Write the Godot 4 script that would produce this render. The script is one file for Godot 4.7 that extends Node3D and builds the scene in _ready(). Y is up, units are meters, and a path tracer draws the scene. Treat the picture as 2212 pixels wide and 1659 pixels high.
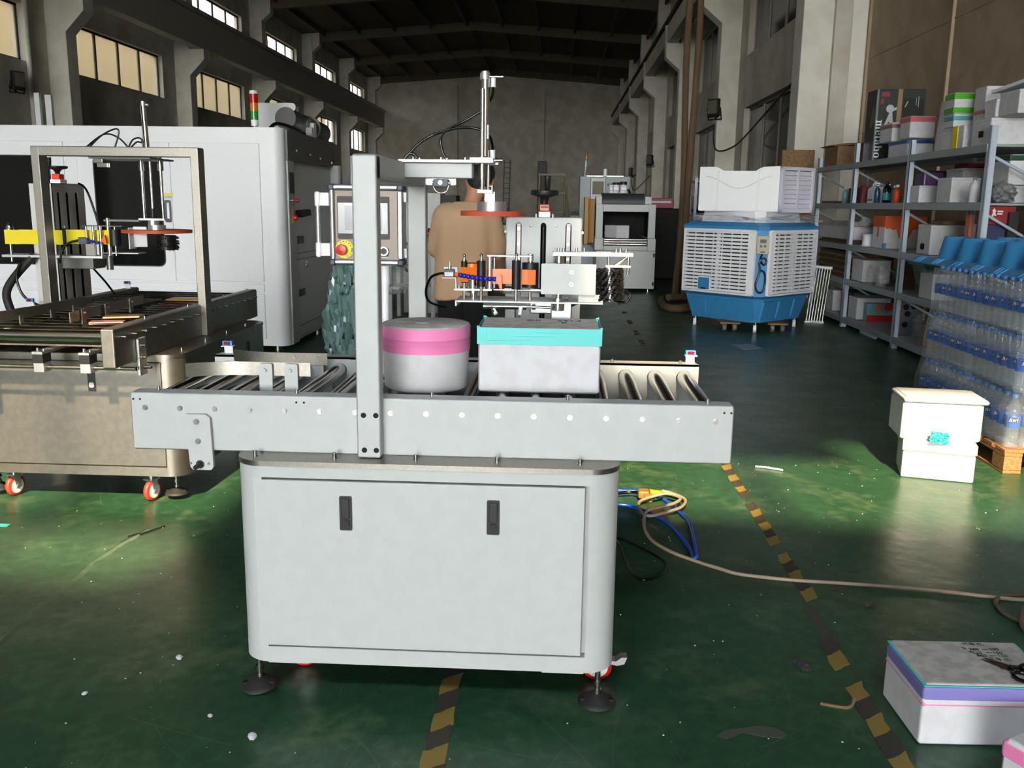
extends Node3D

# ---------------------------------------------------------------- mesh builder
class MB:
	var v := PackedVector3Array()
	var n := PackedVector3Array()
	var u := PackedVector2Array()
	var xf := Transform3D.IDENTITY
	var cuts := []

	func cut():   # a new separate piece starts here
		if cuts.is_empty() or cuts[-1] != v.size():
			cuts.append(v.size())
		return self

	func piece(a: int, b: int) -> MB:
		var o := MB.new()
		o.v = v.slice(a, b); o.n = n.slice(a, b); o.u = u.slice(a, b)
		return o

	func t3(a, b, c, na, nb, nc, ua := Vector2.ZERO, ub := Vector2.ZERO, uc := Vector2.ZERO):
		a = xf * a; b = xf * b; c = xf * c
		na = (xf.basis * na).normalized(); nb = (xf.basis * nb).normalized(); nc = (xf.basis * nc).normalized()
		if (b - a).cross(c - a).dot(na + nb + nc) > 0.0:
			v.append_array([a, c, b]); n.append_array([na, nc, nb]); u.append_array([ua, uc, ub])
		else:
			v.append_array([a, b, c]); n.append_array([na, nb, nc]); u.append_array([ua, ub, uc])

	func face(p: Array, nn: Vector3):
		for i in range(1, p.size() - 1):
			t3(p[0], p[i], p[i + 1], nn, nn, nn)
		return self

	func quv(a, b, c, d):   # textured quad: a lower left, b lower right, c upper right, d upper left
		var nn = (b - a).cross(d - a).normalized()
		t3(a, b, c, nn, nn, nn, Vector2(0, 1), Vector2(1, 1), Vector2(1, 0))
		t3(a, c, d, nn, nn, nn, Vector2(0, 1), Vector2(1, 0), Vector2(0, 0))
		return self

	func box(c: Vector3, s: Vector3, bev := 0.0):
		var h = s * 0.5
		var b = min(bev, min(h.x, min(h.y, h.z)) * 0.9)
		for ax in 3:
			var i1 = (ax + 1) % 3
			var i2 = (ax + 2) % 3
			for sg in [-1.0, 1.0]:
				var pts = []
				for q in [[-1, -1], [1, -1], [1, 1], [-1, 1]]:
					var p = Vector3.ZERO
					p[ax] = sg * h[ax]; p[i1] = q[0] * (h[i1] - b); p[i2] = q[1] * (h[i2] - b)
					pts.append(c + p)
				var nn = Vector3.ZERO
				nn[ax] = sg
				face(pts, nn)
		if b > 0.0:
			for ax in 3:
				var i1 = (ax + 1) % 3
				var i2 = (ax + 2) % 3
				for s1 in [-1.0, 1.0]:
					for s2 in [-1.0, 1.0]:
						var q = []
						var nn = []
						for w in [[-1.0, 0], [1.0, 0], [1.0, 1], [-1.0, 1]]:
							var p = Vector3.ZERO
							var m = Vector3.ZERO
							p[ax] = w[0] * (h[ax] - b)
							if w[1] == 0:
								p[i1] = s1 * h[i1]; p[i2] = s2 * (h[i2] - b); m[i1] = s1
							else:
								p[i1] = s1 * (h[i1] - b); p[i2] = s2 * h[i2]; m[i2] = s2
							q.append(c + p); nn.append(m)
						t3(q[0], q[1], q[2], nn[0], nn[1], nn[2])
						t3(q[0], q[2], q[3], nn[0], nn[2], nn[3])
			for sx in [-1.0, 1.0]:
				for sy in [-1.0, 1.0]:
					for sz in [-1.0, 1.0]:
						var k = h - Vector3.ONE * b
						t3(c + Vector3(sx * h.x, sy * k.y, sz * k.z), c + Vector3(sx * k.x, sy * h.y, sz * k.z), c + Vector3(sx * k.x, sy * k.y, sz * h.z), Vector3(sx, 0, 0), Vector3(0, sy, 0), Vector3(0, 0, sz))
		return self

	func bb(x0, x1, y0, y1, z0, z1, bev := 0.0):
		return box(Vector3((x0 + x1) * 0.5, (y0 + y1) * 0.5, (z0 + z1) * 0.5), Vector3(abs(x1 - x0), abs(y1 - y0), abs(z1 - z0)), bev)

	func cyl(a: Vector3, b: Vector3, r: float, r2 := -1.0, seg := 16, caps := true):
		if r2 < 0.0:
			r2 = r
		var d = (b - a).normalized()
		var t = d.cross(Vector3.UP if abs(d.y) < 0.9 else Vector3.RIGHT).normalized()
		var w = d.cross(t)
		var ra = []
		for i in seg:
			var an = TAU * i / seg
			ra.append(t * cos(an) + w * sin(an))
		for i in seg:
			var j = (i + 1) % seg
			t3(a + ra[i] * r, a + ra[j] * r, b + ra[j] * r2, ra[i], ra[j], ra[j])
			t3(a + ra[i] * r, b + ra[j] * r2, b + ra[i] * r2, ra[i], ra[j], ra[i])
			if caps:
				t3(a, a + ra[i] * r, a + ra[j] * r, -d, -d, -d)
				t3(b, b + ra[i] * r2, b + ra[j] * r2, d, d, d)
		return self

	func pipe(a: Vector3, b: Vector3, ro: float, ri: float, seg := 20):   # hollow round tube
		var d = (b - a).normalized()
		var t = d.cross(Vector3.UP if abs(d.y) < 0.9 else Vector3.RIGHT).normalized()
		var w = d.cross(t)
		for i in seg:
			var e = t * cos(TAU * i / seg) + w * sin(TAU * i / seg)
			var g = t * cos(TAU * (i + 1) / seg) + w * sin(TAU * (i + 1) / seg)
			t3(a + e * ro, a + g * ro, b + g * ro, e, g, g); t3(a + e * ro, b + g * ro, b + e * ro, e, g, e)
			t3(a + e * ri, a + g * ri, b + g * ri, -e, -g, -g); t3(a + e * ri, b + g * ri, b + e * ri, -e, -g, -e)
			face([a + e * ri, a + e * ro, a + g * ro, a + g * ri], -d)
			face([b + e * ri, b + e * ro, b + g * ro, b + g * ri], d)
		return self

	func lathe(o: Vector3, pr: Array, seg := 20, ring := 1.0):   # profile of Vector2(radius, height) round +y
		var m = pr.size()
		var sn = []
		for i in m - 1:
			var d = pr[i + 1] - pr[i]
			var q = Vector2(d.y, -d.x)
			sn.append(q.normalized() if q.length() > 1e-9 else Vector2(0, 1))
		for i in m - 1:
			var n0 = sn[i]
			var n1 = sn[i]
			if i > 0 and sn[i].dot(sn[i - 1]) > 0.6:
				n0 = (sn[i] + sn[i - 1]).normalized()
			if i < m - 2 and sn[i].dot(sn[i + 1]) > 0.6:
				n1 = (sn[i] + sn[i + 1]).normalized()
			for k in int(seg * ring):
				var a0 = TAU * k / seg
				var a1 = TAU * (k + 1) / seg
				var e0 = Vector3(cos(a0), 0, sin(a0))
				var e1 = Vector3(cos(a1), 0, sin(a1))
				var A = o + e0 * pr[i].x + Vector3(0, pr[i].y, 0)
				var B = o + e1 * pr[i].x + Vector3(0, pr[i].y, 0)
				var C = o + e1 * pr[i + 1].x + Vector3(0, pr[i + 1].y, 0)
				var D = o + e0 * pr[i + 1].x + Vector3(0, pr[i + 1].y, 0)
				var nA = e0 * n0.x + Vector3(0, n0.y, 0)
				var nB = e1 * n0.x + Vector3(0, n0.y, 0)
				var nC = e1 * n1.x + Vector3(0, n1.y, 0)
				var nD = e0 * n1.x + Vector3(0, n1.y, 0)
				if pr[i].x > 1e-6:
					t3(A, B, C, nA, nB, nC)
				if pr[i + 1].x > 1e-6:
					t3(A, C, D, nA, nC, nD)
		return self

	func sph(c: Vector3, r: float, seg := 12):
		var pr = []
		for i in seg / 2 + 1:
			var a = -PI / 2 + PI * i / (seg / 2)
			pr.append(Vector2(max(cos(a), 0.0) * r, sin(a) * r))
		return lathe(c, pr, seg)

	func tube(p: Array, r: float, seg := 8, sub := 0, rr: Array = []):
		if sub > 0:
			var q = []
			for i in p.size() - 1:
				var p0 = p[max(i - 1, 0)]
				var p3 = p[min(i + 2, p.size() - 1)]
				for k in sub:
					q.append(p[i].cubic_interpolate(p[i + 1], p0, p3, float(k) / sub))
			q.append(p[-1])
			p = q
		var rings = []
		var nor = []
		var up = Vector3.ZERO
		for i in p.size():
			var d = (p[min(i + 1, p.size() - 1)] - p[max(i - 1, 0)]).normalized()
			if i == 0:
				up = d.cross(Vector3.UP if abs(d.y) < 0.9 else Vector3.RIGHT).normalized()
			else:
				up = (up - d * up.dot(d)).normalized()
			var w = d.cross(up)
			var a = []
			var b = []
			var rad = r
			if rr.size() > 0:
				rad = rr[min(i, rr.size() - 1)]
			for k in seg:
				var e = up * cos(TAU * k / seg) + w * sin(TAU * k / seg)
				a.append(p[i] + e * rad); b.append(e)
			rings.append(a); nor.append(b)
		for i in p.size() - 1:
			for k in seg:
				var j = (k + 1) % seg
				t3(rings[i][k], rings[i][j], rings[i + 1][j], nor[i][k], nor[i][j], nor[i + 1][j])
				t3(rings[i][k], rings[i + 1][j], rings[i + 1][k], nor[i][k], nor[i + 1][j], nor[i + 1][k])
		var d0 = (p[0] - p[1]).normalized()
		var d1 = (p[-1] - p[-2]).normalized()
		face(rings[0], d0)
		face(rings[-1], d1)
		return self

	func at(p: Vector2, d: float, ax: int) -> Vector3:
		if ax == 0:
			return Vector3(d, p.y, p.x)
		if ax == 1:
			return Vector3(p.x, d, p.y)
		return Vector3(p.x, p.y, d)

	func ext(poly: Array, d0: float, d1: float, ax := 2, smooth := true):   # polygon pushed along axis ax: 0 (z,y), 1 (x,z), 2 (x,y)
		var pp = PackedVector2Array(poly)
		var ccw = not Geometry2D.is_polygon_clockwise(pp)
		var idx = Geometry2D.triangulate_polygon(pp)
		var nx = Vector3.ZERO
		nx[ax] = 1.0
		var lo = min(d0, d1)
		var hi = max(d0, d1)
		for i in range(0, idx.size(), 3):
			t3(at(pp[idx[i]], hi, ax), at(pp[idx[i + 1]], hi, ax), at(pp[idx[i + 2]], hi, ax), nx, nx, nx)
			t3(at(pp[idx[i]], lo, ax), at(pp[idx[i + 1]], lo, ax), at(pp[idx[i + 2]], lo, ax), -nx, -nx, -nx)
		var m = pp.size()
		var en = []
		for i in m:
			var d = (pp[(i + 1) % m] - pp[i])
			var q = Vector2(d.y, -d.x).normalized()
			if Geometry2D.is_polygon_clockwise(pp):
				q = -q
			en.append(q)
		# make sure the normals look outwards
		var mid = (pp[0] + pp[1]) * 0.5 + en[0] * 1e-4
		if Geometry2D.is_point_in_polygon(mid, pp):
			for i in m:
				en[i] = -en[i]
		for i in m:
			var j = (i + 1) % m
			var na = en[i]
			var nb = en[i]
			if smooth:
				if en[i].dot(en[(i + m - 1) % m]) > 0.75:
					na = (en[i] + en[(i + m - 1) % m]).normalized()
				if en[i].dot(en[j]) > 0.75:
					nb = (en[i] + en[j]).normalized()
			var A = at(na, 0, ax)
			var B = at(nb, 0, ax)
			t3(at(pp[i], lo, ax), at(pp[j], lo, ax), at(pp[j], hi, ax), A, B, B)
			t3(at(pp[i], lo, ax), at(pp[j], hi, ax), at(pp[i], hi, ax), A, B, A)
		return self

	func add(o: MB, t := Transform3D.IDENTITY):
		for i in o.v.size():
			v.append(t * o.v[i]); n.append((t.basis * o.n[i]).normalized()); u.append(o.u[i])
		return self

	func mesh() -> ArrayMesh:
		var a = []
		a.resize(Mesh.ARRAY_MAX)
		a[Mesh.ARRAY_VERTEX] = v
		a[Mesh.ARRAY_NORMAL] = n
		a[Mesh.ARRAY_TEX_UV] = u
		var m = ArrayMesh.new()
		m.add_surface_from_arrays(Mesh.PRIMITIVE_TRIANGLES, a)
		return m

# ---------------------------------------------------------------- helpers
var M := {}
var used := {}

func rr(x0, x1, y0, y1, r, seg := 5) -> Array:   # rounded rectangle outline
	var p = []
	for c in [[x1 - r, y1 - r, 0.0], [x0 + r, y1 - r, PI / 2], [x0 + r, y0 + r, PI], [x1 - r, y0 + r, PI * 1.5]]:
		for i in seg + 1:
			var a = c[2] + PI / 2 * i / seg
			p.append(Vector2(c[0] + cos(a) * r, c[1] + sin(a) * r))
	return p

func circ(c: Vector2, r: float, seg := 20) -> Array:
	var p = []
	for i in seg:
		p.append(c + Vector2(cos(TAU * i / seg), sin(TAU * i / seg)) * r)
	return p

func mat(key: String, c: Color, rough := 0.6, metal := 0.0) -> StandardMaterial3D:
	if M.has(key):
		return M[key]
	var m := StandardMaterial3D.new()
	m.albedo_color = c
	m.roughness = rough
	m.metallic = metal
	M[key] = m
	return m

func numbered(s: String) -> String:
	if not used.has(s):
		used[s] = 0
		return s
	used[s] += 1
	return "%s_%03d" % [s, used[s]]

func metas(o, label, category, group := ""):
	o.set_meta("label", label)
	o.set_meta("category", category)
	if group != "":
		o.set_meta("group", group)

func thing(called: String, label: String, category: String, at := Vector3.ZERO, group := "") -> Node3D:
	var o := Node3D.new()
	o.name = numbered(called)
	add_child(o)
	o.position = at
	metas(o, label, category, group)
	return o

func base_of(p: Node) -> Vector3:
	var s := Vector3.ZERO
	while p != self:
		s += p.position
		p = p.get_parent()
	return s

# a part whose mesh is written in the world's own coordinates
func part(parent: Node3D, called: String, mb: MB, m: Material) -> MeshInstance3D:
	if mb.cuts.size() > 1 and mb.cuts[0] == 0:
		var last: MeshInstance3D
		for i in mb.cuts.size():
			last = part(parent, called, mb.piece(mb.cuts[i], mb.cuts[i + 1] if i + 1 < mb.cuts.size() else mb.v.size()), m)
		return last
	var o := MeshInstance3D.new()
	o.name = called
	o.mesh = mb.mesh()
	o.material_override = m
	parent.add_child(o, true)
	o.position = -base_of(parent)
	return o

# the same under a thing that is turned
func wpart(parent: Node3D, called: String, mb: MB, m: Material) -> MeshInstance3D:
	var o := MeshInstance3D.new()
	o.name = called
	o.mesh = mb.mesh()
	o.material_override = m
	parent.add_child(o, true)
	o.transform = parent.transform.affine_inverse()
	return o

# a part whose mesh is written in the thing's coordinates
func lpart(parent: Node3D, called: String, mb: MB, m: Material) -> MeshInstance3D:
	var o := MeshInstance3D.new()
	o.name = called
	o.mesh = mb.mesh()
	o.material_override = m
	parent.add_child(o, true)
	return o

func one(called: String, label: String, category: String, mb: MB, m: Material, group := "") -> MeshInstance3D:
	var o := MeshInstance3D.new()
	o.name = numbered(called)
	o.mesh = mb.mesh()
	o.material_override = m
	add_child(o)
	metas(o, label, category, group)
	return o

func struct(called: String, mb: MB, m: Material, parent: Node3D = self) -> MeshInstance3D:
	var o := MeshInstance3D.new()
	o.name = numbered(called) if parent == self else called
	o.mesh = mb.mesh()
	o.material_override = m
	parent.add_child(o, true)
	if parent == self:
		o.set_meta("kind", "structure")
	else:
		o.position = -base_of(parent)
	return o

func copy(o: Node3D, at: Vector3, turn: float, label := "", group := "") -> Node3D:
	var c = o.duplicate()
	c.name = numbered(String(o.name).rstrip("0123456789_"))
	add_child(c)
	c.position = at
	c.rotation.y = turn
	if label != "":
		c.set_meta("label", label)
	if group != "":
		c.set_meta("group", group)
	return c

func text(parent: Node3D, called: String, s: String, size: float, xf: Transform3D, m: Material, bold := true, fonts := "Droid Sans") -> MeshInstance3D:
	var t := TextMesh.new()
	var f := SystemFont.new()
	f.font_names = PackedStringArray([fonts])
	f.font_weight = 700 if bold else 400
	t.font = f
	t.text = s
	t.font_size = 32
	t.pixel_size = size / 32.0
	t.depth = 0.0008
	var o := MeshInstance3D.new()
	o.name = called
	o.mesh = t
	o.material_override = m
	parent.add_child(o, true)
	o.transform = xf
	o.position -= base_of(parent)
	return o

func noise_tex(freq: float, oct: int, c0: Color, c1: Color, seed_: int, lo := 0.3, hi := 0.7, size := 512) -> NoiseTexture2D:
	var t := NoiseTexture2D.new()
	var f := FastNoiseLite.new()
	f.seed = seed_
	f.frequency = freq
	f.fractal_octaves = oct
	t.noise = f
	t.seamless = true
	t.width = size
	t.height = size
	var g := Gradient.new()
	g.offsets = PackedFloat32Array([lo, hi])
	g.colors = PackedColorArray([c0, c1])
	t.color_ramp = g
	return t

func tri_tex(m: StandardMaterial3D, t: Texture2D, scale: float, world := true):
	m.albedo_texture = t
	m.uv1_triplanar = true
	m.uv1_world_triplanar = world
	m.uv1_scale = Vector3.ONE * scale

# ---------------------------------------------------------------- scene
func _ready():
	camera_and_light()
	materials()
	hall()
	floor_marks()
	sealing_machine()
	steel_machine()
	enclosure()
	boxes_on_machine()
	shelf()
	pallet()
	cooler()
	right_boxes()
	worker()
	far_machines()
	cords()
	litter()

func camera_and_light():
	var cam := Camera3D.new()
	cam.name = "camera"
	add_child(cam)
	cam.position = Vector3(0, 1.45, 0)
	cam.basis = Basis(Vector3.UP, 0.04851819) * Basis(Vector3.RIGHT, -0.19645507) * Basis(Vector3.BACK, 0.01323995)
	cam.fov = 2.0 * rad_to_deg(atan(829.5 / 1954.35))
	cam.near = 0.05
	cam.far = 300.0
	cam.current = true
	var we := WorldEnvironment.new()
	we.name = "environment"
	var e := Environment.new()
	e.background_mode = Environment.BG_SKY
	var sky := Sky.new()
	var sm := ProceduralSkyMaterial.new()
	sm.sky_top_color = Color(0.80, 0.84, 0.88)
	sm.sky_horizon_color = Color(0.96, 0.95, 0.92)
	sm.ground_bottom_color = Color(0.40, 0.40, 0.38)
	sm.ground_horizon_color = Color(0.60, 0.60, 0.57)
	sm.sun_angle_max = 3.0
	sm.energy_multiplier = SKY
	sky.sky_material = sm
	e.sky = sky
	e.tonemap_mode = Environment.TONE_MAPPER_LINEAR
	e.tonemap_exposure = EXPOSURE
	e.ambient_light_source = Environment.AMBIENT_SOURCE_DISABLED
	e.sdfgi_enabled = true
	e.ssao_enabled = true
	e.ssil_enabled = true
	we.environment = e
	add_child(we)
	var sun := DirectionalLight3D.new()
	sun.name = "sun"
	add_child(sun)
	sun.look_at_from_position(Vector3.ZERO, Vector3(0.05, -0.88, -1.0), Vector3.UP)
	sun.light_color = Color(1.0, 0.90, 0.72)
	sun.light_energy = SUN
	sun.light_angular_distance = 1.0
	sun.shadow_enabled = true
const SKY := 14.0
const SUN := 1.5
const EXPOSURE := 3.4

func floor_image() -> ImageTexture:
	var S := 1536
	var f := FastNoiseLite.new()
	f.seed = 11; f.frequency = 0.006; f.fractal_octaves = 5
	var a := f.get_seamless_image(S, S)
	f.seed = 5; f.frequency = 0.03; f.fractal_octaves = 3
	var b := f.get_seamless_image(S, S)
	a.convert(Image.FORMAT_L8); b.convert(Image.FORMAT_L8)
	var da := a.get_data()
	var db := b.get_data()
	var out := PackedByteArray()
	out.resize(S * S * 3)
	var rg := RandomNumberGenerator.new()
	rg.seed = 4
	for i in S * S:
		var x = da[i] / 255.0
		var y = db[i] / 255.0
		var dust = clamp((x - 0.52) * 2.6 + (y - 0.5) * 0.7, 0.0, 1.0) * 0.34
		var k = 0.86 + y * 0.28
		out[i * 3] = int(clamp((40.0 * (1.0 - dust) + 116.0 * dust) * k, 0, 255))
		out[i * 3 + 1] = int(clamp((73.0 * (1.0 - dust) + 116.0 * dust) * k, 0, 255))
		out[i * 3 + 2] = int(clamp((50.0 * (1.0 - dust) + 88.0 * dust) * k, 0, 255))
	var img := Image.create_from_data(S, S, false, Image.FORMAT_RGB8, out)
	for q in 260:   # scuffs and scratches
		var p := Vector2(rg.randf() * S, rg.randf() * S)
		var an := rg.randf() * TAU
		var bend := rg.randf_range(-0.004, 0.004)
		var ln := rg.randi_range(20, 260)
		var st := rg.randf_range(0.08, 0.42)
		for k in ln:
			p += Vector2(cos(an), sin(an))
			an += bend
			var px := posmod(int(p.x), S)
			var py := posmod(int(p.y), S)
			img.set_pixel(px, py, img.get_pixel(px, py).lerp(Color(0.50, 0.55, 0.44), st))
	for q in 700:   # crumbs and dust
		var px := rg.randi() % S
		var py := rg.randi() % S
		img.set_pixel(px, py, img.get_pixel(px, py).lerp(Color(0.85, 0.85, 0.8), rg.randf_range(0.2, 0.8)))
	return ImageTexture.create_from_image(img)

func materials():
	var m: StandardMaterial3D
	m = mat("floor", Color.WHITE, 0.36)
	m.metallic_specular = 0.38
	tri_tex(m, floor_image(), 1.0 / 3.3)
	m.roughness_texture = noise_tex(0.012, 4, Color(0.86, 0.86, 0.86), Color(1, 1, 1), 21)
	m.roughness_texture_channel = BaseMaterial3D.TEXTURE_CHANNEL_RED
	var nt := noise_tex(0.03, 4, Color.BLACK, Color.WHITE, 8, 0.0, 1.0)
	nt.color_ramp = null
	nt.as_normal_map = true
	nt.bump_strength = 1.2
	m.normal_enabled = true
	m.normal_texture = nt
	m.normal_scale = 0.25
	m = mat("paint", Color(0.705, 0.72, 0.715), 0.42)
	tri_tex(m, noise_tex(0.02, 4, Color(0.988, 0.988, 0.986), Color(1, 1, 1), 3), 1.3)
	m = mat("paint_white", Color(0.87, 0.875, 0.885), 0.4)
	mat("paint_dark", Color(0.42, 0.42, 0.40), 0.5)
	mat("gap_shade", Color(0.02, 0.02, 0.025), 0.8)  # near-black stands in for the shade inside holes, slots and gaps
	m = mat("steel", Color(0.54, 0.525, 0.495), 0.40, 0.90)
	tri_tex(m, noise_tex(0.02, 4, Color(0.95, 0.95, 0.95), Color(1, 1, 1), 9), 2.0)
	m = mat("steel_brushed", Color(0.58, 0.565, 0.54), 0.40, 1.0)
	tri_tex(m, noise_tex(0.05, 4, Color(0.95, 0.945, 0.94), Color(1, 1, 1), 19), 3.0)
	mat("chrome", Color(0.82, 0.82, 0.82), 0.12, 1.0)
	mat("roller", Color(0.74, 0.73, 0.72), 0.17, 1.0)
	mat("bolt", Color(0.72, 0.71, 0.69), 0.25, 1.0)
	mat("alu", Color(0.80, 0.80, 0.81), 0.38, 0.9)
	mat("alu_dark", Color(0.46, 0.46, 0.45), 0.4, 0.7)
	mat("black", Color(0.055, 0.057, 0.062), 0.5)
	mat("rubber", Color(0.11, 0.105, 0.105), 0.65)
	mat("hose", Color(0.025, 0.025, 0.028), 0.22)
	mat("orange_tape", Color(0.86, 0.42, 0.09), 0.35)
	mat("orange_disc", Color(0.71, 0.29, 0.16), 0.6)
	mat("orange_plastic", Color(0.93, 0.40, 0.10), 0.35)
	mat("red", Color(0.78, 0.11, 0.10), 0.35)
	mat("red_counter", Color(0.90, 0.24, 0.10), 0.35)
	mat("yellow", Color(0.90, 0.82, 0.12), 0.45)
	mat("yellow_tape", Color(0.88, 0.80, 0.16), 0.3)
	mat("blue_bead", Color(0.10, 0.12, 0.62), 0.3)
	mat("blue_sensor", Color(0.28, 0.52, 0.80), 0.4)
	mat("blue_plastic", Color(0.22, 0.51, 0.71), 0.38)
	mat("white_plastic", Color(0.90, 0.90, 0.915), 0.4)
	mat("grey_plastic", Color(0.30, 0.32, 0.37), 0.5)
	m = mat("foam", Color(0.80, 0.80, 0.815), 0.85)
	tri_tex(m, noise_tex(0.012, 5, Color(0.972, 0.968, 0.96), Color(1, 1, 1), 31, 0.25, 0.6), 2.2)
	m = mat("foam_top", Color(0.72, 0.705, 0.685), 0.9)
	tri_tex(m, noise_tex(0.012, 5, Color(0.90, 0.89, 0.88), Color(1, 1, 1), 35, 0.3, 0.62), 2.5)
	m = mat("card", Color(0.53, 0.41, 0.29), 0.85)
	tri_tex(m, noise_tex(0.02, 4, Color(0.86, 0.86, 0.86), Color(1, 1, 1), 41), 2.0)
	mat("card_dark", Color(0.34, 0.27, 0.21), 0.9)
	mat("glass_dark", Color(0.012, 0.013, 0.02), 0.06)
	mat("pink", Color(0.90, 0.50, 0.70), 0.35)
	mat("teal", Color(0.26, 0.76, 0.75), 0.35)
	mat("green", Color(0.06, 0.36, 0.17), 0.45)
	m = mat("wood", Color(0.60, 0.42, 0.26), 0.8)
	var wt := noise_tex(0.02, 4, Color(0.86, 0.84, 0.82), Color(1, 1, 1), 51)
	tri_tex(m, wt, 4.0)
	m = mat("wall", Color(0.79, 0.77, 0.73), 0.9)
	tri_tex(m, noise_tex(0.008, 5, Color(0.92, 0.91, 0.895), Color(1, 1, 1), 61), 0.22)
	m = mat("column", Color(0.89, 0.875, 0.84), 0.9)
	tri_tex(m, noise_tex(0.01, 5, Color(0.95, 0.945, 0.935), Color(1, 1, 1), 62), 0.25)
	m = mat("door_panel", Color(0.66, 0.585, 0.49), 0.8)
	tri_tex(m, noise_tex(0.01, 5, Color(0.93, 0.93, 0.92), Color(1, 1, 1), 63), 0.3)
	mat("rust", Color(0.36, 0.16, 0.10), 0.8)
	mat("roof", Color(0.34, 0.31, 0.26), 0.95)
	mat("roof_steel", Color(0.38, 0.35, 0.30), 0.9)
	mat("crane_beam", Color(0.72, 0.70, 0.665), 0.92)
	mat("frame_white", Color(0.62, 0.60, 0.57), 0.7)
	mat("frame_brown", Color(0.16, 0.145, 0.13), 0.7)
	m = mat("pane", Color(0.80, 0.76, 0.66, 0.72), 0.12)
	m.transparency = BaseMaterial3D.TRANSPARENCY_ALPHA
	mat("pane_unlit", Color(0.10, 0.09, 0.08), 0.12)  # dark colour stands in for the unlit rooms behind the right windows
	mat("shelf_grey", Color(0.60, 0.63, 0.64), 0.45, 0.25)
	mat("shelf_blue", Color(0.68, 0.73, 0.78), 0.45, 0.25)
	mat("cloth_tan", Color(0.745, 0.615, 0.49), 0.95)
	mat("skin", Color(0.70, 0.50, 0.39), 0.6)
	mat("hair", Color(0.035, 0.032, 0.03), 0.7)
	mat("trousers", Color(0.028, 0.03, 0.038), 0.9)
	m = mat("film", Color(0.78, 0.82, 0.86, 0.07), 0.10)
	m.transparency = BaseMaterial3D.TRANSPARENCY_ALPHA
	m = mat("bottle", Color(0.62, 0.69, 0.76, 0.13), 0.06)
	m.transparency = BaseMaterial3D.TRANSPARENCY_ALPHA
	m = mat("clear_cup", Color(0.85, 0.87, 0.88, 0.22), 0.08)
	m.transparency = BaseMaterial3D.TRANSPARENCY_ALPHA
	mat("ink", Color(0.07, 0.07, 0.08), 0.7)
	mat("paper", Color(0.84, 0.85, 0.86), 0.7)

# ---------------------------------------------------------------- the hall
func win_row(wall: String, x: float, sgn: float, y0: float, y1: float, z0: float, z1: float, panes: int, pane: Material, fr: Material, idx: int, sill: Material):
	# a window in a wall that faces sgn along x, from z0 (near) to z1 (far, more negative)
	var w := Node3D.new()
	w.name = "window_%d" % idx
	add_child(w)
	w.position = Vector3(x, y0, (z0 + z1) / 2)
	w.set_meta("kind", "structure")
	var t := 0.05
	var xb := x - sgn * 0.16
	struct("frame", MB.new().bb(xb - t / 2, xb + t / 2, y0, y0 + t, z1, z0).bb(xb - t / 2, xb + t / 2, y1 - t, y1, z1, z0).bb(xb - t / 2, xb + t / 2, y0, y1, z0 - t, z0).bb(xb - t / 2, xb + t / 2, y0, y1, z1, z1 + t), fr, w)
	var step := (z1 - z0) / panes
	for i in panes:
		var a := z0 + step * i
		struct("pane", MB.new().bb(xb - 0.004, xb + 0.004, y0 + t, y1 - t, a - t * 0.4, a + step + t * 0.4), pane, w)
		if i > 0:
			struct("mullion", MB.new().bb(xb - t * 0.6, xb + t * 0.6, y0 + t, y1 - t, a - t * 0.6, a + t * 0.6), fr, w)

func wall_with_holes(x0: float, x1: float, z0: float, z1: float, y0: float, y1: float, holes: Array) -> MB:
	# wall slab between x0 and x1; holes [za, zb, ya, yb] with za > zb, sorted from near to far, one per span or two rows sharing the span
	var mb := MB.new()
	var cuts := [z0]
	for h in holes:
		for q in [h[0], h[1]]:
			if not cuts.has(q):
				cuts.append(q)
	cuts.append(z1)
	cuts.sort()
	for i in cuts.size() - 1:
		var a = cuts[i]
		var b = cuts[i + 1]
		if b - a < 1e-4:
			continue
		var mid = (a + b) / 2
		var ys := []
		for h in holes:
			if mid < h[0] and mid > h[1]:
				ys.append([h[2], h[3]])
		ys.sort()
		var y = y0
		for s in ys:
			mb.bb(x0, x1, y, s[0], a, b)
			y = s[1]
		mb.bb(x0, x1, y, y1, a, b)
	return mb

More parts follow.
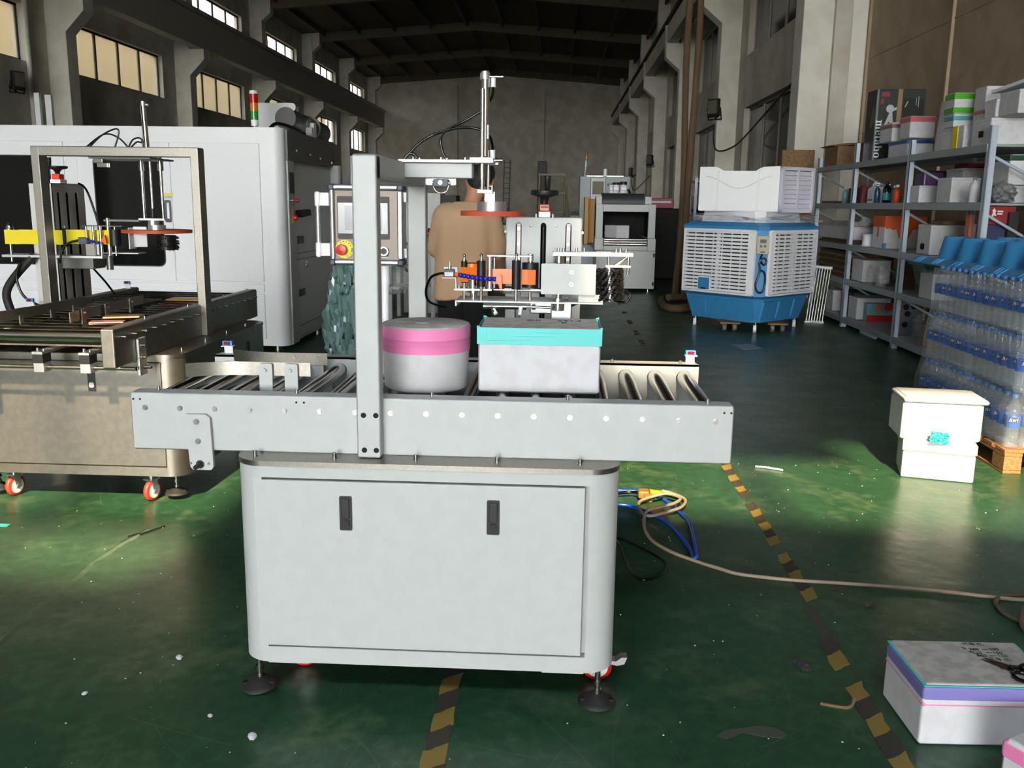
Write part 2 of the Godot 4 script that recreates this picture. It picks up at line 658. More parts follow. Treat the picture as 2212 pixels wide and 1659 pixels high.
func hall():
	var ZC := []
	for i in 7:
		ZC.append(-15.1 - 7.6 * i)
	var BACK := -61.2
	var REAR := 40.0  # rear end out of view, set far back to even the light down the hall
	var XL := -12.6
	var XR := 4.19
	struct("floor", MB.new().bb(-13.2, 8.0, -0.25, 0.0, BACK - 0.3, REAR + 0.3), M.floor)
	struct("ground", MB.new().bb(-60, 60, -0.4, -0.25, -90, 110), mat("ground", Color(0.42, 0.42, 0.40), 0.9))
	# left wall with two rows of windows in every bay
	var holes := []
	var n := 1
	for i in range(-6, 6):
		var zc = -15.1 - 7.6 * i
		var za = zc - 1.35
		var zb = zc - 7.6 + 0.95
		if za > REAR - 0.5 or zb < BACK + 0.5:
			continue
		holes.append([za, zb, 4.6, 5.88])
		holes.append([za, zb, 7.5, 8.5])
	struct("wall_left", wall_with_holes(XL - 0.3, XL, BACK, REAR, 0.0, 9.6, holes), M.wall)
	for h in holes:
		win_row("left", XL, 1.0, h[2], h[3], h[0], h[1], 4, M.pane, M.frame_brown, n, M.frame_white)
		n += 1
	# right wall: window bays beyond the first column, a large sliding door nearer than it
	holes = []
	for i in 6:
		var za = ZC[i] - 2.35
		var zb = ZC[i] - 6.75
		holes.append([za, zb, 1.75, 3.67])
		holes.append([za, zb, 4.82, 6.45])
	struct("wall_right", wall_with_holes(XR, XR + 0.3, BACK, ZC[0] + 0.1, 0.0, 9.6, holes), M.wall)
	for h in holes:
		win_row("right", XR, -1.0, h[2], h[3], h[0], h[1], 3, M.pane_unlit, M.frame_white, n, M.frame_white)
		n += 1
	struct("wall_right", MB.new().bb(4.76, 5.0, 0, 9.6, ZC[0] - 0.5, REAR), M.door_panel)
	# jamb of the big door
	struct("trim_1", MB.new().bb(XR - 0.02, 4.44, 0, 9.6, ZC[0] - 0.45, ZC[0] - 0.12), M.column)
	struct("trim_2", MB.new().bb(4.44, 4.8, 0, 9.6, ZC[0] - 0.2, ZC[0] + 0.12), M.column)
	# door leaves: framed sheets with posts
	var dl := Node3D.new()
	dl.name = "door_1"
	add_child(dl)
	dl.position = Vector3(4.7, 0, -10)
	dl.set_meta("kind", "structure")
	for k in 17:
		var za = -14.9 + k * 3.1
		struct("panel", MB.new().bb(4.70, 4.76, 0.05, 9.3, za + 0.02, za + 3.08), M.door_panel, dl)
		struct("post", MB.new().bb(4.66, 4.72, 0.05, 9.3, za - 0.03, za + 0.03, 0.008), M.rust if k == 2 else M.door_panel, dl)
		for yy in [2.6, 3.7, 4.8, 5.9]:
			struct("rail", MB.new().bb(4.69, 4.71, yy, yy + 0.025, za + 0.03, za + 3.07), M.door_panel, dl)
	# back wall, gable and pilasters
	struct("wall_back", MB.new().ext([Vector2(-12.9, 0), Vector2(4.6, 0), Vector2(4.6, 9.35), Vector2(-4.2, 9.98), Vector2(-12.9, 9.35)], BACK - 0.3, BACK, 2, false), M.wall)
	struct("trim_3", MB.new().bb(-7.25, -6.73, 0, 8.95, BACK, BACK + 0.35), M.wall)
	struct("trim_4", MB.new().bb(-1.6, -1.08, 0, 8.95, BACK, BACK + 0.35), M.wall)
	# rear gable behind the photographer: an unseen wide opening, placed to light the hall
	var rw := MB.new()
	rw.bb(-13.2, -12.3, 0, 8.6, REAR, REAR + 0.3).bb(4.6, 8.0, 0, 8.6, REAR, REAR + 0.3).bb(-13.2, 8.0, 8.6, 10.4, REAR, REAR + 0.3)
	struct("wall_rear_unseen", rw, M.wall)
	# columns with corbels, left and right
	var col_l := MB.new()
	col_l.bb(-12.62, -12.1, 0, 9.5, -0.25, 0.25, 0.015)
	col_l.ext([Vector2(-12.12, 5.43), Vector2(-12.1, 5.43), Vector2(-11.62, 5.92), Vector2(-11.62, 6.24), Vector2(-12.12, 6.24)], -0.25, 0.25, 2, false)
	col_l.ext([Vector2(-12.12, 8.55), Vector2(-12.1, 8.55), Vector2(-11.75, 8.85), Vector2(-11.75, 9.5), Vector2(-12.12, 9.5)], -0.22, 0.22, 2, false)
	var mesh_l := col_l.mesh()
	var col_r := MB.new()
	col_r.bb(3.72, 4.20, 0, 9.5, -0.25, 0.25, 0.015)
	col_r.ext([Vector2(3.74, 5.68), Vector2(3.72, 5.68), Vector2(3.27, 6.06), Vector2(3.27, 6.50), Vector2(3.74, 6.50)], -0.25, 0.25, 2, false)
	var mesh_r := col_r.mesh()
	var k := 5
	for i in range(-6, 7):
		var zc = -15.1 - 7.6 * i
		for side in 2:
			if side == 1 and i < 0:
				continue
			var o := MeshInstance3D.new()
			o.name = "trim_%d" % k
			k += 1
			o.mesh = mesh_l if side == 0 else mesh_r
			o.material_override = M.column
			o.set_meta("kind", "structure")
			add_child(o)
			o.position.z = zc - 0.25
	# crane beams on the corbels with a rail on top
	struct("trim_60", MB.new().bb(-11.95, -11.6, 6.24, 7.32, BACK, REAR).bb(-12.05, -11.5, 7.22, 7.36, BACK, REAR), M.crane_beam)
	struct("trim_61", MB.new().bb(-11.82, -11.75, 7.36, 7.46, BACK, REAR), M.frame_brown)
	struct("trim_62", MB.new().bb(3.30, 3.62, 6.50, 7.05, BACK, -8.0), M.wall)
	struct("trim_63", MB.new().bb(3.22, 3.34, 7.05, 7.17, BACK, -8.0), M.frame_brown)
	for i in 6:
		struct("trim_%d" % (64 + i), MB.new().bb(3.24, 3.68, 6.50, 7.05, ZC[i] - 0.35, ZC[i] - 0.15), M.wall)
	# roof sheets, rafters and purlins
	# sheets are thin; roof lights out of view, placed to shape the sun patches: [x0, x1, z near, z far]
	var lights := [[-0.33, 1.2, 6.85, 5.75], [1.2, 3.4, 6.85, 5.30], [-6.2, -2.15, 8.0, 7.48], [-6.2, -2.15, 7.36, 6.15]]
	var ry := func(x: float) -> float: return 9.98 - abs(x + 4.2) * 0.0735
	var xs := [-13.2, -6.2, -4.2, -2.15, -0.33, 1.2, 3.4, 8.0]
	var roof := MB.new()
	for a in xs.size() - 1:
		var zs := [BACK - 0.3]
		for l in lights:
			if xs[a] >= l[0] - 1e-4 and xs[a + 1] <= l[1] + 1e-4:
				zs.append(l[3]); zs.append(l[2])
		zs.append(REAR + 0.3)
		zs.sort()
		var sec := [Vector2(xs[a], ry.call(xs[a])), Vector2(xs[a + 1], ry.call(xs[a + 1])), Vector2(xs[a + 1], ry.call(xs[a + 1]) + 0.04), Vector2(xs[a], ry.call(xs[a]) + 0.04)]
		for q in range(0, zs.size(), 2):
			roof.ext(sec, zs[q], zs[q + 1], 2, false)
	struct("ceiling", roof, M.roof)
	for i in range(-6, 7):
		var zc = -15.1 - 7.6 * i - 0.25 if i != -3 else 9.6  # one unseen rafter shifted to leave the sun beams open
		struct("trim_%d" % (80 + i), MB.new().ext([Vector2(-12.6, 8.95), Vector2(-4.2, 9.58), Vector2(4.2, 8.95), Vector2(4.2, 9.36), Vector2(-4.2, 9.985), Vector2(-12.6, 9.36)], zc - 0.12, zc + 0.12, 2, false), M.roof_steel)
	for j in 10:
		var xx = -11.49 + j * 1.72  # offset so an unseen stretch of purlin shades a stripe of floor
		var yy = 9.98 - abs(xx + 4.2) * 0.0735
		struct("trim_%d" % (100 + j), MB.new().bb(xx - 0.04, xx + 0.04, yy - 0.2, yy, BACK, REAR), M.roof_steel)
	# neighbouring house seen through the lower windows
	struct("wall_outside", MB.new().bb(-21.0, -19.0, -0.25, 8.2, -75, 60), mat("outside", Color(0.66, 0.56, 0.40), 0.9))
	# yard outside the unseen rear opening
	# pipe and cable on the left wall
	struct("trim_120", MB.new().cyl(Vector3(-12.5, 0, -21.7), Vector3(-12.5, 9, -21.7), 0.06), M.wall)
	# floodlights
	floodlight(Vector3(-12.34, 4.05, -20.9), "small black floodlight on the dark left wall", 1.3)
	floodlight(Vector3(3.62, 3.75, -22.6), "black floodlight on the nearest pale column with a drooping cable", -0.9)
	floodlight(Vector3(3.62, 3.25, -37.9), "black floodlight with a coiled cable on a far column", -0.9)
	floodlight(Vector3(3.45, 3.05, -45.6), "farthest floodlight angled downwards above the hanging cable", -1.3)
	one("lamp_cable", "black cable drooping from the floodlight along the right wall", "cable", MB.new().tube([Vector3(3.64, 3.38, -22.55), Vector3(3.66, 3.0, -22.6), Vector3(3.68, 2.75, -22.2), Vector3(3.85, 2.75, -21.6), Vector3(4.12, 3.0, -21.2), Vector3(4.15, 3.75, -16.8)], 0.018, 6, 5), M.black)
	one("lamp_cable", "thin black cable hanging below the farthest floodlight", "cable", MB.new().tube([Vector3(3.5, 2.70, -45.45), Vector3(3.55, 2.3, -45.4), Vector3(3.66, 2.2, -44.9), Vector3(4.18, 2.9, -42.0)], 0.02, 6, 5), M.black)

func floodlight(p: Vector3, label: String, turn: float):
	var t = thing("floodlight", label, "floodlight", p)
	t.rotation.y = turn
	lpart(t, "housing", MB.new().box(Vector3(0, 0, 0), Vector3(0.34, 0.42, 0.1), 0.02), M.black)
	lpart(t, "glass", MB.new().box(Vector3(0, 0.02, 0.052), Vector3(0.27, 0.3, 0.01)), mat("lamp_glass", Color(0.42, 0.42, 0.36), 0.2))
	lpart(t, "bracket", MB.new().tube([Vector3(-0.2, 0, 0), Vector3(-0.2, -0.26, -0.06), Vector3(0.2, -0.26, -0.06), Vector3(0.2, 0, 0)], 0.018, 6), M.black)
	lpart(t, "arm", MB.new().cyl(Vector3(0, -0.24, -0.06), Vector3(0, -0.1, -0.3), 0.02), M.black)


# ---------------------------------------------------------------- the carton sealing machine in front
func bolt(mb: MB, p: Vector3, d: Vector3, r := 0.006, l := 0.006):
	mb.cut()
	mb.cyl(p, p + d * 0.0015, r * 1.35, r * 1.35, 12)
	mb.cyl(p + d * 0.0015, p + d * l, r, r * 0.92, 10)
	return mb

func leveling_foot(t: Node3D, x: float, z: float, ytop: float, lift := 0.0, tilt := 0.0):
	var f = part(t, "leveling_foot", MB.new().cyl(Vector3(x, lift + 0.03, z), Vector3(x, ytop, z), 0.008), M.bolt)
	var nb = MB.new().cyl(Vector3(x, lift + 0.062, z), Vector3(x, lift + 0.074, z), 0.0135, 0.0135, 6).cyl(Vector3(x, lift + 0.032, z), Vector3(x, lift + 0.046, z), 0.0125, 0.0125, 6)
	part(f, "nut", nb, M.bolt)
	var pad := MB.new()
	pad.xf = Transform3D(Basis(Vector3(0.3, 0, 1).normalized(), tilt), Vector3(x, lift + abs(tilt) * 0.055, z))
	pad.lathe(Vector3.ZERO, [Vector2(0, 0.001), Vector2(0.054, 0.001), Vector2(0.057, 0.004), Vector2(0.056, 0.010), Vector2(0.048, 0.015), Vector2(0.024, 0.028), Vector2(0.017, 0.034), Vector2(0, 0.034)], 28)
	for s in [-1, 1]:
		pad.pipe(Vector3(s * 0.040, 0.008, 0.008), Vector3(s * 0.040, 0.022, 0.008), 0.0105, 0.0065, 14)
	part(f, "pad", pad, M.rubber)

func caster(t: Node3D, p: Vector3, r: float, turn: float, tread: Material, called := "caster"):
	var fk := MB.new()
	var b := Basis(Vector3.UP, turn)
	fk.xf = Transform3D(b, p)
	fk.bb(-0.03, 0.03, r * 2.05, r * 2.05 + 0.006, -0.025, 0.025)
	for s in [-1, 1]:
		fk.ext([Vector2(-0.022, r * 2.05), Vector2(0.022, r * 2.05), Vector2(0.012, r * 0.75), Vector2(-0.006, r * 0.75)], s * 0.017, s * 0.019, 2, false)
	fk.cyl(Vector3(0, r * 2.05, 0), Vector3(0, r * 2.5, 0), 0.012)
	fk.cyl(Vector3(0, r, -0.021), Vector3(0, r, 0.021), 0.006, 0.006, 8)
	var c = part(t, called, fk, M.alu)
	var wh := MB.new()
	wh.xf = Transform3D(b * Basis(Vector3.RIGHT, PI / 2), p + Vector3(0, r, 0))
	wh.lathe(Vector3.ZERO, [Vector2(r * 0.72, -0.013), Vector2(r * 0.92, -0.012), Vector2(r, -0.006), Vector2(r, 0.006), Vector2(r * 0.92, 0.012), Vector2(r * 0.72, 0.013)], 26)
	part(c, "tread", wh, tread)
	var hb := MB.new()
	hb.xf = wh.xf
	hb.lathe(Vector3.ZERO, [Vector2(0, -0.014), Vector2(r * 0.25, -0.014), Vector2(r * 0.3, -0.010), Vector2(r * 0.73, -0.012), Vector2(r * 0.73, 0.012), Vector2(r * 0.3, 0.010), Vector2(r * 0.25, 0.014), Vector2(0, 0.014)], 22)
	part(c, "hub", hb, M.white_plastic)

func notch_outline(x0, x1, z0, z1, r, a, b, d) -> Array:
	# rounded rectangle in (x, z) with z1 the front, a notch from a to b of depth d in the front
	var p = rr(x0, x1, z0, z1, r, 6)
	var out = []
	for q in p:
		out.append(q)
		if abs(q.y - z1) < 1e-6 and abs(q.x - (x1 - r)) < 1e-6:
			out.append(Vector2(b, z1)); out.append(Vector2(b, z1 - d)); out.append(Vector2(a, z1 - d)); out.append(Vector2(a, z1))
	return out

func latch(door: Node3D, x0: float, x1: float, y0: float, y1: float, z: float):
	var l = part(door, "latch", MB.new().ext(rr(x0, x1, y0, y1, 0.004, 3), z, z + 0.004, 2), M.black)
	l.set_meta("label", "black flush latch")
	part(door, "latch_handle", MB.new().bb(x0 + 0.006, x1 - 0.006, y0 + 0.036, y1 - 0.006, z + 0.003, z + 0.007, 0.002), M.black)
	part(door, "latch_button", MB.new().ext(rr(x0 + 0.007, x1 - 0.007, y0 + 0.009, y0 + 0.033, 0.009, 4), z + 0.003, z + 0.008, 2), M.rubber)

func sensor(t: Node3D, p: Vector3, show := true):
	# bracket at p (top of a rail) carrying a small blue counter with a red display
	var br = part(t, "sensor_bracket", MB.new().bb(p.x - 0.016, p.x + 0.016, p.y, p.y + 0.026, p.z - 0.004, p.z, 0.001).bb(p.x - 0.020, p.x + 0.022, p.y + 0.026, p.y + 0.029, p.z - 0.01, p.z + 0.02), M.paint_white)
	var s = part(t, "sensor", MB.new().bb(p.x - 0.018, p.x + 0.018, p.y + 0.029, p.y + 0.046, p.z - 0.006, p.z + 0.012, 0.002), M.blue_sensor)
	part(s, "display", MB.new().bb(p.x - 0.012, p.x + 0.012, p.y + 0.032, p.y + 0.043, p.z + 0.012, p.z + 0.013), mat("display_red", Color(0.45, 0.04, 0.07), 0.2))

func sealing_machine():
	var t = thing("carton_sealing_machine", "light grey roller-conveyor taping machine in the centre with a two-latch cabinet door", "machine", Vector3(-0.36, 0, -2.85))
	# cabinet
	var x0 := -0.902
	var x1 := 0.187
	var zf := -2.40
	var zb := -3.30
	var r := 0.085
	var full = rr(x0, x1, zb, zf, r, 8)
	var cb = MB.new().ext(full, 0.128, 0.176, 1).ext(notch_outline(x0, x1, zb, zf, r, -0.841, 0.106, 0.03), 0.176, 0.689, 1).ext(full, 0.689, 0.722, 1)
	cb.bb(-0.82, -0.70, 0.124, 0.13, zf - 0.06, zf - 0.002).bb(-0.02, 0.10, 0.124, 0.13, zf - 0.06, zf - 0.002)
	part(t, "cabinet", cb, M.paint)
	var tp = part(t, "top_plate", MB.new().ext(rr(x0 - 0.002, x1 + 0.002, zb, zf + 0.003, r, 8), 0.722, 0.737, 1), M.steel_brushed)
	var bl := MB.new()
	for px in [-0.848, -0.620, -0.388, -0.158, 0.075]:
		bolt(bl, Vector3(px, 0.737, -2.448), Vector3.UP, 0.0065, 0.016)
	part(tp, "bolt", bl, M.bolt)
	var d = part(t, "door", MB.new().bb(-0.836, 0.091, 0.179, 0.683, zf - 0.024, zf + 0.001, 0.0035), M.paint)
	latch(d, -0.597, -0.562, 0.541, 0.641, zf + 0.001)
	latch(d, -0.182, -0.146, 0.541, 0.641, zf + 0.001)
	# feet and casters
	leveling_foot(t, -0.872, -2.475, 0.13, 0.0, 0.10)
	leveling_foot(t, 0.145, -2.462, 0.13, 0.0, 0.0)
	leveling_foot(t, -0.872, -3.24, 0.13)
	leveling_foot(t, 0.145, -3.24, 0.13)
	caster(t, Vector3(-0.775, 0, -2.62), 0.042, 0.2, M.red)
	caster(t, Vector3(0.150, 0, -2.60), 0.046, 0.0, M.red)
	caster(t, Vector3(-0.775, 0, -3.12), 0.042, 0.0, M.red)
	caster(t, Vector3(0.12, 0, -3.12), 0.042, 0.0, M.red)
	part(t, "brake_pedal", MB.new().ext([Vector2(0.185, 0.078), Vector2(0.205, 0.074), Vector2(0.224, 0.088), Vector2(0.240, 0.088), Vector2(0.232, 0.066), Vector2(0.21, 0.060), Vector2(0.185, 0.066)], -2.61, -2.575, 2), M.alu)
	# rails
	var ra := -1.224
	var rb := 0.502
	var fr = part(t, "front_rail", MB.new().bb(ra, rb, 0.735, 0.905, -2.553, -2.49, 0.006), M.paint)
	bl = MB.new()
	for i in 17:
		bolt(bl, Vector3(-1.179 + i * 0.101875, 0.861, -2.49), Vector3(0, 0, 1), 0.0062, 0.007)
	part(fr, "bolt", bl, M.bolt)
	bl = MB.new()
	for px in [-1.152, -0.745, -0.352, 0.037, 0.432]:
		bolt(bl, Vector3(px, 0.905, -2.525), Vector3.UP, 0.005, 0.012)
	part(fr, "top_bolt", bl, M.bolt)
	bl = MB.new()
	for q in [[-1.213, 0.885], [-1.193, 0.885], [-0.737, 0.886], [-0.715, 0.886], [0.474, 0.885], [0.493, 0.885]]:
		bl.cut()
		bl.cyl(Vector3(q[0], q[1], -2.495), Vector3(q[0], q[1], -2.4893), 0.0032, 0.0032, 10)
	part(fr, "hole", bl, M.gap_shade)  # dark discs painted as the shade inside the holes
	# far rail: an inner sheet with arched slots for the roller ends, a channel behind it
	var comb := [Vector2(ra, 0.735), Vector2(ra, 0.905), Vector2(rb, 0.905), Vector2(rb, 0.735)]
	for i in range(16, -1, -1):
		var cx = -1.179 + i * 0.101875
		comb.append(Vector2(cx + 0.027, 0.735))
		for k in 9:
			var an = PI * k / 8.0
			comb.append(Vector2(cx + cos(an) * 0.027, 0.858 + sin(an) * 0.027))
		comb.append(Vector2(cx - 0.027, 0.735))
	var br = part(t, "back_rail", MB.new().ext(comb, -3.156, -3.150, 2).bb(ra, rb, 0.735, 0.905, -3.215, -3.170, 0.005).bb(ra, rb, 0.898, 0.905, -3.172, -3.150), M.paint)
	bl = MB.new()
	for px in [-1.0, -0.62, -0.2, 0.2, 0.44]:
		bolt(bl, Vector3(px, 0.905, -3.18), Vector3.UP, 0.005, 0.010)
	part(br, "top_bolt", bl, M.bolt)
	for i in 17:
		var cx = -1.179 + i * 0.101875
		part(t, "roller", MB.new().cyl(Vector3(cx, 0.860, -3.165), Vector3(cx, 0.860, -2.551), 0.0245, 0.0245, 24), M.roller)
	part(t, "centre_tray", MB.new().bb(-0.46, 0.14, 0.79, 0.80, -3.15, -2.553).bb(-0.46, 0.17, 0.80, 0.835, -3.02, -3.0).bb(-0.46, 0.17, 0.80, 0.835, -2.74, -2.72), M.paint)
	part(t, "tape_head_below", MB.new().bb(-0.27, -0.16, 0.80, 0.845, -2.95, -2.60, 0.004), M.black)
	# adjusting plate at the left end of the front rail
	var ap = part(t, "adjuster_plate", MB.new().ext([Vector2(-1.056, 0.847), Vector2(-0.998, 0.847), Vector2(-0.986, 0.837), Vector2(-0.982, 0.692), Vector2(-0.990, 0.682), Vector2(-1.042, 0.682), Vector2(-1.050, 0.690), Vector2(-1.060, 0.840)], -2.488, -2.475, 2, false), M.paint)
	bl = MB.new()
	bolt(bl, Vector3(-1.025, 0.826, -2.475), Vector3(0, 0, 1), 0.0065, 0.008)
	bolt(bl, Vector3(-1.023, 0.768, -2.475), Vector3(0, 0, 1), 0.0065, 0.008)
	bolt(bl, Vector3(-1.048, 0.702, -2.475), Vector3(0, 0, 1), 0.003, 0.003)
	bolt(bl, Vector3(-0.995, 0.702, -2.475), Vector3(0, 0, 1), 0.003, 0.003)
	part(ap, "bolt", bl, M.bolt)
	part(ap, "shaft_end", MB.new().cyl(Vector3(-1.021, 0.699, -2.476), Vector3(-1.021, 0.699, -2.474), 0.0125, 0.0125, 18).cyl(Vector3(-1.021, 0.699, -2.474), Vector3(-1.024, 0.697, -2.445), 0.008, 0.0065, 14), M.black)
	# side guides on little brackets
	var gp := []
	for i in 9:
		var f = i / 8.0
		gp.append(Vector2(lerp(-1.095, -0.735, f), -2.64 + 0.055 * pow(max(0.0, 0.45 - f) / 0.45, 2)))
	var back := []
	for q in gp:
		back.append(q - Vector2(0, 0.003))
	back.reverse()
	var g1 = part(t, "side_guide", MB.new().ext(gp + back, 0.933, 0.974, 1), M.steel_brushed)
	for bx in [-0.868, -0.791]:
		part(g1, "guide_bracket", bolt(MB.new().ext(rr(bx - 0.020, bx + 0.020, 0.872, 0.972, 0.006, 3), -2.634, -2.628, 2), Vector3(bx - 0.002, 0.952, -2.628), Vector3(0, 0, 1), 0.0055, 0.008), M.paint)
	gp = []
	back = []
	for i in 9:
		var f = i / 8.0
		gp.append(Vector2(lerp(-1.150, -0.800, f), -3.09 - 0.05 * pow(max(0.0, 0.45 - f) / 0.45, 2)))
	for q in gp:
		back.append(q - Vector2(0, 0.003))
	back.reverse()
	var g2 = part(t, "side_guide", MB.new().ext(gp + back, 0.886, 0.928, 1), M.steel_brushed)
	for bx in [-0.915, -0.835]:
		part(g2, "guide_bracket", bolt(MB.new().ext(rr(bx - 0.020, bx + 0.020, 0.830, 0.924, 0.006, 3), -3.100, -3.094, 2), Vector3(bx, 0.912, -3.089), Vector3(0, 0, 1), 0.005, 0.004), M.paint)
	sensor(t, Vector3(-1.187, 0.905, -3.19))
	sensor(t, Vector3(0.476, 0.905, -3.19))
	sensor(t, Vector3(-0.700, 0.905, -3.19))
	# portal
	var fp = part(t, "front_post", MB.new().bb(-0.555, -0.487, 0.738, 1.575, -2.500, -2.448, 0.006), M.paint)
	bl = MB.new()
	for q in [[-0.535, 0.863], [-0.5, 0.863], [-0.534, 0.762], [-0.5, 0.762]]:
		bl.cut()
		bl.cyl(Vector3(q[0], q[1], -2.455), Vector3(q[0], q[1], -2.4475), 0.0078, 0.0078, 16)
	part(fp, "hole", bl, M.gap_shade)  # dark discs stand in for shade in the countersunk holes
	part(t, "back_post", MB.new().bb(-0.553, -0.484, 0.10, 1.575, -3.385, -3.335, 0.006), M.paint)
	part(t, "top_beam", MB.new().bb(-0.555, -0.487, 1.507, 1.576, -3.385, -2.449, 0.006), M.paint)
	part(t, "cross_arm", MB.new().bb(-0.49, -0.273, 1.526, 1.573, -2.952, -2.89, 0.004), M.paint)
	var cp = part(t, "arm_plate", MB.new().bb(-0.505, -0.206, 1.573, 1.583, -2.985, -2.875, 0.002), M.paint_white)
	bl = MB.new()
	for px in [-0.46, -0.372, -0.296]:
		bl.cut()
		bl.cyl(Vector3(px, 1.583, -2.90), Vector3(px, 1.590, -2.90), 0.0085, 0.0085, 6)
		bl.cut()
		bl.cyl(Vector3(px + 0.012, 1.583, -2.955), Vector3(px + 0.012, 1.590, -2.955), 0.0085, 0.0085, 6)
	part(cp, "bolt", bl, M.bolt)
	# pneumatic press with its disc
	var cz := -2.945
	part(t, "cylinder_plate", MB.new().bb(-0.284, -0.210, 1.578, 1.592, -2.975, -2.905, 0.002).bb(-0.25, -0.197, 1.571, 1.586, -3.01, -2.97, 0.002), M.alu)
	part(t, "cylinder_barrel", MB.new().cyl(Vector3(-0.238, 1.59, cz), Vector3(-0.238, 1.832, cz), 0.0135, 0.0135, 24), M.chrome)
	part(t, "cylinder_cap", MB.new().cyl(Vector3(-0.239, 1.829, cz), Vector3(-0.239, 1.846, cz), 0.0165, 0.0165, 8).cyl(Vector3(-0.239, 1.846, cz), Vector3(-0.239, 1.854, cz), 0.0165, 0.011, 8), M.alu)
	part(t, "barrel_label", MB.new().bb(-0.231, -0.2265, 1.650, 1.692, cz + 0.0095, cz + 0.0122), M.paper)
	part(t, "guide_rod", MB.new().cyl(Vector3(-0.245, 1.483, -2.925), Vector3(-0.245, 1.800, -2.925), 0.0078, 0.0078, 20), M.chrome)
	part(t, "rod_bushing", MB.new().cyl(Vector3(-0.245, 1.526, -2.925), Vector3(-0.245, 1.578, -2.925), 0.0125, 0.0125, 20).cyl(Vector3(-0.245, 1.592, -2.925), Vector3(-0.245, 1.596, -2.925), 0.016, 0.016, 20), M.bolt)
	part(t, "piston_rod", MB.new().cyl(Vector3(-0.229, 1.50, -2.965), Vector3(-0.229, 1.575, -2.965), 0.006, 0.006, 14), M.chrome)
	for q in [[1.838, 1], [1.585, 0]]:
		var y = q[0]
		var fi = part(t, "air_fitting", MB.new().cyl(Vector3(-0.226, y, cz), Vector3(-0.196, y, cz), 0.007, 0.006, 10).cyl(Vector3(-0.197, y, cz), Vector3(-0.190, y, cz), 0.004, 0.004, 8).cyl(Vector3(-0.190, y, cz), Vector3(-0.183, y, cz), 0.0065, 0.0065, 10), M.chrome)
		var s = -1.0 if q[1] == 1 else 1.0
		part(fi, "push_collar", MB.new().cyl(Vector3(-0.214, y + s * 0.004, cz), Vector3(-0.214, y + s * 0.026, cz), 0.0078, 0.0078, 12).cyl(Vector3(-0.214, y + s * 0.026, cz), Vector3(-0.214, y + s * 0.031, cz), 0.0088, 0.0088, 12), M.white_plastic)
	part(t, "rod_block", MB.new().bb(-0.260, -0.210, 1.481, 1.494, -2.96, -2.912, 0.002).bb(-0.240, -0.205, 1.455, 1.488, -2.985, -2.945, 0.002), M.alu)
	bl = MB.new()
	bl.cut().cyl(Vector3(-0.228, 1.494, -2.95), Vector3(-0.228, 1.503, -2.95), 0.006, 0.006, 6).cut().cyl(Vector3(-0.216, 1.494, -2.965), Vector3(-0.216, 1.507, -2.965), 0.007, 0.007, 6)
	part(t, "block_nut", bl, M.bolt)
	part(t, "press_hub", MB.new().cyl(Vector3(-0.216, 1.426, -2.955), Vector3(-0.216, 1.456, -2.955), 0.047, 0.047, 40), M.alu)
	part(t, "press_disc", MB.new().cyl(Vector3(-0.216, 1.411, -2.955), Vector3(-0.216, 1.4265, -2.955), 0.100, 0.100, 56), M.orange_disc)
	# limit switch under the arm
	part(t, "switch_plate", MB.new().ext(rr(-0.426, -0.328, 1.506, 1.526, 0.004, 3), -2.925, -2.920, 2), M.clear_cup)
	var lv = part(t, "limit_switch", MB.new().bb(-0.398, -0.350, 1.499, 1.524, -2.919, -2.897, 0.003), M.grey_plastic)
	part(lv, "switch_cap", MB.new().cyl(Vector3(-0.374, 1.513, -2.90), Vector3(-0.374, 1.513, -2.888), 0.008, 0.007, 14).cyl(Vector3(-0.402, 1.512, -2.908), Vector3(-0.346, 1.512, -2.908), 0.006, 0.006, 10), M.bolt)
	part(lv, "switch_lever", MB.new().tube([Vector3(-0.398, 1.503, -2.905), Vector3(-0.39, 1.487, -2.905), Vector3(-0.373, 1.481, -2.905), Vector3(-0.356, 1.487, -2.905), Vector3(-0.349, 1.505, -2.905)], 0.0022, 6, 4), M.bolt)
	# air hoses
	var hz := -2.96
	part(t, "air_hose", MB.new().tube([Vector3(-0.214, 1.808, cz), Vector3(-0.217, 1.785, hz), Vector3(-0.230, 1.762, hz - 0.01), Vector3(-0.252, 1.740, hz - 0.02), Vector3(-0.31, 1.705, hz - 0.02), Vector3(-0.362, 1.679, hz - 0.01), Vector3(-0.381, 1.650, hz), Vector3(-0.374, 1.607, hz), Vector3(-0.355, 1.578, hz)], 0.0042, 8, 5), M.hose)
	part(t, "air_hose", MB.new().tube([Vector3(-0.214, 1.614, cz), Vector3(-0.217, 1.635, hz), Vector3(-0.229, 1.663, hz - 0.02), Vector3(-0.266, 1.684, hz - 0.03), Vector3(-0.325, 1.686, hz - 0.02), Vector3(-0.399, 1.664, hz), Vector3(-0.451, 1.635, hz), Vector3(-0.502, 1.583, hz)], 0.0042, 8, 5), M.hose)
	part(t, "air_hose", MB.new().tube([Vector3(-0.503, 1.580, hz), Vector3(-0.488, 1.600, hz), Vector3(-0.468, 1.602, hz), Vector3(-0.449, 1.578, hz)], 0.0042, 8, 5), M.hose)
	lift_column(t)
	tape_head(t)
	control_panel(t)

